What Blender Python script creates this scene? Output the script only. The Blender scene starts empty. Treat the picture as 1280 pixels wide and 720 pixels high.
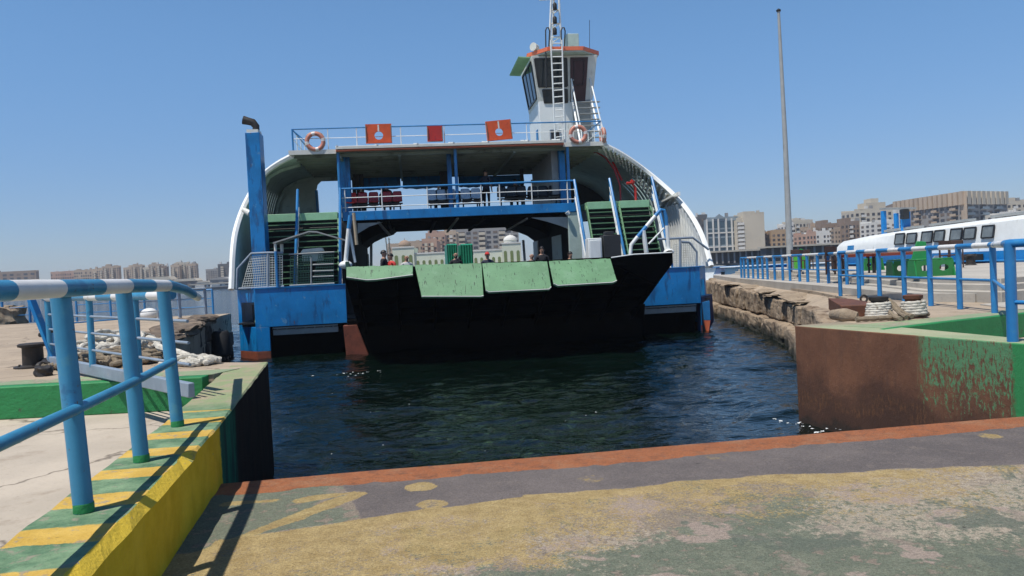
import bpy, bmesh, math, random
import numpy as np
from mathutils import Vector, Matrix
random.seed(7)
rad = math.radians
S = bpy.context.scene
COL = S.collection

# ------------------------------------------------------------------ camera solution (design helpers)
F = 1000.0; CZ = 2.75; PITCH = rad(-1.32); ROLL = rad(2.8)
CAM = np.array([0, 0, CZ])
YAW = rad(7.0); FO = np.array([-1.5, 29.5, 0.0])
FU = np.array([math.cos(YAW), math.sin(YAW), 0]); FV = np.array([-math.sin(YAW), math.cos(YAW), 0])

def ray(px, py):
    x = (px - 640) / F; y = (360 - py) / F
    c, s = math.cos(ROLL), math.sin(ROLL)
    xr = x * c + y * s; yr = -x * s + y * c
    cp, sp = math.cos(PITCH), math.sin(PITCH)
    return np.array([xr, cp - yr * sp, sp + yr * cp])

def G(px, py, z):                    # survey point on a level surface
    d = ray(px, py); t = (z - CZ) / d[2]
    return Vector((d[0] * t, d[1] * t, z))

def A(px, py, Y):                    # survey point at a distance
    d = ray(px, py); t = Y / d[1]
    return Vector((d[0] * t, Y, CZ + d[2] * t))

def LF(px, py, v):                   # survey point on a cross plane of the ferry -> (u, w)
    d = ray(px, py); t = np.dot(FO - CAM + FV * v, FV) / np.dot(d, FV)
    p = CAM + d * t - FO
    return float(np.dot(p, FU)), float(p[2])

def FW(u, v, w):                     # ferry frame -> world
    p = FO + FU * u + FV * v
    return Vector((p[0], p[1], w))

# ------------------------------------------------------------------ node helper
class NT:
    def __init__(s, nt): s.nt = nt; s.N = nt.nodes; s.L = nt.links
    def put(s, sock, v):
        if hasattr(v, 'is_output'): s.L.new(v, sock)
        elif v is not None:
            if isinstance(v, (tuple, list)) and len(v) == 3 and sock.type == 'RGBA': v = (*v, 1)
            sock.default_value = v
    def new(s, t, **k):
        n = s.N.new(t)
        for a, b in k.items(): setattr(n, a, b)
        return n
    def coord(s, rnd=True, which='Object'):
        t = s.new('ShaderNodeTexCoord').outputs[which]
        if not rnd: return t
        o = s.new('ShaderNodeObjectInfo').outputs['Random']
        m = s.vmath('ADD', t, s.vscale(s.comb(o, s.math('MULTIPLY', o, 1.7), s.math('MULTIPLY', o, 2.3)), 90.0))
        return m
    def vmath(s, op, a, b=None):
        n = s.new('ShaderNodeVectorMath', operation=op); s.put(n.inputs[0], a)
        if b is not None: s.put(n.inputs[1], b)
        return n.outputs[0]
    def vscale(s, a, f):
        n = s.new('ShaderNodeVectorMath', operation='SCALE'); s.put(n.inputs[0], a); s.put(n.inputs['Scale'], f); return n.outputs[0]
    def comb(s, x, y, z):
        n = s.new('ShaderNodeCombineXYZ')
        for i, v in enumerate((x, y, z)): s.put(n.inputs[i], v)
        return n.outputs[0]
    def sep(s, v):
        n = s.new('ShaderNodeSeparateXYZ'); s.put(n.inputs[0], v); return n.outputs
    def stretch(s, v, x, y, z): return s.vmath('MULTIPLY', v, (x, y, z))
    def math(s, op, a, b=None, c=None, clamp=False):
        n = s.new('ShaderNodeMath', operation=op, use_clamp=clamp); s.put(n.inputs[0], a)
        if b is not None: s.put(n.inputs[1], b)
        if c is not None: s.put(n.inputs[2], c)
        return n.outputs[0]
    def noise(s, vec, scale, detail=4, rough=.55, dist=0):
        n = s.new('ShaderNodeTexNoise'); s.put(n.inputs['Vector'], vec); n.inputs['Scale'].default_value = scale
        n.inputs['Detail'].default_value = detail; n.inputs['Roughness'].default_value = rough; n.inputs['Distortion'].default_value = dist
        return n.outputs['Fac']
    def voro(s, vec, scale, feature='F1', out='Distance', rnd=1):
        n = s.new('ShaderNodeTexVoronoi', feature=feature); s.put(n.inputs['Vector'], vec); n.inputs['Scale'].default_value = scale
        n.inputs['Randomness'].default_value = rnd
        return n.outputs[out]
    def step(s, f, lo, hi):
        n = s.new('ShaderNodeMapRange', interpolation_type='SMOOTHSTEP'); s.put(n.inputs['Value'], f)
        n.inputs['From Min'].default_value = lo; n.inputs['From Max'].default_value = hi
        return n.outputs[0]
    def mix(s, f, a, b, mode='MIX'):
        n = s.new('ShaderNodeMix', data_type='RGBA', blend_type=mode); s.put(n.inputs[0], f); s.put(n.inputs[6], a); s.put(n.inputs[7], b)
        return n.outputs[2]
    def attr(s, name):
        return s.new('ShaderNodeAttribute', attribute_name=name)
    def bump(s, h, strength=.3, dist=.02, normal=None):
        n = s.new('ShaderNodeBump'); s.put(n.inputs['Height'], h); n.inputs['Strength'].default_value = strength; n.inputs['Distance'].default_value = dist
        if normal is not None: s.L.new(normal, n.inputs['Normal'])
        return n.outputs[0]

def newmat(name):
    m = bpy.data.materials.new(name); m.use_nodes = True
    t = NT(m.node_tree); b = t.N['Principled BSDF']
    return m, t, b

def mul(c, f): return tuple(min(1, x * f) for x in c[:3])

def mat(name, col, rough=.5, metal=0.0, var=.14, vs=3.0, spots=(), bump=.15, bs=30.0, bd=.01, rnd=True, spec=.5):
    """paint / stone / metal: base colour with blotches, wear spots [(colour, scale, threshold, softness, (sx,sy,sz))] and fine relief"""
    m, t, b = newmat(name)
    v = t.coord(rnd)
    n1 = t.noise(v, vs, 5, .6)
    c = t.mix(t.step(n1, .25, .75), mul(col, 1 - var), mul(col, 1 + var))
    r = t.math('ADD', rough - .08, t.math('MULTIPLY', t.noise(v, vs * 3, 3), .16))
    for sp in spots:
        sc, scale, th, soft = sp[:4]
        vv = t.stretch(v, *sp[4]) if len(sp) > 4 else v
        f = t.step(t.noise(vv, scale, 6, .65), th, th + soft)
        c = t.mix(f, c, sc)
    t.put(b.inputs['Base Color'], c); t.put(b.inputs['Roughness'], r); b.inputs['Metallic'].default_value = metal
    b.inputs['Specular IOR Level'].default_value = spec
    if bump:
        t.put(b.inputs['Normal'], t.bump(t.noise(v, bs, 5, .6), bump, bd))
    return m

# ------------------------------------------------------------------ mesh builder
class MB:
    def __init__(s): s.v = []; s.f = []; s.m = []; s.cur = 0
    def add(s, vs, fs):
        o = len(s.v); s.v += [tuple(p) for p in vs]; s.f += [tuple(i + o for i in f) for f in fs]; s.m += [s.cur] * len(fs); return s
    def slot(s, i): s.cur = i; return s
    def hexa(s, p):                   # 8 points: bottom 4, top 4
        return s.add(p, [(3, 2, 1, 0), (4, 5, 6, 7), (0, 1, 5, 4), (1, 2, 6, 5), (2, 3, 7, 6), (3, 0, 4, 7)])
    def box(s, x0, x1, y0, y1, z0, z1):
        return s.hexa([(x0, y0, z0), (x1, y0, z0), (x1, y1, z0), (x0, y1, z0), (x0, y0, z1), (x1, y0, z1), (x1, y1, z1), (x0, y1, z1)])
    def cbox(s, c, d, rz=0.0, rx=0.0, ry=0.0):
        R = Matrix.Rotation(rz, 3, 'Z') @ Matrix.Rotation(ry, 3, 'Y') @ Matrix.Rotation(rx, 3, 'X'); c = Vector(c)
        x, y, z = d[0] / 2, d[1] / 2, d[2] / 2
        return s.hexa([c + R @ Vector(q) for q in ((-x, -y, -z), (x, -y, -z), (x, y, -z), (-x, y, -z), (-x, -y, z), (x, -y, z), (x, y, z), (-x, y, z))])
    def bar(s, a, b, w, h, up=(0, 0, 1)):  # rectangular bar
        a = Vector(a); b = Vector(b); d = (b - a).normalized(); up = Vector(up)
        if abs(d.dot(up)) > .97: up = Vector((0, 1, 0))
        sd = d.cross(up).normalized() * (w / 2); u = sd.cross(d).normalized() * (h / 2)
        return s.hexa([a - sd - u, a + sd - u, b + sd - u, b - sd - u, a - sd + u, a + sd + u, b + sd + u, b - sd + u])
    def tube(s, pts, r, n=10, caps=True, slots=None):
        pts = [Vector(p) for p in pts]; k = len(pts)
        rs = r if isinstance(r, (list, tuple)) else [r] * k
        vs = []; fs = []; ms = []
        pd = None; up = None
        for i, p in enumerate(pts):
            d = (pts[min(i + 1, k - 1)] - pts[max(i - 1, 0)]).normalized()
            if up is None:
                up = Vector((0, 0, 1)) if abs(d.z) < .9 else Vector((0, 1, 0))
            sd = d.cross(up).normalized(); up = sd.cross(d).normalized()
            for j in range(n):
                a = 2 * math.pi * j / n
                vs.append(p + (sd * math.cos(a) + up * math.sin(a)) * rs[i])
        for i in range(k - 1):
            for j in range(n):
                fs.append((i * n + j, i * n + (j + 1) % n, (i + 1) * n + (j + 1) % n, (i + 1) * n + j)); ms.append(slots[i] if slots else s.cur)
        if caps:
            fs.append(tuple(range(n - 1, -1, -1))); fs.append(tuple((k - 1) * n + j for j in range(n)))
            ms += [slots[0], slots[-1]] if slots else [s.cur] * 2
        o = len(s.v); s.v += [tuple(p) for p in vs]; s.f += [tuple(i + o for i in f) for f in fs]; s.m += ms
        return s
    def cyl(s, c, r, h, n=16, r2=None): c = Vector(c); return s.tube([c, c + Vector((0, 0, h))], [r, r if r2 is None else r2], n)
    def lathe(s, c, prof, n=20):       # prof [(r,z)]
        c = Vector(c); k = len(prof); vs = []; fs = []
        for r, z in prof:
            for j in range(n):
                a = 2 * math.pi * j / n; vs.append(c + Vector((r * math.cos(a), r * math.sin(a), z)))
        for i in range(k - 1):
            for j in range(n): fs.append((i * n + j, i * n + (j + 1) % n, (i + 1) * n + (j + 1) % n, (i + 1) * n + j))
        fs.append(tuple(range(n - 1, -1, -1))); fs.append(tuple((k - 1) * n + j for j in range(n)))
        return s.add(vs, fs)
    def torus(s, c, R, r, axis='y', n=28, m=10, slots=None):
        vs = []; fs = []; ms = []; c = Vector(c)
        for i in range(n):
            a = 2 * math.pi * i / n
            for j in range(m):
                b = 2 * math.pi * j / m; q = (R + r * math.cos(b)); x, y, z = q * math.cos(a), q * math.sin(a), r * math.sin(b)
                vs.append(c + Vector((x, z, y) if axis == 'y' else (z, x, y) if axis == 'x' else (x, y, z)))
        for i in range(n):
            for j in range(m):
                fs.append((i * m + j, ((i + 1) % n) * m + j, ((i + 1) % n) * m + (j + 1) % m, i * m + (j + 1) % m)); ms.append(slots(i / n) if slots else s.cur)
        o = len(s.v); s.v += [tuple(p) for p in vs]; s.f += [tuple(i + o for i in f) for f in fs]; s.m += ms; return s
    def prism(s, poly, off):          # poly: 3D points, off: extrusion vector
        k = len(poly); a = [Vector(p) for p in poly]; b = [p + Vector(off) for p in a]
        return s.add(a + b, [tuple(range(k - 1, -1, -1)), tuple(range(k, 2 * k))] + [(i, (i + 1) % k, k + (i + 1) % k, k + i) for i in range(k)])
    def sphere(s, c, r, n=12, m=8, sc=(1, 1, 1)):
        vs = []; fs = []; c = Vector(c)
        for i in range(m + 1):
            t = math.pi * i / m
            for j in range(n):
                a = 2 * math.pi * j / n; vs.append(c + Vector((r * sc[0] * math.sin(t) * math.cos(a), r * sc[1] * math.sin(t) * math.sin(a), r * sc[2] * math.cos(t))))
        for i in range(m):
            for j in range(n): fs.append((i * n + j, (i + 1) * n + j, (i + 1) * n + (j + 1) % n, i * n + (j + 1) % n))
        return s.add(vs, fs)
    def build(s, name, mats, parent=None, loc=None, bevel=0.0, smooth=True, fix=True):
        me = bpy.data.meshes.new(name); me.from_pydata(s.v, [], s.f)
        mats = mats if isinstance(mats, (list, tuple)) else [mats]
        for m in mats: me.materials.append(m)
        if len(mats) > 1: me.polygons.foreach_set('material_index', s.m)
        if fix:
            bm = bmesh.new(); bm.from_mesh(me); bmesh.ops.recalc_face_normals(bm, faces=bm.faces); bm.to_mesh(me); bm.free()
        if smooth:
            me.polygons.foreach_set('use_smooth', [True] * len(me.polygons)); me.set_sharp_from_angle(angle=rad(38))
        me.update()
        o = bpy.data.objects.new(name, me); COL.objects.link(o)
        if parent is not None: o.parent = parent
        if loc is not None: o.location = loc
        if bevel:
            b = o.modifiers.new('bevel', 'BEVEL'); b.width = bevel; b.segments = 2; b.limit_method = 'ANGLE'; b.angle_limit = rad(40)
        return o

def tag(o, label=None, cat=None, group=None, kind=None):
    if label: o['label'] = label
    if cat: o['category'] = cat
    if group: o['group'] = group
    if kind: o['kind'] = kind
    return o

def empty(name, loc, rz=0.0, label=None, cat=None, group=None):
    o = bpy.data.objects.new(name, None); COL.objects.link(o); o.location = loc; o.rotation_euler = (0, 0, rz); o.empty_display_size = .2
    return tag(o, label, cat, group)

def copy_tree(o, parent=None):
    c = o.copy(); COL.objects.link(c); c.parent = parent
    for ch in [x for x in o.children]: copy_tree(ch, c)
    return c

def lerp(a, b, t): return a + (b - a) * t

def dup_mesh(src, parent, loc, rz=0.0):
    c = src.copy(); COL.objects.link(c); c.parent = parent; c.location = loc; c.rotation_euler = (0, 0, rz); return c
# ------------------------------------------------------------------ camera, sun, sky
cd = bpy.data.cameras.new('camera'); cam = bpy.data.objects.new('camera', cd); COL.objects.link(cam); S.camera = cam
cd.sensor_width = 36; cd.lens = 36 * F / 1280; cd.clip_end = 6000; cd.clip_start = .05
cp, sp = math.cos(PITCH), math.sin(PITCH); cr, sr = math.cos(ROLL), math.sin(ROLL)
def unpitch(x, f, z): return Vector((x, f * cp - z * sp, f * sp + z * cp))
right = unpitch(cr, 0, -sr); up = unpitch(sr, 0, cr); fwd = unpitch(0, 1, 0)
mm = Matrix((right, up, -fwd)).transposed().to_4x4(); mm.translation = Vector(CAM); cam.matrix_world = mm

SUN_EL = rad(67); SUN_H = Vector((-.74, -.67, 0)).normalized()
tosun = Vector((SUN_H.x * math.cos(SUN_EL), SUN_H.y * math.cos(SUN_EL), math.sin(SUN_EL)))
sd = bpy.data.lights.new('sun', 'SUN'); sd.energy = 5.0; sd.angle = rad(.53); sd.color = (1, .955, .89)
so = bpy.data.objects.new('sun', sd); COL.objects.link(so); so.rotation_euler = tosun.to_track_quat('Z', 'Y').to_euler(); so.location = (0, 0, 60)
w = bpy.data.worlds.new('World'); S.world = w; w.use_nodes = True
wt = NT(w.node_tree); bg = wt.N['Background']
sk = wt.new('ShaderNodeTexSky', sky_type='NISHITA'); sk.sun_disc = False; sk.sun_elevation = SUN_EL
sk.sun_rotation = math.atan2(SUN_H.x, SUN_H.y) % (2 * math.pi); sk.air_density = 1.0; sk.dust_density = 0; sk.ozone_density = 1.0; sk.altitude = 0
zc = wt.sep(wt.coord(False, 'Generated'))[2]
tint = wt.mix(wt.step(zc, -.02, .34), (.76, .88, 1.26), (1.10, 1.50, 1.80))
tint = wt.mix(wt.step(zc, .55, .95), tint, (.36, .47, .62))  # overhead sky, out of view, dimmed to cut fill light
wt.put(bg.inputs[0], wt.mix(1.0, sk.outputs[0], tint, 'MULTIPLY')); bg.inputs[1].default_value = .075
S.view_settings.view_transform = 'Standard'; S.view_settings.look = 'None'; S.view_settings.exposure = 0; S.view_settings.gamma = 1
S.render.engine = 'CYCLES'
try:
    S.cycles.use_denoising = True; S.cycles.max_bounces = 8; S.cycles.use_adaptive_sampling = True; S.cycles.adaptive_threshold = .02
except Exception: pass

# ------------------------------------------------------------------ shared materials
RUST = (.11, .035, .012)
M = {}
M['blue_rail'] = mat('blue_rail_paint', (.024, .185, .43), .38, var=.16, vs=2.5, spots=[((.05, .23, .42), 5, .60, .1), ((.13, .07, .045), 13, .665, .03)], bump=.1, bs=60)
M['blue_royal'] = mat('royal_blue_paint', (.003, .17, .44), .40, var=.2, vs=1.1, spots=[((.015, .23, .48), 2.2, .56, .14, (1, 1, .3)), ((.004, .085, .24), 1.6, .54, .10, (1.6, 1, .35)), ((.10, .25, .42), 3.2, .63, .05, (1.2, 1, .8)), ((.11, .055, .035), 8, .645, .05, (1.8, 1, .28))], bump=.08, bs=40)
M['blue_teal'] = mat('teal_blue_rail_paint', (.036, .215, .37), .4, var=.16, vs=2.5, spots=[((.07, .26, .37), 5, .58, .12), ((.10, .065, .045), 13, .655, .03), ((.03, .16, .30), 3, .60, .06)], bump=.12, bs=60)
M['white_rail'] = mat('white_rail_paint', (.70, .69, .66), .42, var=.07, spots=[((.42, .38, .32), 7, .60, .14), (RUST, 20, .73, .05)], bump=.1, bs=60)
M['white'] = mat('white_paint', (.72, .74, .72), .42, var=.05, spots=[((.50, .50, .45), 2.6, .58, .15, (1, 1, .35)), ((.34, .19, .09), 9, .72, .06, (1, 1, .4))], bump=.06)
M['shell_white'] = mat('shell_white_paint', (.80, .81, .78), .42, var=.04, spots=[((.55, .52, .45), 2.2, .66, .1, (1, 1, .25)), ((.40, .25, .12), 7, .74, .04, (1, 1, .3))], bump=.05)
M['mint_grey'] = mat('pale_mint_grey_paint', (.50, .62, .54), .5, var=.1, spots=[((.30, .36, .32), 1.6, .58, .14)], bump=.08)
M['offwhite'] = mat('cream_white_paint', (.62, .62, .56), .5, var=.08, spots=[((.40, .38, .31), 2.4, .57, .15, (1, 1, .35)), ((.30, .17, .08), 9, .72, .06)], bump=.08)
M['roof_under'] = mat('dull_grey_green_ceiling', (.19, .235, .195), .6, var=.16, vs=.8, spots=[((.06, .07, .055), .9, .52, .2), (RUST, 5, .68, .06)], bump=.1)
M['grey_green'] = mat('pale_grey_green_paint', (.40, .49, .44), .5, var=.1, spots=[((.22, .27, .24), 2.0, .56, .14)], bump=.08)
M['grey'] = mat('weathered_grey_paint', (.30, .31, .30), .5, var=.12, spots=[(RUST, 11, .70, .06)], bump=.1)
M['greyblue'] = mat('grey_blue_steel', (.22, .27, .33), .45, var=.14, spots=[((.35, .33, .3), 6, .62, .1), (RUST, 12, .70, .06)], bump=.12)
M['mint_bright'] = mat('light_mint_stair_paint', (.28, .52, .31), .5, var=.1, spots=[((.1, .09, .05), 12, .68, .05)])
M['mint'] = mat('mint_green_paint', (.112, .245, .122), .6, var=.14, vs=1.6, spots=[((.155, .29, .17), 3, .54, .16), ((.035, .075, .04), 5, .60, .03, (3.4, 1, .5)), ((.06, .05, .03), 14, .66, .04, (1.5, 1, .6))], bump=.12, bs=40)
M['green_step'] = mat('green_stair_paint', (.03, .09, .05), .5, var=.15, spots=[((.09, .08, .05), 8, .64, .08)])
M['darkgreen'] = mat('dark_green_paint', (.02, .07, .05), .55, var=.15)
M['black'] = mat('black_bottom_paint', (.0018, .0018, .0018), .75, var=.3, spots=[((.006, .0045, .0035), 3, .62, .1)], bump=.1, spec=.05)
M['dark'] = mat('dark_grey_paint', (.02, .021, .022), .5, var=.25)
M['boot'] = mat('red_brown_boot_paint', (.17, .045, .022), .6, var=.25, vs=4, spots=[((.05, .02, .012), 5, .58, .12)], bump=.2)
M['rust'] = mat('rusted_steel', (.115, .042, .02), .75, var=.35, vs=5, spots=[((.05, .022, .014), 4, .56, .15), ((.2, .08, .03), 14, .64, .1)], bump=.35, bs=50)
M['iron'] = mat('tarry_iron', (.022, .018, .015), .6, var=.4, spots=[((.09, .05, .03), 9, .6, .12)], bump=.25)
M['orange'] = mat('orange_float_paint', (.62, .085, .018), .5, var=.12, spots=[((.42, .05, .015), 4, .56, .15)])
M['orange_trim'] = mat('orange_trim_paint', (.72, .17, .075), .45, var=.1, spots=[((.45, .12, .06), 8, .62, .1)])
M['red'] = mat('red_paint', (.42, .022, .015), .45, var=.12)
M['glass'] = mat('dark_window_glass', (.018, .026, .032), .07, var=.1, bump=0)
M['darkframe'] = mat('black_window_frame', (.015, .014, .014), .4, var=.2)
M['rope'] = mat('pale_rope', (.52, .49, .42), .9, var=.22, vs=9, spots=[((.2, .16, .12), 10, .55, .15)], bump=.5, bs=90, bd=.02)
M['rope_old'] = mat('old_brown_rope', (.22, .175, .12), .95, var=.25, vs=9, spots=[((.07, .05, .035), 10, .57, .12)], bump=.5, bs=90, bd=.02)
M['rubber'] = mat('black_rubber', (.012, .012, .013), .7, var=.2)
M['plastic_green'] = mat('green_plastic', (.02, .21, .05), .35, var=.08, bump=0)
M['plastic_green_shaded'] = mat('shaded_green_plastic', (.008, .075, .022), .4, var=.1, bump=0)  # same green plastic, darkened to paint the left bench in shade
M['lime'] = mat('lime_green_plastic', (.10, .50, .05), .4, var=.1, bump=0)
M['teal_tarp'] = mat('teal_green_tarp', (.012, .24, .145), .5, var=.14, vs=2, bump=.3, bs=5, bd=.05)
M['tabletop'] = mat('orange_red_tabletop', (.42, .075, .03), .5, var=.12)
M['brown'] = mat('dark_brown_wood', (.06, .03, .02), .5, var=.2)
M['tan'] = mat('bleached_wood', (.36, .29, .2), .7, var=.15)
M['sunlit_red_seat'] = mat('sunlit_red_seat_plastic', (.75, .03, .02), .35, var=.08, bump=0)  # seat red lifted so the first seat looks sunlit
M['shaded_red_seat'] = mat('shaded_red_seat_plastic', (.36, .018, .02), .4, var=.1, bump=0)  # seat red darkened to paint in shade; also colours fire pipe and strap
M['pale_seat'] = mat('pale_grey_seat_plastic', (.42, .52, .62), .4, var=.06, bump=0)
M['black_seat'] = mat('black_seat_plastic', (.008, .009, .012), .45, var=.1, bump=0)
M['pole_grey'] = mat('galvanised_pole', (.34, .35, .34), .5, var=.1, spots=[((.22, .2, .17), 4, .6, .12, (1, 1, .15))])

# ------------------------------------------------------------------ water
m, t, b = newmat('harbour_water')
v = t.coord(False)
h = t.math('ADD', t.math('MULTIPLY', t.noise(t.stretch(v, 1, 1.5, 1), 2.6, 3, .55, .4), .5), t.math('MULTIPLY', t.noise(t.stretch(v, 1, 1.7, 1), 8, 3, .55), .12))
h = t.math('ADD', h, t.math('MULTIPLY', t.noise(t.stretch(v, 1, 1.4, 1), .5, 2, .5, .6), .9))
t.put(b.inputs['Normal'], t.bump(h, 1.0, .085))
t.put(b.inputs['Base Color'], t.mix(t.step(t.noise(v, .25, 3), .35, .65), (.0012, .0042, .0028), (.0020, .0066, .0052)))
b.inputs['Roughness'].default_value = .05; b.inputs['IOR'].default_value = 1.33
M['water'] = m
def vnoise(X, Y, s, seed):
    r = np.random.default_rng(seed); g = r.random((97, 97)); u = (X * s) % 96; v_ = (Y * s) % 96
    i = np.minimum(u.astype(int), 95); j = np.minimum(v_.astype(int), 95); a = u - i; c = v_ - j; a = a * a * (3 - 2 * a); c = c * c * (3 - 2 * c)
    return g[i, j] * (1 - a) * (1 - c) + g[i + 1, j] * a * (1 - c) + g[i, j + 1] * (1 - a) * c + g[i + 1, j + 1] * a * c
def fbm(X, Y, s, seed): return (vnoise(X, Y, s, seed) * .5 + vnoise(X, Y, s * 2.1, seed + 1) * .28 + vnoise(X, Y, s * 4.3, seed + 2) * .15 + vnoise(X, Y, s * 9, seed + 3) * .07)
def grid_mesh(XX, YY, ZZ):
    ny, nx = XX.shape
    verts = np.stack([XX, YY, ZZ], -1).reshape(-1, 3)
    ii = (np.arange(ny - 1)[:, None] * nx + np.arange(nx - 1)[None]).ravel()
    quads = np.stack([ii, ii + 1, ii + nx + 1, ii + nx], -1); nq = len(quads)
    me = bpy.data.meshes.new('grid'); me.vertices.add(len(verts)); me.vertices.foreach_set('co', verts.ravel().astype(np.float32))
    me.loops.add(nq * 4); me.loops.foreach_set('vertex_index', quads.ravel().astype(np.int32))
    me.polygons.add(nq); me.polygons.foreach_set('loop_start', np.arange(0, nq * 4, 4, dtype=np.int32)); me.polygons.foreach_set('loop_total', np.full(nq, 4, np.int32))
    me.polygons.foreach_set('use_smooth', np.ones(nq, bool)); me.update(calc_edges=True)
    return me
def axis(lo, hi, d0, outer, g):
    core = list(np.arange(lo, hi, d0)); a = []; q = hi; d = d0
    while q < outer: a.append(q); d *= g; q += d
    a.append(outer); return core, a
cx, ax_ = axis(-16, 16, .10, 2500, 1.22); neg = [-q for q in ax_[::-1]]
cy, ay_ = axis(5, 42, .085, 3500, 1.12)
wx = np.array(neg + cx + ax_); wy = np.array([-60.] + cy + ay_)
XX, YY = np.meshgrid(wx, wy)
fade = np.clip(1.25 - np.hypot(np.maximum(0, np.abs(XX) - 16), np.maximum(0, YY - 42)) / 12, 0, 1)
warp = (fbm(XX, YY, .35, 7) - .5) * 2.0; warp2 = (fbm(XX, YY, .3, 17) - .5) * 2.0
ZZ = np.zeros_like(XX); rw = np.random.default_rng(12)
for k in range(16):
    lam = 3.2 * (.82 ** k); ang = rw.normal(1.9, .75); kx_, ky_ = math.cos(ang) * 2 * math.pi / lam, math.sin(ang) * 2 * math.pi / lam
    amp = .0112 * (lam / 2.0) ** .85
    p_ = XX * kx_ + YY * ky_ + rw.uniform(0, 6.28) + (warp * kx_ + warp2 * ky_) * .6
    mod = .45 + 1.1 * vnoise(XX + k * 3.1, YY + k * 1.7, .45, 100 + k)
    ZZ += amp * mod * (np.exp(np.sin(p_)) - 1.27)
ZZ = ZZ * fade * .9 + (fbm(XX, YY, 1.3, 55) - .5) * .09 * fade
me = grid_mesh(XX, YY, ZZ); me.name = 'water'; me.materials.append(m)
o = bpy.data.objects.new('water', me); COL.objects.link(o)
tag(o, kind='structure', label='dark choppy harbour water between the quays and out to the far shore')

# ------------------------------------------------------------------ ground pieces of the quay
def slab(name, poly, z0, z1, mt, label=None, bevel=0):
    o = MB().prism([(p[0], p[1], z0) for p in poly], (0, 0, z1 - z0)).build(name, mt, bevel=bevel)
    return tag(o, kind='structure', label=label)

def concrete(name, col, dark, scale=1.0, crack=True, joint=None):
    m, t, b = newmat(name); v = t.coord(False)
    c = t.mix(t.step(t.noise(v, .7 * scale, 6, .6), .3, .7), mul(col, .86), mul(col, 1.1))
    c = t.mix(t.math('MULTIPLY', t.step(t.noise(v, 2.3, 6, .7), .54, .7), .5), c, dark)
    c = t.mix(t.math('MULTIPLY', t.step(t.noise(v, 25, 3, .7), .58, .72), .45), c, mul(dark, .8))
    if crack:
        d = t.voro(t.vmath('ADD', v, t.vscale(t.comb(t.noise(v, 1.1, 4), t.noise(v, 1.3, 4), 0), 1.2)), .42, 'DISTANCE_TO_EDGE')
        c = t.mix(t.math('MULTIPLY', t.step(d, .012, .0), .75), c, mul(dark, .35))
    h = t.math('ADD', t.noise(v, 18, 5, .65), t.math('MULTIPLY', t.noise(v, 1.5, 3), 1.5))
    t.put(b.inputs['Normal'], t.bump(h, .35, .012)); t.put(b.inputs['Base Color'], c); b.inputs['Roughness'].default_value = .85
    return m
M['conc_left'] = concrete('worn_beige_concrete', (.45, .385, .305), (.25, .19, .135))
M['conc_quay'] = concrete('dusty_quay_concrete', (.36, .285, .205), (.17, .12, .08))
M['conc_light'] = concrete('pale_terrace_concrete', (.40, .37, .32), (.26, .23, .2), crack=False)

KE = [(-1.25, .3), (-1.81, 3.22), (-2.45, 6.55), (-3.55, 11.48)]       # water-side edge of the left kerb wall
def kx(y): return float(np.interp(y, [p[1] for p in KE], [p[0] for p in KE]))
slab('pavement', [(-60, -12), (-1.9, -12), (-1.55, 0), (kx(3.2) - .3, 3.2), (kx(10.15) - .3, 10.15), (-60, 10.0)], -1.5, 1.2, M['conc_left'], 'worn beige concrete pavement behind the striped kerb')
slab('quay', [(-3.85, 10.16), (-3.6, 11.40), (-5.6, 12.2), (-6.45, 14.2), (-10.3, 27.4), (-10.8, 30.6), (-75, 28.6), (-75, 10.01)], -1.5, 1.6, M['conc_quay'], 'dusty concrete quay on the left with sea beyond')

# green painted end face of the low pavement (its own low wall)
def peeling(name, paint, under, th=.62, sc=5.0, var=.12, streak=False):
    m, t, b = newmat(name); v = t.coord(False)
    c = t.mix(t.step(t.noise(v, 2.2, 5), .3, .7), mul(paint, 1 - var), mul(paint, 1 + var))
    n = t.noise(t.stretch(v, 1, 1, .5) if streak else v, sc, 7, .7)
    f = t.step(n, th, th + .03); c = t.mix(f, c, under)
    c = t.mix(t.math('MULTIPLY', t.step(t.noise(v, 30, 3), .6, .7), .4), c, mul(paint, .5))
    h = t.math('SUBTRACT', t.math('MULTIPLY', t.noise(v, 14, 6, .65), .8), t.math('MULTIPLY', f, .5))
    t.put(b.inputs['Normal'], t.bump(h, .6, .03)); t.put(b.inputs['Base Color'], c); b.inputs['Roughness'].default_value = .6
    return m
M['green_wall'] = peeling('peeling_green_wall_paint', (.018, .20, .055), (.05, .12, .05), .64)
M['pale_green'] = peeling('faded_green_concrete', (.25, .31, .17), (.34, .28, .2), .55, 3)
o = MB().prism([(-9.5, 9.8, 1.2), (-3.9, 9.92, 1.2), (-3.9, 10.14, 1.2), (-9.5, 10.0, 1.2)], (0, 0, .405)).build('low_wall', M['green_wall'], bevel=.015)
tag(o, 'low peeling dark green wall at the far end of the beige pavement on the left', 'wall')
o = MB().prism([(-9.5, 10.002, 1.603), (-3.86, 10.145, 1.603), (-3.7, 10.7, 1.603), (-9.5, 10.35, 1.603)], (0, 0, .004)).build('paint_strip', M['pale_green']); tag(o, kind='structure', label='faded pale green paint along the quay edge')

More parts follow.
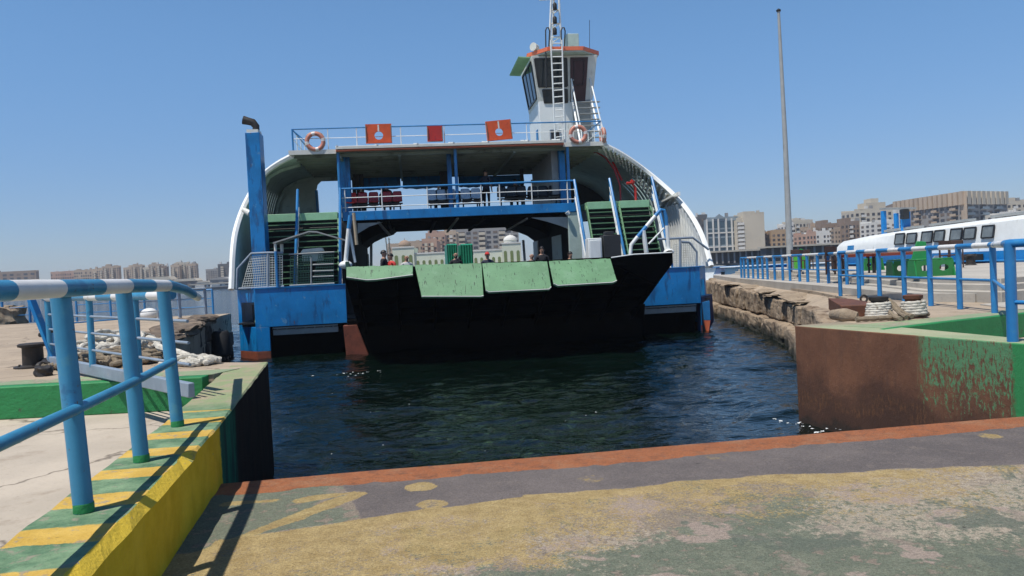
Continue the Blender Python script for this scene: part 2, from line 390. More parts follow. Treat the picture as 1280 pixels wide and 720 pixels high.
# left kerb wall: striped top, yellow face, dark rusty outer end
m, t, b = newmat('striped_kerb_paint'); v = t.coord(False); x, y, z = t.sep(v)
g = t.new('ShaderNodeNewGeometry').outputs['True Normal']; nz = t.sep(g)[2]
nA = t.noise(v, 3.2, 6, .68); nB = t.noise(v, 11, 6, .7); nC = t.noise(v, 40, 3, .6)
wob = t.math('MULTIPLY', t.math('SUBTRACT', nB, .5), .12)
ph = t.math('FRACT', t.math('ADD', t.math('DIVIDE', t.math('ADD', t.math('ADD', y, t.math('MULTIPLY', x, -.12)), -.20), .615), wob))
stripe = t.math('MULTIPLY', t.step(ph, .44, .40), t.step(y, 7.35, 7.25))
conc = t.mix(nA, (.20, .17, .13), (.36, .31, .24))
green = t.mix(t.step(nA, .35, .65), (.075, .15, .085), (.20, .30, .175))
yel = t.mix(t.step(nA, .3, .7), (.46, .29, .055), (.60, .40, .10))
fargreen = t.mix(t.step(nA, .4, .62), (.24, .29, .15), (.33, .28, .19))
top = t.mix(stripe, t.mix(t.step(y, 7.2, 7.9), green, fargreen), yel)
top = t.mix(t.math('MULTIPLY', t.step(nB, .56, .66), .8), top, conc)
top = t.mix(t.math('MULTIPLY', t.step(nC, .6, .72), .5), top, (.08, .07, .05))
yface = t.mix(t.step(nA, .3, .72), (.58, .36, .012), (.74, .49, .03))
yface = t.mix(t.step(nB, .66, .70), yface, (.33, .25, .12))
ye = t.math('ADD', y, t.math('MULTIPLY', t.math('SUBTRACT', nB, .5), .2))
gface = t.mix(t.step(t.noise(t.stretch(v, 1, 5, .5), 3, 5), .42, .58), (.02, .05, .035), (.02, .13, .07))
rface = t.mix(t.step(nA, .3, .7), (.012, .006, .004), (.03, .013, .008))
face = t.mix(t.step(ye, 6.50, 6.56), yface, t.mix(t.step(ye, 7.3, 7.6), gface, rface))
side = t.mix(t.step(nB, .5, .6), (.10, .20, .11), (.32, .28, .2))
nx = t.sep(g)[0]
col = t.mix(t.step(nx, -.2, 0), side, face)
chy = t.math('ADD', y, t.math('MULTIPLY', t.math('SUBTRACT', nA, .5), 1.2))
cham = t.mix(t.step(chy, 5.35, 5.5), t.mix(t.step(nB, .64, .69), (.66, .46, .05), (.4, .33, .2)), top)
col = t.mix(t.step(nz, .25, .35), col, cham)
col = t.mix(t.step(nz, .93, .95), col, top)
t.put(b.inputs['Base Color'], col); b.inputs['Roughness'].default_value = .85; b.inputs['Specular IOR Level'].default_value = .15
t.put(b.inputs['Normal'], t.bump(t.math('ADD', nB, t.math('MULTIPLY', nC, .6)), .55, .018))
M['kerb'] = m
mb = MB(); ys = [-6, .3] + [.3 + i * .14 for i in range(1, 80)] + [11.48]; ring = []
rnd = random.Random(3)
for yy in ys:
    e = kx(yy) if yy > .3 else -1.25 - (yy - .3) * .19
    wd = .50; j = rnd.uniform(-.008, .008); k = rnd.uniform(-.010, .010) + (.02 if rnd.random() < .04 else 0)
    ring.append([(e, yy, -1.2), (e + j * .6, yy, 1.0), (e + j, yy, (1.545 if yy < 5.6 else 1.585) + j * .4), (e - (.055 + k if yy < 5.6 else .016) , yy, 1.6 + j * .5), (e - wd - j, yy, 1.6), (e - wd - .012, yy, 1.1)])
vs = [p for r in ring for p in r]; fs = []
for i in range(len(ring) - 1):
    for j in range(5): fs.append((i * 6 + j, (i + 1) * 6 + j, (i + 1) * 6 + j + 1, i * 6 + j + 1))
fs.append(tuple(range(6))); fs.append(tuple((len(ring) - 1) * 6 + j for j in range(5, -1, -1)))
mb.add(vs, fs)
kw = mb.build('kerb_wall', m, smooth=False); tag(kw, 'striped green and yellow topped kerb wall with yellow side beside the ramp', 'wall')

# ------------------------------------------------------------------ ramp with worn paint
LIP = [(-2.55, 6.44), (4.85, 7.53), (9.5, 8.2)]
def lipy(x): return np.interp(x, [p[0] for p in LIP], [p[1] for p in LIP])
NX, NY = 430, 250
xs = np.linspace(-2.75, 9.0, NX); tt = np.linspace(0, 1, NY) ** .8
XX, TT = np.meshgrid(xs, tt); YY = .2 + (lipy(XX) - .2) * TT
rng = np.random.default_rng(5)
ZZ = 1.13 + (fbm(XX, YY, .8, 3) - .5) * .012
d_lip = lipy(XX) - YY
def line(pts): 
    q = [G(px, py, 1.13) for px, py in pts]; q.sort(key=lambda p: p.x)
    return np.interp(XX, [p.x for p in q], [p.y for p in q])
def sstep(f, a, c): q = np.clip((f - a) / (c - a), 0, 1); return q * q * (3 - 2 * q)
By = line([(262, 690), (290, 673), (440, 650), (640, 621), (900, 597), (1280, 580)]) + (fbm(XX, YY, 2.5, 21) - .5) * .16
Cy = line([(250, 740), (450, 722), (560, 705), (640, 690), (800, 650), (1000, 622), (1280, 600)]) + (fbm(XX, YY, 1.1, 31) - .5) * .9
inband = sstep(By - YY, -.02, .03)
lip = sstep(d_lip + (fbm(XX, YY, 1.6, 41) - .5) * .22 + (fbm(XX, YY, 7, 43) - .5) * .12, .50, .36)
lw = sstep(XX, -2.2, -.2)
yellow = inband * (sstep(YY - Cy, -.5, .3) * (.86 - .52 * sstep(XX + (fbm(XX, YY, .9, 57) - .5) * 2.2, -.7, .9)) * (.8 + .4 * fbm(XX, YY, 1.4, 53)) + .30 * sstep(np.abs(By - YY - .08), .22, .02) + .30 * sstep(fbm(XX, YY, .55, 51), .42, .62))
green = inband * (.60 - .40 * sstep(YY - Cy, -.3, .3)) * (.6 + 1.0 * fbm(XX, YY, .7, 61))
grey = (1 - inband)
# left end of the grey band: older green ground with crooked yellow strokes
left = sstep(-(XX + .35 * (YY - 5.6)), 1.0, 1.35) * (1 - inband)
green = np.maximum(green, left * .62); grey = grey * (1 - left)
def stroke(p, q, wd):
    a = np.array(G(*p, 1.13))[:2]; c = np.array(G(*q, 1.13))[:2]; ab = c - a
    tq = np.clip(((XX - a[0]) * ab[0] + (YY - a[1]) * ab[1]) / ab.dot(ab), 0, 1)
    dd = np.hypot(XX - a[0] - tq * ab[0], YY - a[1] - tq * ab[1]) + (fbm(XX, YY, 3.2, 71) - .5) * .12
    return sstep(dd, wd, wd * .55)
for p, q, wd in (((255, 690), (445, 618), .085), ((285, 630), (342, 626), .06), ((375, 626), (440, 616), .05), ((235, 712), (275, 676), .06)):
    s_ = stroke(p, q, wd); yellow = np.maximum(yellow, s_ * 1.15); grey = grey * (1 - s_ * .9)
def oval(px, py, rx, k, seed):
    c = G(px, py, 1.13); r = rx * c.y / 1000
    dd = np.hypot((XX - c.x) / r, (YY - c.y) / (r * 1.05)) + (fbm(XX, YY, 5, seed) - .5) * .7
    return sstep(dd, 1.05, .75) * k
for px, py, rx, k in ((527, 608, 25, .95), (541, 630, 26, .9), (740, 599, 20, .8), (700, 602, 18, .62), (900, 572, 22, .75), (1120, 563, 34, .5), (1238, 545, 18, .85), (945, 591, 22, .48), (1075, 566, 18, .45), (1180, 548, 22, .45)):
    s_ = oval(px, py, rx, k, int(px)); yellow = np.maximum(yellow, s_); grey = grey * (1 - s_ * .6)
pale = inband * (.15 + .9 * sstep(fbm(XX, YY, .8, 81) + .14 * sstep(XX, 0, 3.0), .40, .70))
Vn = NX * NY
verts = np.stack([XX, YY, ZZ], -1).reshape(-1, 3)
ii = (np.arange(NY - 1)[:, None] * NX + np.arange(NX - 1)[None]).ravel()
quads = np.stack([ii, ii + 1, ii + NX + 1, ii + NX], -1)
me = bpy.data.meshes.new('ramp'); me.vertices.add(Vn); me.vertices.foreach_set('co', verts.ravel().astype(np.float32))
nq = len(quads); me.loops.add(nq * 4); me.loops.foreach_set('vertex_index', quads.ravel().astype(np.int32))
me.polygons.add(nq); me.polygons.foreach_set('loop_start', np.arange(0, nq * 4, 4, dtype=np.int32)); me.polygons.foreach_set('loop_total', np.full(nq, 4, np.int32))
me.polygons.foreach_set('use_smooth', np.ones(nq, bool)); me.update(calc_edges=True)
for nm, arr in (('pa', np.stack([yellow, green, grey, lip], -1)), ('pb', np.stack([pale, inband, left, np.ones_like(pale)], -1))):
    at = me.color_attributes.new(nm, 'FLOAT_COLOR', 'POINT'); at.data.foreach_set('color', arr.reshape(-1).astype(np.float32))
m, t, b = newmat('worn_ramp_paint'); v = t.coord(False)
pa = t.attr('pa'); pb = t.attr('pb'); sc = t.new('ShaderNodeSeparateColor'); t.L.new(pa.outputs['Color'], sc.inputs[0]); yl, gr, gy = sc.outputs; lp = pa.outputs['Alpha']
sb = t.new('ShaderNodeSeparateColor'); t.L.new(pb.outputs['Color'], sb.inputs[0]); pl = sb.outputs[0]
n1 = t.noise(v, 7, 8, .72); n2 = t.noise(v, 26, 6, .7); n3 = t.noise(v, 1.6, 5, .6); n4 = t.noise(v, 90, 3, .6)
scr = t.noise(t.stretch(v, 3, 1.2, 1), 9, 6, .75)
def cover(a, n, k): return t.step(t.math('ADD', a, t.math('MULTIPLY', t.math('SUBTRACT', n, .5), k)), .47, .55)
base = t.mix(n3, (.18, .145, .108), (.26, .215, .165))
base = t.mix(t.step(n2, .5, .68), base, (.15, .12, .10))
gcol = t.mix(t.step(n1, .3, .7), (.095, .115, .08), (.16, .172, .122))
c = t.mix(cover(gr, n1, 1.7), base, gcol)
nsp = t.noise(t.stretch(v, 1.3, 1, 1), 17, 9, .82); nsq = t.noise(v, 3.0, 7, .7)
c = t.mix(t.math('MULTIPLY', t.step(t.math('ADD', nsp, t.math('MULTIPLY', t.math('SUBTRACT', pl, .5), .18)), .54, .60), .8), c, t.mix(n3, (.33, .28, .21), (.42, .35, .27)))
c = t.mix(t.math('MULTIPLY', t.step(nsq, .56, .62), .7), c, t.mix(n2, (.17, .15, .12), (.30, .24, .19)))
c = t.mix(t.math('MULTIPLY', t.step(t.noise(v, 60, 4, .7), .56, .66), .6), c, (.07, .065, .05))
ycol = t.mix(t.step(n1, .3, .7), (.275, .19, .062), (.41, .305, .125))
px_ = t.noise(t.vmath('ADD', v, (31, 7, 0)), 1.9, 7, .62, .6)
pk = t.math('MULTIPLY', t.step(px_, .575, .60), sb.outputs[1])
c = t.mix(t.math('MULTIPLY', pk, .85), c, t.mix(n2, (.25, .19, .155), (.36, .29, .24)))
dk = t.math('MULTIPLY', t.step(t.noise(t.vmath('ADD', v, (5, 51, 0)), 1.5, 5, .6, .5), .575, .60), sb.outputs[1])
c = t.mix(t.math('MULTIPLY', dk, .8), c, t.mix(n2, (.075, .095, .072), (.12, .135, .10)))
nyl = t.math('ADD', t.math('MULTIPLY', t.noise(v, 4.5, 8, .8), .45), t.math('MULTIPLY', t.noise(v, 48, 4, .75), .55))
c = t.mix(t.math('MULTIPLY', t.step(t.math('ADD', yl, t.math('MULTIPLY', t.math('SUBTRACT', nyl, .5), 4.2)), .38, .78), .85), c, ycol)
gcol2 = t.mix(t.step(n3, .3, .7), (.10, .085, .08), (.145, .122, .112)); gcol2 = t.mix(t.math('MULTIPLY', t.step(n1, .52, .7), .7), gcol2, (.18, .148, .125)); gcol2 = t.mix(t.math('MULTIPLY', t.step(scr, .58, .7), .4), gcol2, (.10, .08, .07))
c = t.mix(cover(gy, n1, .5), c, gcol2)
oc = t.mix(n3, (.25, .075, .020), (.32, .115, .042)); oc = t.mix(t.math('MULTIPLY', t.step(n1, .48, .66), .75), oc, (.14, .055, .026)); oc = t.mix(t.math('MULTIPLY', t.step(t.noise(v, 2.2, 5, .65), .5, .66), .6), oc, (.30, .15, .075)); oc = t.mix(t.math('MULTIPLY', t.step(n2, .55, .7), .5), oc, (.3, .2, .13))
c = t.mix(cover(lp, n1, .6), c, oc)
c = t.mix(t.math('MULTIPLY', t.step(n4, .60, .70), .55), c, (.06, .05, .04))
c = t.mix(t.step(t.voro(v, 1.5, rnd=1), .022, .012), c, (.03, .025, .02))
grain = t.math('MULTIPLY', t.math('ADD', t.noise(v, 140, 2, .6), t.noise(v, 55, 4, .75)), .5)
c = t.mix(1.0, c, t.mix(t.step(grain, .34, .66), (.64, .62, .60), (1.30, 1.30, 1.30)), 'MULTIPLY')
t.put(b.inputs['Base Color'], c); b.inputs['Roughness'].default_value = .85
h = t.math('ADD', t.math('ADD', n2, t.math('MULTIPLY', n4, .5)), t.math('MULTIPLY', n1, .6))
t.put(b.inputs['Normal'], t.bump(h, .8, .014))
me.materials.append(m); o = bpy.data.objects.new('ramp', me); COL.objects.link(o); tag(o, kind='structure', label='worn painted concrete ramp with orange rusty lip')
# solid body of the ramp below its surface
lipm = M['rust']
mb = MB(); mb.prism([(-2.6, -10, -1.2), (9.4, -10, -1.2), (9.4, 8.16, -1.2), (-2.6, 6.42, -1.2)], (0, 0, 2.31)); tag(mb.build('ramp_body', lipm), kind='structure', label='concrete body under the ramp')
# ------------------------------------------------------------------ the car ferry (frame: u across, v away, w up)
ferry = empty('car_ferry', Vector(FO), YAW, 'blue and white double deck car ferry with raised green flapped bow ramp', 'ferry')
def fp(px, py, v): u, w = LF(px, py, v); return Vector((u, v, w))
DECK = 1.3; UP = 5.3; RF = 7.66
M['navy_hull'] = mat('dark_blue_hull_paint', (.004, .03, .11), .5, var=.2, spots=[((.01, .01, .012), 3, .56, .1)])

# hull and car deck
mb = MB()
mb.prism([(-4.55, -.25, 1.22), (-4.35, .1, -1.2), (6.3, .1, -1.2), (6.5, -.25, 1.22)], (0, 25, 0))
hull = mb.build('hull', M['black'], ferry, bevel=.03)
MB().box(-8.4, 9.2, .2, 25, DECK - .06, DECK).build('car_deck', M['dark'], ferry)

# sponsons (each side of the bow)
def sponson(side):
    L_ = side < 0
    sp = MB()
    ou = -8.52 if L_ else 9.3; iu = -4.55 if L_ else 6.4; cu = -7.75 if L_ else 8.75
    top = 2.5
    sp.prism([(iu, -.02, 1.12), (cu, -.02, 1.12), (cu, -.02, top), (iu, -.02, top)], (0, .09, 0))        # front plate
    a = Vector((cu, -.02, 0)); c_ = Vector((ou, .85, 0))
    n = Vector((0, .09, 0))
    def pan(t0, t1, w0, w1): 
        p, q = a.lerp(c_, t0), a.lerp(c_, t1)
        sp.prism([(p.x, p.y, w0), (q.x, q.y, w0), (q.x, q.y, w1), (p.x, p.y, w1)], n)
    wb = .26
    pan(0, .04, wb, top); pan(.80, 1, wb, top); pan(.04, .80, 2.02, top); pan(.04, .80, wb, 1.14)
    s2 = .10 if L_ else -.10
    sp.prism([(ou, .85, wb), (ou, 25, wb), (ou, 25, top), (ou, .85, top)], (s2, 0, 0))                   # outer side
    if L_: sp.box(cu + .002, cu + .46, -.018, .10, wb, 1.118)                                         # leg under the plate
    o = sp.build('sponson', M['blue_royal'], ferry, bevel=.012)
    bt = MB()
    def pan2(w0, w1):
        bt.prism([(a.x, a.y - .004, w0), (c_.x, c_.y - .004, w0), (c_.x, c_.y - .004, w1), (a.x, a.y - .004, w1)], n)
    pan2(-.3, wb - .003)
    bt.prism([(ou, .85, -.3), (ou, 25, -.3), (ou, 25, wb - .003), (ou, .85, wb - .003)], (s2, 0, 0))
    if L_: bt.box(cu + .002, cu + .46, -.018, .10, -.3, wb - .003)
    bt.build('boot_stripe', M['boot'], o, bevel=.01)
    lo = MB(); i2 = iu
    lo.prism([(min(i2, cu), 1.0, -1.2), (max(i2, cu), 1.0, -1.2), (max(i2, cu), .55, 1.1), (min(i2, cu), .55, 1.1)], (0, 24, 0))
    lo.build('recess', M['black'], o)
    st = MB(); x0, x1 = (-7.2, -4.9) if L_ else (6.35, 8.6)
    st.box(x0, x1, .12, .42, .80, 1.0); st.box(x0, x1, .06, .14, 1.03, 1.09)
    for k in range(7): st.cyl((lerp(x0, x1, (k + .5) / 7), .09, .98), .03, .07, 8)
    st.build('fender_beam', M['grey'], o, bevel=.02)
    cap = MB(); cap.box(min(iu, cu), max(iu, cu), -.06, .12, top, top + .035); cap.bar((cu, .03, top + .0175), (ou, .9, top + .0175), .18, .035); cap.build('cap_rail', M['blue_royal'], o)
    return o
spl = sponson(-1); spr = sponson(1)
mb = MB(); mb.prism([fp(429, 407, -.28), fp(446, 406, -.28), fp(462, 446, -.28), fp(433, 447, -.28)], (0, .4, 0)); mb.build('bow_plate', M['boot'], ferry, bevel=.01)
mb = MB(); mb.prism([fp(879, 378, -.15), fp(887, 376, -.15), fp(888, 400, -.15), fp(881, 400, -.15)], (0, .12, 0)); mb.slot(1).prism([fp(881, 400.5, -.15), fp(888, 400.5, -.15), fp(886, 415, -.15), fp(884, 415, -.15)], (0, .12, 0)); mb.build('fender_strip', [M['blue_rail'], M['orange_trim']], ferry)
mb = MB(); mb.prism([(8.78, -.05, 1.35), (9.5, .75, 1.4), (9.55, .8, .35), (9.0, .35, -.25), (8.78, .0, -.2)], (-.02, .5, 0)); mb.build('hull_corner', M['navy_hull'], ferry)
# drum standing in the left corner window
mb = MB(); mb.cyl((-7.75, .75, DECK), .26, .62, 18); ob = mb.build('drum', M['dark'], ferry)

# bow ramp
T = [fp(433, 334, -5), fp(768, 324, -5)]
mb = MB()
tipw = 3.0
def plate(u0, u1, z0, z1, th=.28):
    mb.hexa([(u0, -.35, 1.22 - th), (u1, -.35, 1.22 - th), (u1, -.35, 1.22), (u0, -.35, 1.22), (u0, -4.98, z0 - th), (u1, -4.98, z1 - th), (u1, -4.98, z1), (u0, -4.98, z0)])
plate(-4.15, 6.0, tipw, tipw)
for k in range(9):
    u_ = -3.9 + k * 1.22; mb.hexa([(u_, -.4, .68), (u_ + .08, -.4, .68), (u_ + .08, -.4, .95), (u_, -.4, .95), (u_, -4.7, 2.46), (u_ + .08, -4.7, 2.46), (u_ + .08, -4.7, 2.73), (u_, -4.7, 2.73)])
for f_ in (.25, .5, .75):
    v_ = -.4 - 4.4 * f_; w_ = .95 + 1.76 * f_; mb.box(-4.1, 5.95, v_ - .06, v_ + .06, w_ - .22, w_ + .03)
ramp = mb.build('bow_ramp', M['black'], ferry, bevel=.02)
# right-hand bulwark of the ramp
mb = MB(); P_ = [fp(760, 327, -4.98), fp(768, 321, -4.98), fp(792, 318.5, -4.98), fp(840, 316, -4.98), fp(841, 327, -4.98), fp(834, 337, -4.98), fp(820, 356, -4.6)]
mb.prism(P_, (0, .5, 0)); mb.prism([(5.9, -4.95, 2.7), (5.9, -4.95, 3.12), (5.9, -.4, 2.2), (5.9, -.4, .9)], (.18, 0, 0)); mb.build('ramp_bulwark', M['black'], ramp, bevel=.03)
mb = MB(); mb.tube([fp(764, 322, -5.0), fp(792, 318, -5.0), fp(840, 315.5, -5.0)], .022, 6); mb.build('bulwark_edge', M['white'], ramp)
FL = [[(433, 333.5), (516, 331), (516, 343), (470, 349), (458, 349.5), (433, 346)], [(518.5, 331), (602, 329), (604.5, 369), (601, 370), (527, 370)],
      [(602.8, 329), (684, 326.5), (689, 358), (686, 361), (611, 364.5), (607, 362)], [(686, 326.3), (763, 323), (771, 350), (766, 352.5), (697, 356.5), (692, 354)]]
for i, q in enumerate(FL):
    dv = .35 if i == 0 else .75
    pts = [fp(x_, y_, -5.05 if j < 2 else -5.05 - dv) for j, (x_, y_) in enumerate(q)]
    f = MB().prism(pts, (0, .02, -.07)).build('ramp_flap', M['mint'], ramp, bevel=.012)
    e = MB(); lo = pts[2:] ; e.tube([p + Vector((0, -.012, -.01)) for p in lo], .016, 6); e.build('flap_edge', M['offwhite'], f)
    for k in range(4):
        c0 = pts[0].lerp(pts[1], (k + .5) / 4); MB().tube([c0 + Vector((-.12, .02, -.015)), c0 + Vector((.12, .02, -.015))], .02, 8).build('hinge', M['mint'], f)
# tube handles and poles standing on the ramp
mb = MB()
pl = [fp(788, 318, -4.4), fp(789, 306, -4.4), fp(797, 296, -4.4), fp(808, 283, -4.4), fp(819, 270, -4.4), fp(826, 262, -4.4), fp(830, 263, -4.4), fp(832.5, 272, -4.4), fp(833.5, 282, -4.4), fp(836, 316, -4.4)]
mb.tube(pl, .062, 10, slots=[0, 0, 1, 0, 1, 1, 1, 1, 0]); mb.tube([fp(804, 288, -4.4), fp(808, 316, -4.4)], .075, 8); mb.tube([fp(830, 285, -4.4), fp(811, 305, -4.4)], .03, 8)
mb.build('ramp_handrail', [M['white'], M['blue_rail']], ramp)
mb = MB(); mb.sphere(fp(836, 315, -4.45), .15, 12, 8, (1.2, 1, .7)); mb.build('ramp_bollard', M['white'], ramp)
mb = MB(); mb.tube([fp(438, 269, -2.6), fp(436, 286, -2.6), fp(432, 328, -2.6)], .072, 10, slots=[1, 0]); mb.tube([fp(437, 290, -2.55), fp(444, 328, -2.5)], .045, 8); mb.sphere(fp(432, 331, -2.7), .22, 12, 8, (1, .8, .6)); mb.build('ramp_handrail', [M['white'], M['blue_rail']], ramp)
mb = MB(); mb.tube([fp(442, 266, -.4), fp(446, 306, -.4)], .06, 8); mb.build('boathook_pole', M['tan'], ferry)
mb = MB(); mb.prism([(-4.14, -4.6, 2.9), (-4.14, -4.6, 3.25), (-4.14, -1.2, 2.45), (-4.14, -.5, 1.3), (-4.14, -.5, 1.1)], (.12, 0, 0)); mb.build('ramp_bulwark', M['darkgreen'], ramp, bevel=.02)

# arched side shells
def v_for_u(px, py, u_t):
    lo, hi = -2.0, 9.0
    for _ in range(50):
        md = (lo + hi) / 2
        if abs(LF(px, py, md)[0]) < abs(u_t): lo = md
        else: hi = md
    return lo
EDGE = {1: [(752, 180, 2.7), (775, 191, 3.7), (800, 208, 4.6)] + [(x_, y_, v_for_u(x_, y_, u_)) for x_, y_, u_ in ((825, 228, 8.75), (850, 251, 9.24), (868, 275, 9.29), (880, 300, 9.29), (889, 333, 9.27))],
        -1: [(365, 195, 2.7), (346, 205, 3.7), (329, 218, 4.4)] + [(x_, y_, v_for_u(x_, y_, u_)) for x_, y_, u_ in ((309, 248, 8.42), (297, 278, 8.52), (291, 305, 8.54), (289, 362, 8.54))]}
SLOTV = [5.6, 6.1, 6.6, 7.1, 7.6, 8.1, 8.6]
SLOT0 = 5.9
for side in (1, -1):
    raw = [(*LF(x_, y_, v_), v_) for x_, y_, v_ in EDGE[side]]
    pr = raw
    for _ in range(2):      # round the profile off
        pr = [pr[0]] + [tuple(lerp(p[j], q[j], f_) for j in range(3)) for p, q in zip(pr[:-1], pr[1:]) for f_ in (.25, .75)] + [pr[-1]]
    pr2 = [pr[0]]
    for p, q in zip(pr[:-1], pr[1:]):
        n_ = max(1, int(math.hypot(p[0] - q[0], p[1] - q[1]) / .22))
        pr2 += [tuple(lerp(p[j], q[j], (k + 1) / n_) for j in range(3)) for k in range(n_)]
    pr = pr2
    vend = 14.0 if side > 0 else 9.5
    vst = [5.3]
    for k in range(7): vst += [SLOT0 + .5 * k - .10, SLOT0 + .5 * k + .10]
    vst += [vend]
    cols = len(vst) + 1; vs = []; fs = []; ms = []
    for (u_, w_, v_) in pr: vs += [(u_, v_, w_)] + [(u_, q, w_) for q in vst]
    for i in range(len(pr) - 1):
        wm = (pr[i][1] + pr[i + 1][1]) / 2
        for j in range(cols - 1):
            if j >= 2 and j % 2 == 0 and j < cols - 1 and 5.3 < wm < 6.75: continue
            fs.append((i * cols + j, i * cols + j + 1, (i + 1) * cols + j + 1, (i + 1) * cols + j)); ms.append(0 if wm < 5.25 or j == 0 else 1)  # front strip whitened above the lower panel in place of sunlight
    mb = MB(); mb.v = vs; mb.f = fs; mb.m = ms
    sh = mb.build('side_shell', [M['shell_white'] if side > 0 else M['grey_green'], M['mint_grey'] if side > 0 else M['grey_green']], ferry)
    so_ = sh.modifiers.new('thick', 'SOLIDIFY'); so_.thickness = .07; so_.offset = 1
    fl = MB(); edge = [Vector((u_, v_, w_)) for u_, w_, v_ in pr]
    fl.tube(edge, .11, 6); fl.build('edge_flange', M['shell_white'], sh)
    inn = -side
    if side > 0:
        def rib_on(path):       # thin plate standing on the shell along a path of (index, v)
            q = []
            for fi, v_ in path:
                i = min(len(pr) - 2, int(fi)); f_ = fi - i; a_, b_ = pr[i], pr[i + 1]
                t_ = Vector((b_[0] - a_[0], b_[1] - a_[1])).normalized(); nn = Vector((t_.y, -t_.x)); nn = nn if nn.x < 0 else -nn
                q.append((Vector((lerp(a_[0], b_[0], f_), v_, lerp(a_[1], b_[1], f_))), Vector((nn.x, 0, nn.y))))
            rb = MB()
            for (p, n_), (p2, n2) in zip(q[:-1], q[1:]):
                sd_ = (p2 - p).cross(n_).normalized() * .03
                rb.hexa([p + n_ * .006 - sd_, p2 + n2 * .006 - sd_, p2 + n2 * .006 + sd_, p + n_ * .006 + sd_, p + n_ * .16 - sd_, p2 + n2 * .13 - sd_, p2 + n2 * .13 + sd_, p + n_ * .16 + sd_])
            rb.build('rib', M['shell_white'], sh)
        isp = next(i for i, p in enumerate(pr) if p[1] < 5.25)
        acc = [0]
        for p, q in zip(pr[:-1], pr[1:]): acc.append(acc[-1] + math.hypot(p[0] - q[0], p[1] - q[1]))
        def idx(s_): 
            i = max(k for k in range(len(acc)) if acc[k] <= s_ + 1e-9); i = min(i, len(acc) - 2); return i + (s_ - acc[i]) / (acc[i + 1] - acc[i])
        s_ = .12
        while s_ < acc[isp] - .05:
            v0 = pr[int(idx(s_))][2]; path = []
            for k in range(6):
                f_ = k / 5; ss = s_ + .72 * f_
                if ss < acc[isp] + .1: path.append((idx(ss), max(v0 + .06 + 2.0 * f_, 0)))
            if len(path) > 1: rib_on(path)
            s_ += .25
        v_ = .3
        while v_ < 5.6:
            path = [(i, v_) for i in range(isp, len(pr)) if pr[i][2] < v_ - .03]
            if len(path) > 2: rib_on(path[::2] + ([path[-1]] if len(path) % 2 == 0 else []))
            v_ += .31
        sb_ = MB(); sb_.bar(fp(817, 257, v_for_u(817, 257, 9.05)), fp(849, 242, v_for_u(849, 242, 9.05)), .10, .16); sb_.build('stringer', M['shell_white'], sh)
        lm = MB(); lm.bar(fp(829, 252, v_for_u(829, 252, 8.9)), fp(843, 245, v_for_u(843, 245, 8.9)), .16, .09); lm.build('light_fitting', M['offwhite'], sh, bevel=.02)
    else:
        for v_ in (4.9, 9.2):
            pts = [(u_, w_) for u_, w_, vf in pr if vf < v_ - .03][::3]; rb = MB()
            for (a_, b_) in zip(pts[:-1], pts[1:]):
                t_ = Vector((b_[0] - a_[0], b_[1] - a_[1])).normalized(); nn = Vector((t_.y, -t_.x)); nn = nn if nn.x > 0 else -nn
                rb.prism([(a_[0] + nn.x * .004, v_, a_[1] + nn.y * .004), (b_[0] + nn.x * .004, v_, b_[1] + nn.y * .004), (b_[0] + nn.x * .13, v_, b_[1] + nn.y * .13), (a_[0] + nn.x * .13, v_, a_[1] + nn.y * .13)], (0, .06, 0))
            rb.build('rib', M['grey_green'], sh)
        lm = MB(); lm.tube([fp(304, 262, 1.9), fp(313, 267, 1.7)], [.09, .12], 10); lm.build('light_fitting', M['offwhite'], sh)
# aft bulkheads of the side bays
mb = MB(); q = [fp(340, 215, 9.4), fp(424, 212, 9.4), fp(424, 224, 9.4), fp(412, 224, 9.4), fp(402, 226, 9.4), fp(397, 231, 9.4), fp(395, 240, 9.4), fp(397, 275, 9.4), fp(330, 275, 9.4)]
mb.prism(q, (0, .06, 0)); mb.build('bulkhead', M['grey_green'], ferry)
mb = MB(); mb.bar(fp(395.5, 238, 9.3), fp(398, 272, 9.3), .12, .12); mb.build('support_post', M['blue_royal'], ferry)
mb = MB(); mb.box(4.55, 9.1, 13.9, 13.96, 5.2, 7.6); mb.build('bulkhead', M['dark'], ferry)
MB().box(4.62, 7.3, 3.61, 13.9, UP - .1, UP - .02).build('side_deck', M['dark'], ferry)

# roof over the passenger deck
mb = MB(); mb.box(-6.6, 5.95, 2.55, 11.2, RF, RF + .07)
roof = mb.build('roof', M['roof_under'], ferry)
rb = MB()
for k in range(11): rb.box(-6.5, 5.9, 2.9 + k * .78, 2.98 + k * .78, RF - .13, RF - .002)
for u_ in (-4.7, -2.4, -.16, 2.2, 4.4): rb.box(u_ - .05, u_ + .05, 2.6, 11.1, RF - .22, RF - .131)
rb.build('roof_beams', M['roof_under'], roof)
mb = MB()
fa, fb = fp(420, 187, 2.4), fp(704, 178, 2.4)
mb.hexa([(fa.x, 2.2, RF + .075), (fb.x, 2.2, RF + .075), (fb.x, 3.4, RF + .10), (fa.x, 3.4, RF + .10), (fa.x, 2.2, RF + .19), (fb.x, 2.2, RF + .19), (fb.x, 3.4, RF + .36), (fa.x, 3.4, RF + .36)])
mb.build('roof_fascia', M['offwhite'], roof, bevel=.01)
mb = MB(); mb.box(fa.x, fb.x, 2.26, 2.5, RF + .015, RF + .056); mb.build('fascia_stripe', M['orange_trim'], roof)
for x_ in (422, 472, 522, 567, 610, 660, 700):
    p = fp(x_, 182, 2.4).x; MB().bar((p, 2.19, RF + .20), (p - .12, 3.4, RF + .40), .06, .04).build('fascia_strap', M['white'], roof)
for x0, x1 in ((-6.65, fa.x - .01), (fb.x + .01, 6.0)): MB().box(x0, x1, 2.48, 2.56, RF - .05, RF + .12).build('roof_edge', M['offwhite'], roof)

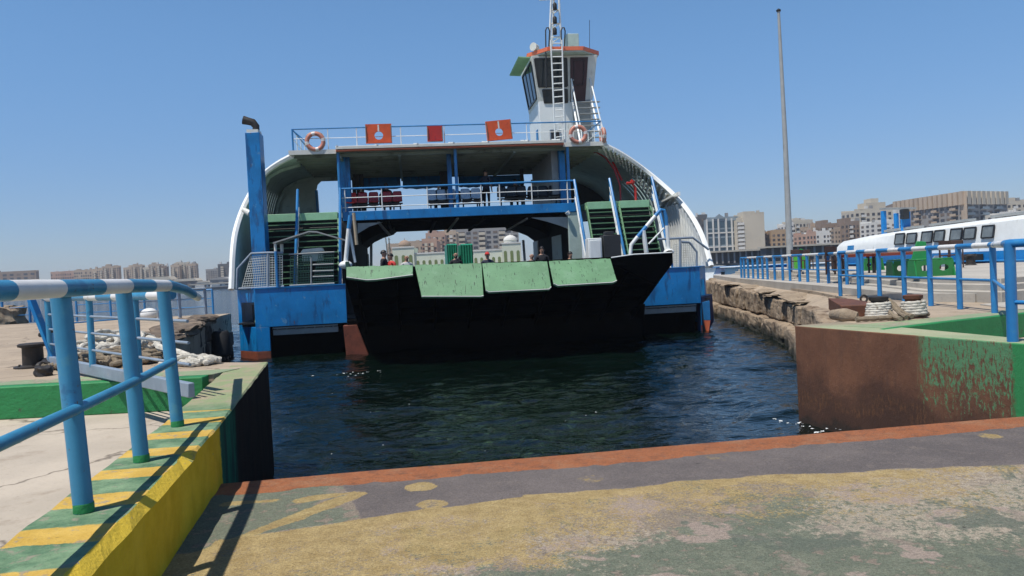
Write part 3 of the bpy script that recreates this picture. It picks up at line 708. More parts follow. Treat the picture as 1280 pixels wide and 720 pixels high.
def railing(name, parent, runs, top, wires, post_at, mt_top, mt_low, r=.028, rw=.014, base=None):
    """runs: list of points (top line); posts at fractions"""
    mb = MB(); mb.tube(runs, r, 8); mb.slot(1)
    for dz in wires: mb.tube([p + Vector((0, 0, -dz)) for p in runs], rw, 6)
    for p in post_at: mb.tube([p, p + Vector((0, 0, -top))], rw * 1.35, 6)
    return mb.build(name, [mt_top, mt_low], parent)
a, c_ = fp(365, 160, 2.6), fp(751, 153, 2.6); z_ = .5 * (a.z + c_.z)
pts = [Vector((a.x, 2.6, z_)), Vector((c_.x, 2.6, z_))]
posts = [pts[0].lerp(pts[1], f_) for f_ in (0, .11, .2, .34, .48, .62, .75, .87, 1)]
railing('roof_railing', ferry, pts, .82, (.38,), posts, M['blue_rail'], M['white'])
for s_, x_ in ((-1, pts[0].x), (1, pts[1].x)):
    q = [Vector((x_, 2.6, z_)), Vector((x_, 11, z_))]
    railing('roof_railing', ferry, q, .82, (.38,), [q[0].lerp(q[1], k / 7) for k in range(1, 8)], M['blue_rail'], M['white'])
mb = MB(); mb.tube([Vector((pts[0].x, 2.6, z_ - .02)), Vector((pts[0].x + .9, 2.62, RF + .1))], .022, 6); mb.tube([Vector((pts[0].x, 2.6, z_)), Vector((pts[0].x, 2.6, RF))], .035, 6); mb.build('rail_brace', M['blue_rail'], ferry)

# passenger deck
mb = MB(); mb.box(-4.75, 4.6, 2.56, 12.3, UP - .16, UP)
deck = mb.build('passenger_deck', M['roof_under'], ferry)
mb = MB()
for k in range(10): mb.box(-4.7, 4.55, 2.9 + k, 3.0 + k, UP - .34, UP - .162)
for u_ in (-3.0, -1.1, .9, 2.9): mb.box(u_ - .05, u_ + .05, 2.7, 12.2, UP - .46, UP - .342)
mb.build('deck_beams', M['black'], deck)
ba, bb = fp(428, 263, 2.5), fp(720, 256, 2.5)
MB().box(ba.x, bb.x, 2.46, 2.556, UP - .33, UP + .03).build('deck_edge_beam', M['blue_royal'], deck, bevel=.012)
a, c_ = fp(426, 234, 2.52), fp(718, 227, 2.52); z_ = UP + .93
pts = [Vector((a.x, 2.52, z_)), Vector((c_.x, 2.52, z_))]
railing('deck_railing', ferry, pts, .92, (.36, .74), [pts[0].lerp(pts[1], f_) for f_ in (.015, .168, .36, .59, .67, .81, .967)], M['blue_rail'], M['white'], .04, .018)
def post(name, p, q, r, mt, sq=False):
    mb = MB()
    if sq: mb.bar(p, q, r * 2, r * 2, up=(0, 1, 0))
    else: mb.tube([p, q], r, 12)
    return mb.build(name, mt, ferry, bevel=.01 if sq else 0)
for x_ in (424.5, 571, 711.5):
    p = fp(x_, 232, 2.58).x; post('support_post', (p, 2.62, UP), (p, 2.62, RF), .065, M['blue_rail'])
for x_, w_ in ((430, .11), (436, .10), (563, .09)):
    p = fp(x_, 240, 3.6).x; post('support_post', (p, 3.6, UP), (p, 3.6, RF), w_, M['blue_royal'], True)
for x_ in (443, 448, 453, 553, 557.5, 561.5, 653):
    p = fp(x_, 240, 9).x; post('support_post', (p, 9, UP), (p, 9, RF), .085, M['dark'], True)
p = fp(697, 230, 3.6).x; MB().box(p - .22, p + .05, 3.6, 9, UP, RF).build('partition', M['grey'], ferry)
p = fp(704, 230, 3.3).x; MB().box(p - .12, p + .12, 3.3, 3.6, UP, RF).build('support_post', M['blue_royal'], ferry)
p = fp(691, 230, 8.0).x; MB().box(fp(672, 230, 8).x, fp(688, 230, 8).x, 8, 8.05, UP, RF - .1).build('partition', M['grey'], ferry)
for x0, x1, y0, y1 in ((441, 501, 222.5, 235), (503, 554, 222.5, 233.5), (573, 610, 222, 232), (611, 655, 221, 231)):
    mb = MB(); a, c_ = fp(x0, y0, 10.6), fp(x1, y1, 10.6); n_ = 12
    rows = []
    for i in range(n_ + 1):
        f_ = i / n_; u_ = lerp(a.x, c_.x, f_); sag = .06 * math.sin(f_ * math.pi) + .02 * math.sin(f_ * 23)
        rows.append([(u_, 10.62, a.z + .05), (u_, 10.5 + .03 * math.sin(f_ * 17), lerp(a.z, c_.z, .5)), (u_, 10.56, c_.z - sag), (u_, 10.7, c_.z - sag), (u_, 10.72, a.z + .05)])
    vs = [p for r_ in rows for p in r_]; fs = []
    for i in range(n_):
        for j in range(5): fs.append((i * 5 + j, i * 5 + (j + 1) % 5, (i + 1) * 5 + (j + 1) % 5, (i + 1) * 5 + j))
    fs += [(0, 1, 2, 3, 4), tuple(n_ * 5 + j for j in (4, 3, 2, 1, 0))]
    mb.add(vs, fs).build('tarpaulin', M['blue_royal'], ferry)

# tunnel over the car deck: side casings, haunches, braces
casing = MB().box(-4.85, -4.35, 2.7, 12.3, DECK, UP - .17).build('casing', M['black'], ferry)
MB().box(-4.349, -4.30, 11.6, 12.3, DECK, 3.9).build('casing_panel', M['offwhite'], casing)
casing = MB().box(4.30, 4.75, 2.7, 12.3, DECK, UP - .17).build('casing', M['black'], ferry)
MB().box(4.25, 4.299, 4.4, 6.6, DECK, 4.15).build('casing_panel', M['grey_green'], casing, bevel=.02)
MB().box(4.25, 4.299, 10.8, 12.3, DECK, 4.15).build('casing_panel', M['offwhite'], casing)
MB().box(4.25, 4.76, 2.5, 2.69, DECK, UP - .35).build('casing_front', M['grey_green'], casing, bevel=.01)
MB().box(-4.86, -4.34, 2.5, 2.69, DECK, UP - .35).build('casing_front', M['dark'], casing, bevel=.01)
for s_, w0 in ((-1, -4.34), (1, 4.29)):
    k_ = -s_; hn = MB()
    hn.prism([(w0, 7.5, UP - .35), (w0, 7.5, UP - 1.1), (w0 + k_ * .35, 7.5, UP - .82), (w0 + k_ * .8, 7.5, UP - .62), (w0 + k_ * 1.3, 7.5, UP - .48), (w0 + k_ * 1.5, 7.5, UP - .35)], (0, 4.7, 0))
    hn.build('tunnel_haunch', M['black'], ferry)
mb = MB(); mb.prism([fp(664, 272, 2.62), fp(713, 271, 2.62), fp(713, 287, 2.62), fp(700, 282, 2.62), fp(684, 277, 2.62)], (0, .08, 0)); mb.build('arch_gusset', M['grey'], ferry); mb = MB(); mb.prism([fp(447, 279, 2.62), fp(478, 278, 2.62), fp(462, 283, 2.62), fp(447, 292, 2.62)], (0, .08, 0)); mb.build('arch_gusset', M['grey'], ferry)
mb = MB(); 
for p, q, w_ in ((fp(659, 273, 2.8), fp(632, 289, 6.0), .05), (fp(473, 278, 2.9), fp(487, 294, 6.5), .09), (fp(572, 273, 2.9), fp(559, 290, 8), .09)): MB().bar(p, q, w_, .06).build('brace', M['grey'], ferry)
mb = MB(); mb.tube([fp(708.5, 265, 2.35), fp(711, 268, 2.35)], [.10, .08], 10); mb.build('deck_lamp', M['white'], ferry)
for p, q in ((fp(464, 334, 12), fp(464, 305, 12)), (fp(656, 326, 12), fp(654, 300, 12))): MB().tube([p, q], .07, 8).build('stanchion', M['white'], ferry)
mb = MB(); mb.tube([fp(485, 326, 14), fp(482, 297, 14)], .03, 6); mb.tube([fp(488, 326, 14), fp(486, 297, 14)], .03, 6); 
for k in range(6): mb.tube([fp(485, 324 - k * 5, 14), fp(488, 324 - k * 5, 14)], .02, 5)
mb.build('stern_mast', M['grey'], ferry)

# stairs
def stair(u0, u1, nm):
    w_ = u1 - u0; r_ = empty(nm, (0, 0, 0)); r_.parent = ferry
    land = MB(); land.box(u0, u1, 2.30, 3.6, UP - .27, UP + .02); land.build('landing', M['mint_bright'], r_, bevel=.01)
    n_ = 16; top, bot = UP - .22, DECK + .1
    bk = MB(); bk.hexa([(u0, 2.42, UP - .7), (u1, 2.42, UP - .7), (u1, 2.5, UP - .28), (u0, 2.5, UP - .28), (u0, .35, DECK), (u1, .35, DECK), (u1, .6, DECK), (u0, .6, DECK)]); bk.build('stair_back', M['dark'], r_)
    st = MB()
    for s_ in (u0 - .05, u1): st.hexa([(s_, .25, DECK), (s_ + .05, .25, DECK), (s_ + .05, .55, DECK), (s_, .55, DECK), (s_, 2.2, UP - .3), (s_ + .05, 2.2, UP - .3), (s_ + .05, 2.5, UP - .1), (s_, 2.5, UP - .1)])
    st.build('stringer', M['mint'], r_)
    proto = None
    for k in range(n_):
        f_ = (k + .6) / n_; v_ = lerp(2.28, .3, f_); z_ = lerp(UP - .27, DECK + .1, f_)
        if proto is None:
            proto = MB().box(u0, u1, -.14, .12, -.042, 0).build('tread', M['green_step'], r_, loc=(0, v_, z_), bevel=.006)
            nz_ = MB().box(u0, u1, -.158, -.1405, -.030, .004).build('nosing', M['mint'], proto)
        else:
            c_ = copy_tree(proto, r_); c_.location = (0, v_, z_)
    return r_
sl = stair(fp(330, 272, 2.4).x - .1, fp(422, 267, 2.4).x, 'staircase')
sr_ = stair(fp(734, 262, 2.4).x, fp(772, 259, 2.4).x - .02, 'staircase')
sr2 = stair(fp(773, 259, 2.4).x + .04, fp(811, 255, 2.4).x, 'staircase')
def stair_rail(u_, mt=M['blue_rail'], top_w=UP + .95, wf=2.45, r=.055, end=(.2, 2.35)):
    mb = MB(); t0 = Vector((u_, wf, top_w)); t1 = Vector((u_, end[0], end[1])); dn = Vector((0, 0, -.95))
    mb.tube([t0 + dn, t0, t1, t1 + Vector((0, 0, -.95))], r, 8); mb.slot(1)
    for f_ in (.35, .7): mb.tube([t0 + dn * f_, t1 + dn * f_], r * .6, 6)
    for f_ in (.33, .66): p = t0.lerp(t1, f_); mb.tube([p, p + dn], r * .6, 6)
    return mb.build('stair_railing', [mt, M['white']], ferry)
for x_ in (718, 762, 815): stair_rail(fp(x_, 228, 2.45).x)
for x_ in (372, 425): stair_rail(fp(x_, 236, 2.45).x)
p = fp(426, 300, 1.5).x

# exhaust column with bent black pipe
a, c_ = fp(306, 165, .7), fp(324, 165, .7)
mb = MB(); mb.box(a.x, c_.x, .7, 1.5, DECK, a.z - .02); ex = mb.build('exhaust_casing', M['blue_royal'], ferry, bevel=.015)
mb = MB(); zt = a.z; mb.box(a.x + .05, c_.x - .05, .75, 1.45, zt - .019, zt + .10); mb.build('casing_cap', M['offwhite'], ex)
mb = MB(); q = [fp(320, 164, 1.1), fp(320, 158, 1.1), fp(316, 153, 1.1), fp(310, 151.5, 1.1), fp(304, 150, 1.1)]; mb.tube(q, [.13, .13, .14, .14, .16], 12); mb.build('exhaust_pipe', M['iron'], ex)

# mesh guards on the sponsons
def lattice(mb, quad, step=.085, r=.011):
    a, b_, c_, d = [Vector(p) for p in quad]     # bl, br, tr, tl
    n1 = max(2, int((b_ - a).length / step)); n2 = max(2, int((d - a).length / step))
    for i in range(n1 + 1): f_ = i / n1; mb.bar(a.lerp(b_, f_), d.lerp(c_, f_), r * 2, r, up=(0, 1, 0))
    for j in range(n2 + 1): f_ = j / n2; p, q = a.lerp(d, f_), b_.lerp(c_, f_); mb.bar(p + Vector((0, -r, 0)), q + Vector((0, -r, 0)), r * 2, r, up=(0, 1, 0))
def guard(quads, frame, mt=M['offwhite'], fm=M['greyblue'], fr=.045):
    r_ = MB()
    for q in frame: r_.tube(q, fr, 8)
    o = r_.build('guard_frame', fm, ferry)
    mb = MB()
    for q in quads: lattice(mb, q)
    mb.build('guard_mesh', mt, o)
    return o
v_ = .06
B0 = 2.53
def gp(x_, y_): p = fp(x_, y_, v_); return p
guard([[gp(302, 361), gp(333, 359), gp(333, 319), gp(313, 321)], [gp(337, 359), gp(353, 358), gp(353, 319), gp(337, 319)]],
      [[gp(296, 361), gp(297, 336), gp(314, 317), gp(334, 316), gp(354, 316)], [gp(335, 359), gp(335, 317)], [gp(298, 361), gp(355, 358)]])
guard([[gp(363, 357), gp(389, 355), gp(389, 320), gp(363, 321)], [gp(391, 355), gp(417, 354), gp(417, 316), gp(399, 317)]],
      [[gp(389, 356), gp(389, 322)], [gp(362, 357), gp(418, 354)], [gp(391, 331), gp(417, 330)], [gp(391, 339), gp(417, 338)], [gp(391, 346), gp(417, 345)], [gp(361, 318), gp(418, 315)]], mt=M['darkgreen'], fm=M['grey'], fr=.03)
guard([[gp(842, 334), gp(871, 333), gp(871, 310), gp(866, 303), gp(842, 304)]][0:0] + [[gp(842, 334), gp(849, 334), gp(849, 305), gp(842, 306)], [gp(852, 334), gp(870, 333), gp(866, 304), gp(852, 304)]],
      [[gp(822, 299), gp(866, 297), gp(886, 312)], [gp(850, 334), gp(850, 299)], [gp(852, 302), gp(862, 303), gp(871, 315), gp(871, 334)]])
# hood over the left gangway, with its legs
mb = MB(); q = [fp(341, 303, -.1), fp(386, 288.5, -.1), fp(396, 289, -.1), fp(434, 300, -.1)]
prof = [p + Vector((0, 0, 0)) for p in q] + [p + Vector((0, 0, -.05)) for p in reversed(q)]
mb.prism(prof, (0, .9, 0)); hood = mb.build('gangway_hood', M['grey'], ferry)
mb = MB(); mb.tube([fp(344, 304, 0), fp(344.5, 314, 0), fp(347, 361, 0)], .05, 8, slots=[0, 1]); mb.build('hood_leg', [M['offwhite'], M['blue_rail']], hood)
MB().tube([fp(352, 305, .3), fp(352.5, 315, .3)], .06, 8).build('hood_leg', M['offwhite'], hood)
mb = MB(); a = fp(375, 316, .2); mb.hexa([a + Vector(q) for q in ((0, 0, -.02), (.85, 0, .02), (.85, .4, .02), (0, .4, -.02), (.1, 0, .12), (.78, 0, .16), (.78, .4, .16), (.1, .4, .12))]); mb.slot(1).box(a.x + .06, a.x + .78, .22, .55, a.z - .33, a.z - .03); mb.build('locker', [M['offwhite'], M['grey_green']], ferry, bevel=.02)
# cabinet and dark box beside the right stairs
a, c_ = fp(735, 298, -.05), fp(753, 322, -.05); mb = MB(); mb.box(a.x, c_.x, -.05, .5, DECK, a.z); cb = mb.build('deck_cabinet', M['white'], ferry, bevel=.02)
MB().box(a.x + .05, c_.x - .05, -.075, -.051, DECK + .15, a.z - .08).build('cabinet_door', M['white'], cb, bevel=.01)
a, c_ = fp(754, 294, 0), fp(777, 320, 0); mb = MB(); mb.box(a.x, c_.x, 0, .6, DECK, a.z); mb.box(a.x + .1, a.x + .45, .1, .4, a.z, a.z + .14); mb.build('winch_box', M['dark'], ferry, bevel=.02)
# red fire line under the right shell
mb = MB(); mb.tube([fp(735, 193, 5), fp(745, 190, 4.6), fp(757, 197, 4.2), (fp(768, 212, 3.8)), fp(775, 232, 3.6), fp(776, 255, 3.5)], .035, 8); mb.tube([fp(766, 203, 4.6), fp(777, 225, 4)], .05, 8); mb.build('fire_pipe', M['shaded_red_seat'], ferry)
mb = MB(); q = [fp(783, 229, 3.2), fp(790, 229, 3.2), fp(794, 235, 3.2), fp(795, 252, 3.2), fp(786, 256, 3.2)]; mb.tube(q, .06, 8); mb.tube([q[1], q[1] + Vector((.05, -.02, .12))], .1, 8); mb.build('fire_hydrant', M['red'], ferry)

# ------------------------------------------------------------------ wheelhouse
VH = 7.0
wh = empty('wheelhouse', (0, 0, 0)); wh.parent = ferry
zb = RF + .07
f0, f1 = fp(676, 165, VH).x, fp(742, 165, VH).x
b0 = f0 + .15; d0 = VH + 3.1
zc_ = fp(706, 126, VH).z; zt_ = fp(706, 71, VH).z
t0, t1 = fp(664, 74, VH - .15).x, fp(746, 72, VH - .15).x
tower = MB().hexa([(f0, VH, zb), (f1, VH, zb), (f1, d0, zb), (f0, d0, zb), (f0 - .03, VH, zc_), (f1 + .02, VH, zc_), (f1 + .02, d0, zc_), (f0 - .03, d0, zc_)]).build('tower', M['white'], wh, bevel=.015)
cab = MB().hexa([(f0 - .03, VH, zc_), (f1 + .02, VH, zc_), (f1 + .02, d0, zc_), (f0 - .03, d0, zc_), (t0, VH - .25, zt_), (t1, VH - .25, zt_), (t1, d0 + .2, zt_), (t0, d0 + .2, zt_)]).build('cabin', M['offwhite'], wh, bevel=.015)
FR = [Vector((f0 - .03, VH, zc_)), Vector((f1 + .02, VH, zc_)), Vector((t1, VH - .25, zt_)), Vector((t0, VH - .25, zt_))]
LFc = [Vector((f0 - .03, d0, zc_)), Vector((f0 - .03, VH, zc_)), Vector((t0, VH - .25, zt_)), Vector((t0, d0 + .2, zt_))]
def onq(Q, a, b_): return Q[0].lerp(Q[1], a).lerp(Q[3].lerp(Q[2], a), b_)
def paneq(Q, a0, a1, b0_, b1_, n, fr=.06, mull=(), nm='window', mt=None, parent=None, fm=None):
    q = [onq(Q, a0, b0_), onq(Q, a1, b0_), onq(Q, a1, b1_), onq(Q, a0, b1_)]
    w_ = MB()
    for i in range(4): w_.bar(q[i] + n * .02, q[(i + 1) % 4] + n * .02, fr, .07, up=n)
    for mfr in mull: w_.bar(q[0].lerp(q[1], mfr) + n * .015, q[3].lerp(q[2], mfr) + n * .015, fr, .05, up=n)
    o = w_.build(nm, fm or M['darkframe'], parent or wh)
    MB().prism([p + n * .004 for p in q], n * .014).build('pane', mt or M['glass'], o)
    return o
nF = (FR[1] - FR[0]).cross(FR[3] - FR[0]).normalized(); nL = (LFc[1] - LFc[0]).cross(LFc[3] - LFc[0]).normalized()
if nF.y > 0: nF = -nF
if nL.x > 0: nL = -nL
paneq(FR, .04, .53, .32, .93, nF, .07, (.86,), parent=cab)
paneq(LFc, .12, .92, .10, .90, nL, .08, (.33, .66), parent=cab)
TQ = [Vector((f0, VH, zb)), Vector((f1, VH, zb)), Vector((f1 + .02, VH, zc_)), Vector((f0 - .03, VH, zc_))]
nT = Vector((0, -1, 0))
paneq(FR, .10, .53, -.04, .25, nF, .05, (.72,), parent=cab)
paneq(TQ, .18, .36, .26, .50, nT, .05, parent=tower, mt=M['dark'], fm=M['greyblue'])
# door
dq = [onq(FR, .585, -.03), onq(FR, .86, -.03), onq(FR, .86, .95), onq(FR, .585, .95)]
m_ = M['maroon_door'] = mat('maroon_door_paint', (.045, .012, .012), .4, var=.2)
mb = MB(); mb.prism([p + nF * .005 for p in dq], nF * .05); door = mb.build('door', m_, wh, bevel=.01)
paneq(FR, .64, .80, .34, .88, nF * 3.0, .015, parent=door, mt=M['glass'])
mb = MB(); p = onq(FR, .63, .45); mb.sphere(p + nF * .09, .04, 8, 6); mb.build('handle', M['grey'], door)
# roof of the wheelhouse with orange trim
rf = MB(); e0, e1 = fp(656.5, 68, VH + .3).x, fp(752, 65, VH - .6).x
oct_ = [(e0 + .12, VH + .3), (e0 + .9, VH - .75), (e1 - .9, VH - .75), (e1, VH + .1), (e1, d0 + .3), (e0 + .35, d0 + .3)]
rf.prism([(x_, y_, zt_ + .02) for x_, y_ in oct_], (0, 0, .10)); cr_ = rf.build('cabin_roof', M['grey_green'], wh)
tr = MB()
for i in range(len(oct_)):
    a, c_ = oct_[i], oct_[(i + 1) % len(oct_)]; tr.bar((a[0], a[1], zt_ + .17), (c_[0], c_[1], zt_ + .17), .09, .17)
tr.build('roof_trim', M['orange_trim'], cr_)
mb = MB()   # green awning over the side window
a0_, a1_ = onq(LFc, .03, .96) + Vector((-.06, 0, 0)), onq(LFc, 1.0, .96) + Vector((-.06, 0, 0)); ad = Vector((-.52, 0, .03)); aw = [a0_, a1_, a1_ + ad, a0_ + ad]
mb.prism(aw, (-.03, 0, .04)); mb.build('awning', M['mint_bright'], wh)
# access stairs and side rails
sa = empty('cabin_stairs', (0, 0, 0)); sa.parent = wh
u0, u1 = onq(FR, .62, 0).x, onq(FR, .95, 0).x; zt2 = zc_ + .02; yb = VH - 1.7
for k in range(9):
    f_ = (k + .5) / 9; MB().box(u0, u1 + .05 * k, lerp(yb, VH - .15, f_) - .1, lerp(yb, VH - .15, f_) + .1, lerp(zb, zt2, f_) - .02, lerp(zb, zt2, f_) + .015).build('tread', M['grey'], sa)
mb = MB()
for u_, bend in ((u0 - .03, .02), (u1 + .02, .12)):
    mb.tube([(u_, VH - .15, zt2 + .95), (u_ + bend, yb, zb + .95), (u_ + bend, yb, zb)], .035, 8); mb.tube([(u_, VH - .15, zt2), (u_ + bend, yb, zb + .05)], .05, 8); mb.tube([(u_, VH - .15, zt2 + .95), (u_, VH - .15, zt2)], .03, 6)
mb.build('stair_handrail', M['white'], sa)
MB().hexa([(u0, VH - .02, zb), (u1, VH - .02, zb), (u1, VH - .01, zb), (u0, VH - .01, zb), (u0, VH - .02, zt2), (u1, VH - .02, zt2), (u1, VH - .01, zt2), (u0, VH - .01, zt2)]).build('stair_backing', M['grey'], sa)
# ladder up the front
ld = MB(); vL = VH - .9
A0, A1 = fp(694, 176, vL), fp(688.5, 50, vL); B0_, B1_ = fp(706, 174, vL), fp(702.5, 50, vL)
ld.tube([A0, A1], .036, 8); ld.tube([B0_, B1_], .036, 8)
for k in range(15): f_ = (k + .5) / 15; ld.tube([A0.lerp(A1, f_), B0_.lerp(B1_, f_)], .026, 6)
ld.build('ladder', M['white'], wh)
mb = MB()
for x_ in (683, 702.5):
    mb = MB(); a = fp(x_, 110, VH - .6); t_ = fp(x_ - 1, 38, VH - .6); mb.tube([a, t_, t_ + Vector((.06, 0, .12)), t_ + Vector((.14, 0, .12)), t_ + Vector((.2, .1, 0)), fp(x_ + 3, 60, VH - .4)], .03, 8); mb.build('grab_rail', M['dark'], wh)
# mast
ms_ = MB(); vm = VH + .4
a0, a1 = fp(686.5, 64, vm), fp(689.5, -14, vm); c0, c1 = fp(702, 63, vm), fp(698, -14, vm)
k0, k1 = Vector((lerp(a0.x, c0.x, .5), vm + 1.0, a0.z)), Vector((lerp(a1.x, c1.x, .5), vm + .25, a1.z))
for p, q in ((a0, a1), (c0, c1), (k0, k1)): ms_.tube([p, q], .05, 8)
for f_ in (.0, .22, .44, .66, .88): ms_.tube([a0.lerp(a1, f_), c0.lerp(c1, f_)], .035, 6); ms_.tube([a0.lerp(a1, f_), k0.lerp(k1, f_)], .025, 6); ms_.tube([c0.lerp(c1, f_), k0.lerp(k1, f_)], .025, 6)
mast = ms_.build('mast', M['white'], wh)
for y_ in (8, 25, 39):
    c_ = fp(693.5, y_, vm - .1); MB().lathe(c_ + Vector((0, 0, -.16)), [(.09, 0), (.10, .02), (.10, .26), (.07, .3), (.03, .34)], 12).build('signal_lamp', M['rubber'], mast)
MB().tube([fp(674, 0, vm), fp(712, -2, vm)], .03, 6).build('yard', M['white'], mast)
mb = MB(); q = fp(669, 59, VH); mb.tube([q + Vector((.14, .18, -.06)), q + Vector((.05, 0, -.03)), q + Vector((-.13, -.18, -.02))], [.10, .15, .19], 16); mb.box(q.x - .05, q.x + .05, VH - .05, VH + .05, zt_ + .1, q.z - .1); mb.build('searchlight', M['offwhite'], cr_)
a, c_ = fp(706, 45, VH + 1), fp(722, 62, VH + 1); MB().box(a.x, c_.x, VH + .6, VH + 1.4, zt_ + .12, a.z).build('roof_unit', M['grey_green'], cr_, bevel=.03)
MB().tube([fp(737, 62, VH + .5), fp(737, 25, VH + .5)], .012, 6).build('antenna', M['dark'], cr_)
mb = MB(); mb.box(f0 + .3, f0 + 2.3, VH - .35, VH - .3, zb + .62, zb + .7); mb.tube([(f0 + .3, VH - .3, zb + .65), (f0 + .3, VH, zb + .65)], .03, 6); mb.tube([(f0 + 2.2, VH - .3, zb + .65), (f0 + 2.2, VH, zb + .65)], .03, 6); mb.build('barrier_rail', M['red'], wh)
mb = MB(); q = onq(LFc, .75, 0); mb.box(q.x - .03, q.x + .005, lerp(VH, d0, .2), lerp(VH, d0, .33), zb + .15, zb + 1.5); mb.build('side_door', M['blue_rail'], tower)
# ------------------------------------------------------------------ left quay: handrail, gate, bollard, ropes, far railings
def rail_stripes(pts, cuts, r, n=14, first=1):
    """striped tube: cuts = distances along the polyline where the paint changes"""
    P = [Vector(p) for p in pts]; acc = [0]
    for a, c in zip(P[:-1], P[1:]): acc.append(acc[-1] + (c - a).length)
    L_ = sorted(set([0, acc[-1]] + acc + [c for c in cuts if 0 < c < acc[-1]]))
    def at(d):
        for i in range(len(acc) - 1):
            if d <= acc[i + 1] + 1e-6: return P[i].lerp(P[i + 1], (d - acc[i]) / max(1e-6, acc[i + 1] - acc[i]))
        return P[-1]
    q = [at(d) for d in L_]; sl = []
    for a, c in zip(L_[:-1], L_[1:]): sl.append((sum(1 for k in cuts if k <= (a + c) / 2) + first) % 2)
    return MB().tube(q, r, n, slots=sl)
ZR = 2.765
pp = [G(105, 640, 1.6), G(177, 577, 1.6), G(222, 533, 1.6)]
d0 = (pp[0] - pp[1]).normalized()
start = pp[0] + d0 * 3.2
hr = empty('handrail', pp[1], 0, 'thick blue and white striped pipe handrail on the yellow sided kerb wall', 'handrail')
def rel(p): return Vector(p) - pp[1]
line_ = [Vector((start.x, start.y, ZR)), Vector((pp[0].x, pp[0].y, ZR)), Vector((pp[1].x, pp[1].y, ZR)), Vector((pp[2].x, pp[2].y, ZR - .01)), A(231, 362, 8.0), A(247, 371.5, 9.3)]
# paint changes seen along the rail, as distances
def dist_at(px):
    best = None; acc = 0
    for a, c in zip(line_[:-1], line_[1:]):
        n_ = 200
        for i in range(n_):
            p = a.lerp(c, i / n_)
            if p.y > .5:
                x_ = 640 + 1000 * (p.x / p.y)
                if best is None or abs(x_ - px) < best[0]: best = (abs(x_ - px), acc + (c - a).length * i / n_)
        acc += (c - a).length
    return best[1]
cuts = [dist_at(x_ + 6) for x_ in (5, 67, 118, 153, 183, 203)] + [dist_at(241)]
cuts = [cuts[0] - 1.0, cuts[0] - .5] + cuts
mb = rail_stripes([rel(p) for p in line_], cuts, .046, 18, first=1); mb.build('top_rail', [M['white_rail'], M['blue_teal']], hr)
zm = 2.14
mid_ = [Vector((start.x, start.y, zm + .02)), Vector((pp[0].x, pp[0].y, zm)), Vector((pp[1].x, pp[1].y, zm)), Vector((pp[2].x, pp[2].y, zm))]
MB().tube([rel(p) for p in mid_], .029, 14).build('mid_rail', M['blue_teal'], hr)
for p in pp + [pp[0] + d0 * 1.35, pp[0] + d0 * 2.7]:
    q = rel(Vector((p.x, p.y, 1.6))); o = MB().tube([q, q + Vector((-.055, 0, ZR - 1.60))], .05, 18).build('post', M['blue_teal'], hr)
    MB().lathe(q, [(.0515, 0.002), (.0515, .045), (.0505, .05)], 18).build('post_foot', M['green_wall'], o)
# gate standing across the pavement end
ga, gb = G(62, 461, 1.6), G(240, 499, 1.6)
gt = empty('gate', (ga.x, ga.y, 1.6), 0, 'blue and white barrier gate of thin bars standing on a grey channel', 'gate')
def rg(p): return Vector(p) - Vector((ga.x, ga.y, 1.6))
zt = 2.66
MB().bar(rg((ga.x, ga.y, 1.72)), rg((gb.x, gb.y, 1.69)), .07, .15).build('bottom_channel', M['greyblue'], gt, bevel=.01)
gl = (gb - ga); gln = gl.length
rail_stripes([rg((ga.x, ga.y, zt)), rg((lerp(ga.x, gb.x, .93), lerp(ga.y, gb.y, .93), zt))], [.1, 1.5, 2.1, 2.6, 3.2, 3.9, 4.4, 4.9], .05, 14, 1).build('top_rail', [M['white_rail'], M['blue_teal']], gt)
for z_, e in ((1.98, 1.0), (2.2, 1.0), (2.42, 1.0)):
    MB().tube([rg((ga.x, ga.y, z_)), rg((lerp(ga.x, gb.x, e), lerp(ga.y, gb.y, e), z_ - .03))], .016, 8).build('bar', M['greyblue'], gt)
for f_ in (.02, .40, .72):
    p = ga.lerp(gb, f_); MB().tube([rg((p.x, p.y, 1.75)), rg((p.x, p.y, zt))], .042, 12).build('upright', M['blue_teal'], gt)
mb = MB(); p = rg((ga.x, ga.y, 1.6)); mb.bar(p + Vector((.12, -.05, .15)), p + Vector((-.20, -.02, zt - 1.6)), .05, .16, up=(0, 1, 0)); mb.build('brace_plate', M['blue_royal'], gt, bevel=.01)
for z_ in (.52, .58): MB().tube([p + Vector((-.05 + (z_ - .52) * 3, -.10, z_)), p + Vector((-.05 + (z_ - .52) * 3, -.05, z_))], .035, 8).build('bolt', M['iron'], gt)

def railing_thing(name, label, base, top_h, mids, cuts_len, r, rp, mt=None, group=None, mid_r=.016, posts=None):
    """base: list of base points; striped or plain top rail"""
    o0 = Vector(base[0]); r_ = empty(name, o0, 0, label, 'railing', group)
    top = [Vector(p) - o0 + Vector((0, 0, top_h)) for p in base]
    if cuts_len:
        tot = sum((a - c).length for a, c in zip(top[:-1], top[1:])); rr = random.Random(len(label)); cts = []; d = 0
        while d < tot: d += cuts_len * rr.uniform(.75, 1.25); cts.append(d)
        rail_stripes(top, cts, r, 12).build('top_rail', [M['white_rail'], mt or M['blue_rail']], r_)
    else: MB().tube(top, r, 10).build('top_rail', mt or M['blue_rail'], r_)
    for h in mids: MB().tube([p + Vector((0, 0, h - top_h)) for p in top], mid_r, 8).build('mid_rail', mt or M['blue_rail'], r_)
    for p in (posts or base):
        q = Vector(p) - o0; MB().tube([q, q + Vector((0, 0, top_h))], rp, 10).build('post', mt or M['blue_rail'], r_)
    return r_
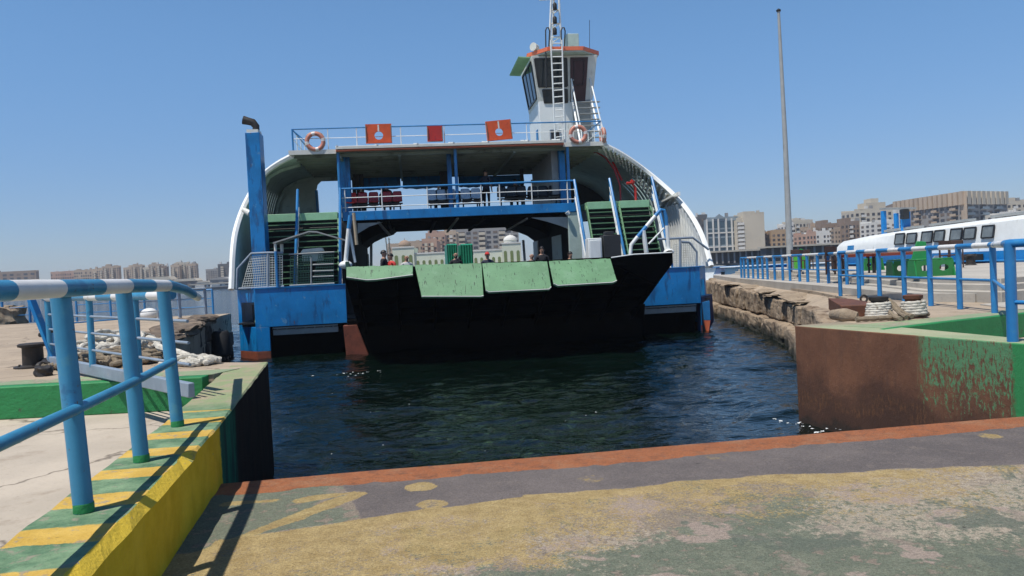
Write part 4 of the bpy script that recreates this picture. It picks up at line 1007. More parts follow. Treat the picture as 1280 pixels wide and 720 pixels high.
# railing along the seaward side of the left quay
def bp(x_, y_): return G(x_, y_, 1.6)
p0, p1 = Vector((-30, 29.2, 1.6)), bp(44, 402.5)
railing_thing('railing', 'low white topped blue railing by the sea at the left frame edge', [p0, p1], .95, (.30, .6), 6, .04, .05, posts=[p0.lerp(p1, f_) for f_ in (0, .15, .3, .45, .6, .75, .9, .985, 1)])
p0, p1 = Vector((-16.3, 29.9, 1.6)), Vector((-11.2, 29.9, 1.6))
railing_thing('railing', 'thin blue railing at the seaward edge seen between the two nearest handrail posts', [p0, p1], .95, (.32, .62), 0, .035, .04, posts=[p0.lerp(p1, f_) for f_ in (0, .25, .5, .75, 1)])
p0, p1 = Vector((-12.2, 26.0, 1.6)), Vector((-10.9, 28.4, 1.6))
railing_thing('railing', 'short pale blue railing at the outer corner of the left stone pier', [p0, p1], 1.0, (.35, .68), 0, .04, .055, mt=M['greyblue'], posts=[p0.lerp(p1, f_) for f_ in (0, .3, .6, 1)])
p0, p1 = Vector((-9.9, 17.2, 1.6)), Vector((-9.0, 18.6, 1.6))
railing_thing('railing', 'pair of rusty blue posts with one bar standing on the left quay behind the gate', [p0, p1], 1.0, (.45,), 0, .03, .06, posts=[p0, p1])
# mooring bollard on the left quay
q = G(42, 459, 1.6)
bl = empty('bollard', q, 0, 'short rusty black mooring bollard on the left concrete quay', 'bollard')
MB().lathe((0, 0, 0), [(.27, 0), (.27, .025), (.24, .035), (.15, .045), (.145, .30), (.15, .31), (.20, .325), (.205, .36), (.18, .375)], 24).build('body', M['iron'], bl)
for k in range(6): MB().cyl((.215 * math.cos(k * 1.047), .215 * math.sin(k * 1.047), .03), .02, .02, 6).build('bolt', M['iron'], bl)

# stone pier face (left) and broken edge stones
def stone_wall(name, label, path, z0, z1, rows, depth, mt, seed, step=.9, top_j=.03, out=(1, 0), rough=0, ztops=None):
    rr = random.Random(seed); mb = MB(); P = [Vector((p[0], p[1], 0)) for p in path]
    for r_ in range(rows):
        za, zb_ = lerp(z0, z1, r_ / rows), lerp(z0, z1, (r_ + 1) / rows)
        for si, (a, c) in enumerate(zip(P[:-1], P[1:])):
            d = (c - a); n_ = max(1, int(d.length / step)); nrm = Vector((d.y, -d.x, 0)).normalized()
            if nrm.x * out[0] + nrm.y * out[1] < 0: nrm = -nrm
            t0 = 0
            while t0 < 1:
                t1 = min(1, t0 + rr.uniform(.7, 1.4) / n_); t1 = 1 if t1 > .97 else t1
                if ztops: zt2 = lerp(ztops[si], ztops[si + 1], (t0 + t1) / 2); za, zb_ = lerp(z0, zt2, r_ / rows), lerp(z0, zt2, (r_ + 1) / rows)
                p, q = a.lerp(c, t0), a.lerp(c, t1); g = .02; dd = d.normalized() * g
                o_ = nrm * (rr.uniform(-.06, .07) + .06); i_ = nrm * -depth; j = [rr.uniform(-.035, .035) for _ in range(8)]
                zt_ = zb_ + (rr.uniform(-top_j, top_j) if r_ == rows - 1 else -.012)
                b_ = [p + dd + o_ + nrm * j[0], q - dd + o_ + nrm * j[1], q - dd + i_, p + dd + i_]
                t_ = [p + dd + o_ + nrm * (j[2] - .03), q - dd + o_ + nrm * (j[3] - .03), q - dd + i_, p + dd + i_]
                mb.hexa([Vector((x.x, x.y, za + .006)) for x in b_] + [Vector((x.x, x.y, zt_ + j[4 + k] * .4)) for k, x in enumerate(t_)])
                t0 = t1
    o = mb.build(name, mt, bevel=.03, smooth=False)
    if rough:
        b2 = o.modifiers[0]; b2.width = .05; sub = o.modifiers.new('sub', 'SUBSURF'); sub.subdivision_type = 'SIMPLE'; sub.levels = 3; sub.render_levels = 3
        for k_, (sz, st_) in enumerate(((.55, .17), (.16, .07))):
            tx = bpy.data.textures.new(name + '_relief', 'CLOUDS'); tx.noise_scale = sz; tx.noise_depth = 3
            dm = o.modifiers.new('relief', 'DISPLACE'); dm.texture = tx; dm.strength = st_; dm.mid_level = .5; dm.texture_coords = 'GLOBAL'
    tag(o, label, 'wall'); return o
def stonemat(name, c1, c2, stain, low=True):
    m, t, b = newmat(name); v = t.coord(False); z = t.sep(v)[2]
    n1 = t.noise(v, 1.3, 7, .68); n2 = t.noise(v, 9, 6, .7); n3 = t.noise(t.stretch(v, 1, 1, .35), 2.2, 6, .7)
    c = t.mix(t.step(n1, .3, .7), c1, c2)
    c = t.mix(t.math('MULTIPLY', t.step(n3, .5, .66), .8), c, stain)
    c = t.mix(t.math('MULTIPLY', t.step(n2, .58, .68), .6), c, mul(stain, .6))
    if low:
        wz = t.math('ADD', z, t.math('MULTIPLY', n1, .5)); c = t.mix(t.step(wz, .62, .35), c, (.022, .022, .014))
    t.put(b.inputs['Base Color'], c); b.inputs['Roughness'].default_value = .9
    t.put(b.inputs['Normal'], t.bump(t.math('ADD', n1, t.math('MULTIPLY', n2, .6)), .9, .06)); return m
M['stone'] = stonemat('weathered_limestone', (.20, .145, .095), (.36, .28, .195), (.085, .05, .03))
M['stone_loose'] = stonemat('loose_limestone', (.22, .165, .11), (.38, .30, .21), (.10, .06, .04), low=False)
M['stone_edge'] = stonemat('pier_edge_stone', (.09, .065, .045), (.24, .185, .135), (.04, .026, .018), low=False)
M['stone_dark'] = stonemat('dark_pier_stone', (.05, .035, .026), (.12, .085, .06), (.025, .016, .012))  # pier stone darker than the limestone of the right quay
PE = [(-5.75, 12.35), (-6.5, 14.3), (-8.6, 21), (-10.35, 27.5), (-10.85, 30.7)]
stone_wall('pier_wall', 'dark stone face of the left pier below its broken edge', PE, -.8, 1.52, 4, .5, M['stone_dark'], 4, rough=1)
# broken edge stones, each lying on the pier edge
rr = random.Random(11)
def boulder(name, c, d, mt, seed, label, cat, group=None, rz=0):
    r2 = random.Random(seed); bm = bmesh.new(); bmesh.ops.create_icosphere(bm, subdivisions=3, radius=.5)
    for v_ in bm.verts:
        f_ = 1 + .22 * (math.sin(v_.co.x * 9 + seed) * math.sin(v_.co.y * 8 + seed * 2) + .6 * math.sin(v_.co.z * 13 + v_.co.x * 7 + seed)) * .7 + r2.uniform(-.04, .04); v_.co = Vector((max(-.36, min(.36, v_.co.x)) * d[0] * 1.35, max(-.36, min(.36, v_.co.y)) * d[1] * 1.35, max(-.34, min(.34, v_.co.z)) * d[2] * 1.4)) * f_
    me = bpy.data.meshes.new(name); bm.to_mesh(me); bm.free(); me.materials.append(mt); me.polygons.foreach_set('use_smooth', [True] * len(me.polygons)); me.set_sharp_from_angle(angle=rad(30))
    o = bpy.data.objects.new(name, me); COL.objects.link(o); o.location = c; o.rotation_euler = (r2.uniform(-.1, .1), r2.uniform(-.1, .1), rz); return tag(o, label, cat, group)
for k in range(16):
    f_ = k / 16; p = Vector((lerp(-6.9, -10.5, f_), lerp(15.2, 27.6, f_), 1.62))
    p.x += rr.uniform(-.35, .12)
    boulder('edge_stone', p, (rr.uniform(.6, 1.0), rr.uniform(.6, 1.1), rr.uniform(.16, .28)), M['stone_edge'], 40 + k, 'broken edge stone lying along the rim of the dark left pier', 'stone', 'broken stones along the left pier edge', rr.uniform(-.3, .3))
# tangled mooring ropes
def rope_pile(name, label, c, ext, n, r, mt, seed, hz=.25):
    r2 = random.Random(seed); pts = []; mb = MB(); p = Vector((0, 0, .05)); ang = r2.uniform(0, 6)
    for i in range(n):
        ang += r2.uniform(-1.0, 1.15); st = .16
        q = p + Vector((math.cos(ang) * st, math.sin(ang) * st, r2.uniform(-.08, .08)))
        e = math.hypot(q.x / ext[0], q.y / ext[1])
        if e > 1: ang = math.atan2(-q.y, -q.x) + r2.uniform(-.5, .5); q = p + Vector((math.cos(ang) * st, math.sin(ang) * st, r2.uniform(-.05, .08)))
        q.z = max(r, min(hz * max(.15, 1 - e * .8), q.z + .01)); pts.append(q); p = q
    for i in range(2): pts = [pts[0]] + [x for a, b_ in zip(pts[:-1], pts[1:]) for x in (a * .75 + b_ * .25, a * .25 + b_ * .75)] + [pts[-1]]
    mb.tube(pts, [r * (1 + .2 * math.sin(i * 2.1)) for i in range(len(pts))], 8)
    o = mb.build(name, mt); o.location = c; return tag(o, label, 'rope')
rope_pile('mooring_rope', 'heap of pale tangled mooring rope on the left pier edge behind the nearest gate bars', G(143, 440, 1.6), (.75, 1.2), 300, .038, M['rope'], 2, .58)
rope_pile('mooring_rope', 'dark brown heap of old rope under the pale tangle at the left pier edge', G(140, 453, 1.62), (1.0, .9), 210, .04, M['rope_old'], 5, .24)
rope_pile('mooring_rope', 'pale rope heap lying beside the third handrail post at the corner of the quay', G(238, 457, 1.6), (.5, .32), 120, .04, M['rope'], 8, .18)
mb = MB(); a, c_ = G(185, 442, 1.62), G(232, 456, 1.62); pts = [a.lerp(c_, f_) + Vector((.05 * math.sin(f_ * 9), .05 * math.cos(f_ * 7), .1 + .16 * (1 - f_))) for f_ in [i / 14 for i in range(15)]]
mb.tube(pts, [.055 * (1 + .12 * math.sin(i * 2)) for i in range(15)], 8); tag(mb.build('mooring_rope', M['rope']), 'thick pale rope strand running down from the tangle to the corner heap', 'rope')
q = G(187, 400, 1.6); o = MB().sphere((0, 0, 0), .3, 16, 10, (1, .9, .75)).build('float_buoy', M['white_rail']); o.location = q + Vector((0, 0, .2)); tag(o, 'white rounded float lying on the left quay far edge', 'buoy')
q = Vector((-10.0, 26.3, .55)); f = MB().lathe((0, 0, 0), [(.22, 0), (.3, .08), (.3, .75), (.22, .85)], 14).build('fender', M['rubber']); f.location = (q.x + .35, q.y, .35); tag(f, 'black rubber fender hanging at the outer corner of the left pier', 'fender')
for k, (x_, y_) in enumerate(((3, 402), (12, 404), (-8, 404))):
    boulder('rubble_stone', G(x_, y_, 1.6) + Vector((0, 0, .25)), (1.0, .8, .75), M['stone_loose'], 70 + k, 'dark rubble stone piled at the left frame edge by the sea railing', 'stone', 'rubble stones by the sea railing')
for k, (x_, y_) in enumerate(((62, 458), (58, 462), (55, 470))):
    boulder('loose_stone', G(x_, y_, 1.6) + Vector((0, 0, .05)), (.2, .2, .16), M['iron'], 90 + k, 'small dark stone lying between the left bollard and the gate', 'stone', 'loose stones by the left bollard')

# ------------------------------------------------------------------ right quay
WR = [(4.62, 13.16), (5.88, 9.44), (6.75, 7.2), (8.6, 2.5)]
dirw = Vector((WR[1][0] - WR[0][0], WR[1][1] - WR[0][1], 0)).normalized(); nin = Vector((-dirw.y, dirw.x, 0))   # towards the quay
if nin.x < 0: nin = -nin
m, t, b = newmat('rusty_streaked_wall'); v = t.coord(False); x, y, z = t.sep(v)
s_ = t.math('ADD', t.math('MULTIPLY', t.math('SUBTRACT', y, 13.16), -1.06), 0)      # run along the wall from the corner
n1 = t.noise(v, 1.1, 7, .65); n2 = t.noise(t.comb(s_, s_, t.math('MULTIPLY', z, .28)), 3.2, 8, .72); n3 = t.noise(v, 16, 6, .7); n4 = t.noise(t.comb(s_, s_, t.math('MULTIPLY', z, .5)), 17, 8, .78)
c = t.mix(t.step(n1, .3, .7), (.125, .052, .026), (.215, .092, .045))
c = t.mix(t.math('MULTIPLY', t.step(n2, .48, .68), .55), c, (.10, .05, .03))
c = t.mix(t.math('MULTIPLY', t.step(n3, .62, .72), .5), c, (.3, .17, .09))
wz = t.math('ADD', z, t.math('MULTIPLY', t.math('SUBTRACT', n1, .5), 1.3))
c = t.mix(t.math('MULTIPLY', t.step(wz, 1.0, .45), .85), c, (.055, .026, .016))
c = t.mix(t.math('MULTIPLY', t.math('MULTIPLY', t.step(wz, .62, .5), t.step(wz, .28, .4)), t.math('MULTIPLY', t.step(n4, .44, .66), .6)), c, (.22, .095, .035))
c = t.mix(t.step(wz, .2, .02), c, (.035, .022, .014))
gm = t.math('MULTIPLY', t.step(t.math('ADD', s_, t.math('MULTIPLY', n4, .5)), 2.75, 2.95), t.step(t.math('ADD', z, t.math('MULTIPLY', n1, .6)), .75, 1.1))
gcv = t.math('MULTIPLY', gm, t.step(t.math('ADD', n4, t.math('MULTIPLY', t.math('SUBTRACT', z, 1.2), .16)), .475, .515))
c = t.mix(gcv, c, t.mix(n3, (.07, .20, .085), (.14, .30, .14)))
full = t.step(t.math('ADD', s_, t.math('MULTIPLY', n4, .25)), 4.02, 4.10)
c = t.mix(full, c, t.mix(n1, (.02, .20, .05), (.05, .30, .10)))
g = t.new('ShaderNodeNewGeometry').outputs['True Normal']; nz = t.sep(g)[2]
tc = t.mix(t.step(n1, .3, .7), (.24, .31, .17), (.36, .36, .22)); tc = t.mix(t.step(n3, .55, .68), tc, (.33, .25, .17))
tc = t.mix(t.step(t.math('ADD', s_, n1), 1.2, .4), tc, (.27, .22, .15))
c = t.mix(t.step(nz, .5, .6), c, tc)
t.put(b.inputs['Base Color'], c); b.inputs['Roughness'].default_value = .72
t.put(b.inputs['Normal'], t.bump(t.math('ADD', n4, t.math('MULTIPLY', n3, .7)), .5, .02)); M['rustwall'] = m
mb = MB(); f_ = [Vector((p[0], p[1], -1.2)) for p in WR]; bk = [p + nin * .42 for p in f_]
bk[0] = f_[0] + Vector((.9, .35, 0))
N_ = 24
poly = f_ + bk[::-1]
mb.prism(poly, (0, 0, 2.8)); tag(mb.build('berth_wall', m, bevel=.02), 'rusty brown streaked berth wall with flaking green paint on the right of the ramp', 'wall')
GL = [(5.42, 11.78), (6.76, 12.57), (8.25, 13.29), (14, 15.9)]
slab('pavement', [(5.4, 11.7), (5.75, 11.95), (6.76, 12.5), (8.25, 13.22), (40, 27), (60, 28.5), (60, -12), (9.4, -12), (9.4, 2.4), (8.95, 2.5), (7.1, 7.3), (6.2, 9.6)], -1.5, 1.2, M['conc_left'], 'low concrete pavement behind the rusty berth wall')
slab('quay', [(4.72, 13.2), (5.9, 13.6), (7.3, 16.9), (8.6, 20.6), (9.6, 25.6), (10.15, 29.9), (11.1, 39.2), (11.9, 45), (13.2, 50.4), (16.6, 50.4), (17.1, 31.6), (60, 31.6), (60, 29), (14, 15.95), (8.25, 13.34), (6.76, 12.62), (5.5, 11.9), (5.3, 11.9)], -1.5, 1.596, M['conc_quay'], 'dusty concrete quay along the right side of the berth')
mb = MB(); mb.prism([(5.42, 11.73, 1.2), (6.76, 12.5, 1.2), (8.25, 13.22, 1.2), (14, 15.83, 1.2), (14, 15.95, 1.2), (8.25, 13.34, 1.2), (6.76, 12.62, 1.2), (5.42, 11.87, 1.2)], (0, 0, .406))
tag(mb.build('low_wall', M['green_wall'], bevel=.015), 'low peeling green wall behind the rusty berth wall at the right', 'wall')
o = MB().prism([(5.55, 11.95, 1.6), (6.76, 12.625, 1.6), (8.25, 13.345, 1.6), (9.5, 13.95, 1.6), (9.4, 14.6, 1.6), (8.0, 13.75, 1.6), (6.5, 13.1, 1.6), (5.2, 12.6, 1.6)], (0, 0, .005)).build('paint_strip', M['pale_green']); tag(o, kind='structure', label='faded pale green paint on the right quay edge')
QE = [(5.30, 13.45, 1.58), (6.3, 16.6, 1.5), (7.7, 20.6, 1.32), (8.85, 25.2, 1.2), (9.4, 29.5, 1.3), (10.15, 39, 1.54), (10.9, 45, 1.56), (12.6, 50.6, 1.57)]
SE = [(5.9, 13.6), (7.3, 16.9), (8.6, 20.6), (9.6, 25.6), (10.15, 29.9), (11.1, 39.2), (11.9, 45), (13.2, 50.6)]
stone_wall('quay_wall', 'weathered beige stone quay wall along the right side of the berth', [p[:2] for p in QE], .60, 1.6, 1, .5, M['stone'], 6, 1.15, out=(-1, .2), rough=1, ztops=[p[2] for p in QE])
stone_wall('quay_footing', 'lower projecting stone ledge at the waterline of the right quay wall', [(p[0] - .30 + (.75 if i == 0 else 0), p[1] + (1.0 if i == 0 else 0)) for i, p in enumerate(QE)], -.8, .56, 2, .8, M['stone'], 9, 1.6, out=(-1, .2), rough=1)
vs = []; fs = []
for i, (p, q) in enumerate(zip(QE, SE)):
    for k in range(5): f_ = k / 4; vs.append((lerp(p[0] + .15, q[0] + .25, f_), lerp(p[1], q[1], f_), lerp(p[2] - .02, 1.592, f_ ** .7)))
for i in range(len(QE) - 1):
    for k in range(4): fs.append((i * 5 + k, i * 5 + k + 1, (i + 1) * 5 + k + 1, (i + 1) * 5 + k))
tag(MB().add(vs, fs).build('quay_verge', M['conc_quay']), kind='structure', label='sloping worn stone verge between the terrace kerb and the quay edge')
for k in range(9):
    f_ = (k + .6) / 9; e_ = 2.6 + f_ * 3.0; i = min(6, int(e_)); t_ = e_ - i; p, q = QE[i], QE[i + 1]; s0_, s1_ = SE[i], SE[i + 1]; g_ = .22 + .3 * (k % 3) / 2
    a = Vector((lerp(lerp(p[0], q[0], t_), lerp(s0_[0], s1_[0], t_), g_), lerp(lerp(p[1], q[1], t_), lerp(s0_[1], s1_[1], t_), g_), lerp(lerp(p[2], q[2], t_), 1.59, g_ ** .7) - .01))
    boulder('coping_stone', a, (.6 + .2 * (k % 2), 1.4, .05), M['stone_loose'], 120 + k, 'flat worn coping stone along the rim of the right quay wall', 'stone', 'coping stones on the right quay', -.15)
# terrace, kerb and steps
slab('terrace', [(8.95, 17.9), (9.25, 21.5), (11.25, 40.8), (12.6, 50), (16.4, 50), (17.0, 31.3), (34, 31), (34, 24), (11, 17.2), (9.6, 16.6)], 1.5, 1.78, M['conc_light'], 'pale concrete terrace along the right quay')
sx = [(9.15, 17.6), (10.2, 15.85), (40, 29.5), (40, 52), (14.0, 52), (11.6, 33), (9.75, 21)]
for k, z_ in enumerate((1.83, 1.96, 2.08)):
    poly = [(9.35 + .22 * k, 18.2 + .1 * k), (9.75 + .2 * k, 15.95 + .33 * k), (44, 31 + .3 * k), (44, 31.4 + .3 * k), (17.3, 32), (16.8, 49.4), (13.6 + .2 * k, 49.4), (11.9 + .2 * k, 34), (10.0 + .22 * k, 21.5)]
    slab('terrace_step', poly, 1.5, z_, M['conc_light'], 'pale concrete step up to the terrace', bevel=.015)
slab('apron', [(8.9, 14.0), (9.2, 15.75), (44, 30.8), (44, 28.5), (14.2, 16.1)], 1.5, 1.62, M['conc_light'], 'pale concrete apron at the foot of the terrace steps')
# near railing, right
ZR2 = 1.6 + 1.17
np_ = G(1266, 427, 1.6)
rp = [(8.86, 21.6), (8.76, 20.2), (8.68, 18.9), (8.58, 17.5), (8.47, 16.2), (8.36, 14.95), (8.22, 13.65), (np_.x, np_.y)]
ra = empty('handrail', (rp[-1][0], rp[-1][1], 1.6), 0, 'blue and white striped handrail around the rusty berth wall on the right', 'handrail')
def rr_(p, z_): return Vector((p[0] - rp[-1][0], p[1] - rp[-1][1], z_ - 1.6))
ext = (rp[-1][0] + .95, rp[-1][1] - 2.4)
tp = [rr_(p, ZR2) for p in rp + [ext]]
cut = []; dd = 0
for i in range(40): dd += .66 * (1 + .12 * math.sin(i * 2.2)); cut.append(dd)
L8 = sum((a - c).length for a, c in zip(tp[:-2], tp[1:-1]))
cut = [c for c in cut if c < L8 - 3.4] + [L8 - 3.2, L8 - .95, L8 + .25, L8 + .8, L8 + 1.4, L8 + 2.0]
rail_stripes(tp, cut, .05, 16, first=1).build('top_rail', [M['white_rail'], M['blue_rail']], ra)
MB().tube([rr_(p, 2.16) for p in rp[:7]], .026, 10).build('mid_rail', M['blue_rail'], ra)
MB().tube([rr_(rp[6], 2.16), rr_(rp[7], 2.18)], .026, 10).build('mid_rail', M['blue_rail'], ra)
MB().tube([rr_(rp[7], 2.07), rr_(ext, 2.07)], .026, 10).build('mid_rail', M['blue_rail'], ra)
for i, p in enumerate(rp + [(rp[-1][0] + .62, rp[-1][1] - 1.56)]):
    MB().tube([rr_(p, 1.6), rr_(p, ZR2)], .052 if i < 7 else .062, 14).build('post', M['blue_rail'], ra)
# far railing on the terrace kerb
fa_, fb_ = G(1078, 357, 1.78), G(927, 347.3, 1.78); base = [fa_, fb_]
pxs = [1078, 1059, 1036, 1023, 1010, 1000, 988, 979, 969, 960, 954, 948, 942, 936, 931, 927]
def at_px(px):
    lo, hi = 0, 1
    for _ in range(40):
        md = (lo + hi) / 2; p = fa_.lerp(fb_, md)
        if 640 + 1000 * p.x / p.y > px: lo = md
        else: hi = md
    return fa_.lerp(fb_, lo)
railing_thing('railing', 'long blue railing with many posts along the terrace kerb beyond the handrail', [fb_, fa_], .98, (.45,), 1.6, .045, .055, posts=[at_px(x_) for x_ in pxs], mid_r=.022)
# rope-wrapped bollards
def wrapped_bollard(px, py, label, seed, turns, capmat):
    q = G(px, py, 1.6); r_ = empty('bollard', q, 0, label, 'bollard', 'rope wrapped bollards on the right quay')
    MB().lathe((0, 0, 0), [(.20, 0), (.20, .02), (.13, .03), (.125, .31), (.155, .325), (.16, .38), (.13, .39)], 22).build('body', capmat, r_)
    r2 = random.Random(seed); pts = []
    for i in range(turns * 20):
        a = i / 20 * 2 * math.pi; pts.append(Vector(((.165 + r2.uniform(-.006, .006) + .035 * (1 - i / (turns * 20))) * math.cos(a), (.165 + .035 * (1 - i / (turns * 20))) * math.sin(a), .045 + .23 * i / (turns * 20))))
    MB().tube(pts, [.031 * (1 + .16 * math.sin(i * 2.4)) for i in range(len(pts))], 8).build('rope_turns', M['rope'], r_)
    return r_
wrapped_bollard(1099, 399, 'rusty bollard wrapped in pale rope on the right quay, nearer the water', 3, 6, M['iron'])
wrapped_bollard(1142, 397, 'rusty bollard wrapped in pale rope, right of its pair beside the handrail', 4, 5, M['rust'])
a, c_ = G(1070, 403, 1.6), G(1160, 396, 1.6)
pts = [a.lerp(c_, f_) + Vector((.0, -.12 * math.sin(f_ * 3.1), .05)) for f_ in [i / 30 for i in range(31)]]
tag(MB().tube(pts, [.042 * (1 + .12 * math.sin(i * 2.2)) for i in range(31)], 8).build('mooring_rope', M['rope_old']), 'thick brown rope lying on the quay in front of the wrapped bollards', 'rope')
for k, (q0, q1, z0, z1) in enumerate((((1112, 398), (1133, 401), .32, .06), ((1116, 397), (1140, 400), .26, .06), ((1109, 399), (1126, 402), .18, .05))):
    a, c_ = G(*q0, 1.6) + Vector((0, 0, z0)), G(*q1, 1.6) + Vector((0, 0, z1)); pts = [a.lerp(c_, i / 10) + Vector((0, 0, -.04 * math.sin(i / 10 * 3.1))) for i in range(11)]
    tag(MB().tube(pts, [.036 * (1 + .14 * math.sin(i * 2.2)) for i in range(11)], 8).build('mooring_rope', M['rope_old']), 'brown rope strand slanting down between the two wrapped bollards', 'rope', 'rope strands between the bollards')
a = G(1062, 388, 1.6)
sc_ = MB(); sc_.prism([(5.72, 13.95, 1.6), (6.35, 13.75, 1.6), (6.75, 15.9, 1.6), (6.55, 16.6, 1.6)], (0, 0, .24)); tag(sc_.build('steel_kerb', M['rust'], bevel=.015), 'rusty steel box kerb on the quay behind the left wrapped bollard', 'kerb')
sl_ = MB(); pts = [G(1042, 399, 1.6) + Vector((0, 0, .08)), G(1056, 401, 1.6) + Vector((0, 0, .10)), G(1072, 401, 1.6) + Vector((0, 0, .07))]; tag(sl_.tube(pts, [.09, .12, .08], 10).build('stone_roll', M['stone_loose']), 'rounded pale stone lump at the end of the stone quay', 'stone')
q = G(1080, 379, 1.6); tag(MB().torus((q.x, q.y, q.z + .10), .075, .025, 'y', 18, 8).build('mooring_ring', M['iron']), 'small black mooring ring standing on the rusty kerb', 'ring')
# tall flagpole, bin
q = G(988.5, 347, 1.78); fp_ = empty('flagpole', q, 0, 'tall bare grey pole rising into the sky from the right quay', 'pole')
hp = A(975, 13, q.y).z - q.z
MB().tube([(0, 0, .3), (0, 0, hp * .5), (-.06, 0, hp)], [.15, .105, .06], 16).build('shaft', M['pole_grey'], fp_)
MB().lathe((-.06, 0, hp - .05), [(.09, 0), (.11, .06), (.03, .13)], 12).build('truck', M['dark'], fp_)
MB().box(-.75, .75, -.6, .6, 0, .34).build('footing', M['conc_light'], fp_, bevel=.03)
q = G(996, 346, 1.78) ; q = Vector((13.6, 37.5, 1.78)); bn = empty('litter_bin', q, 0, 'bright lime green litter bin behind the terrace railing', 'bin')
MB().lathe((0, 0, 0), [(.30, 0), (.33, .05), (.40, 1.0), (.43, 1.02), (.43, 1.08), (.38, 1.1)], 18).build('body', M['lime'], bn)
MB().tube([(-.34, 0, 1.09), (0, 0, 1.25), (.34, 0, 1.09)], .04, 8).build('handle', M['plastic_green'], bn)
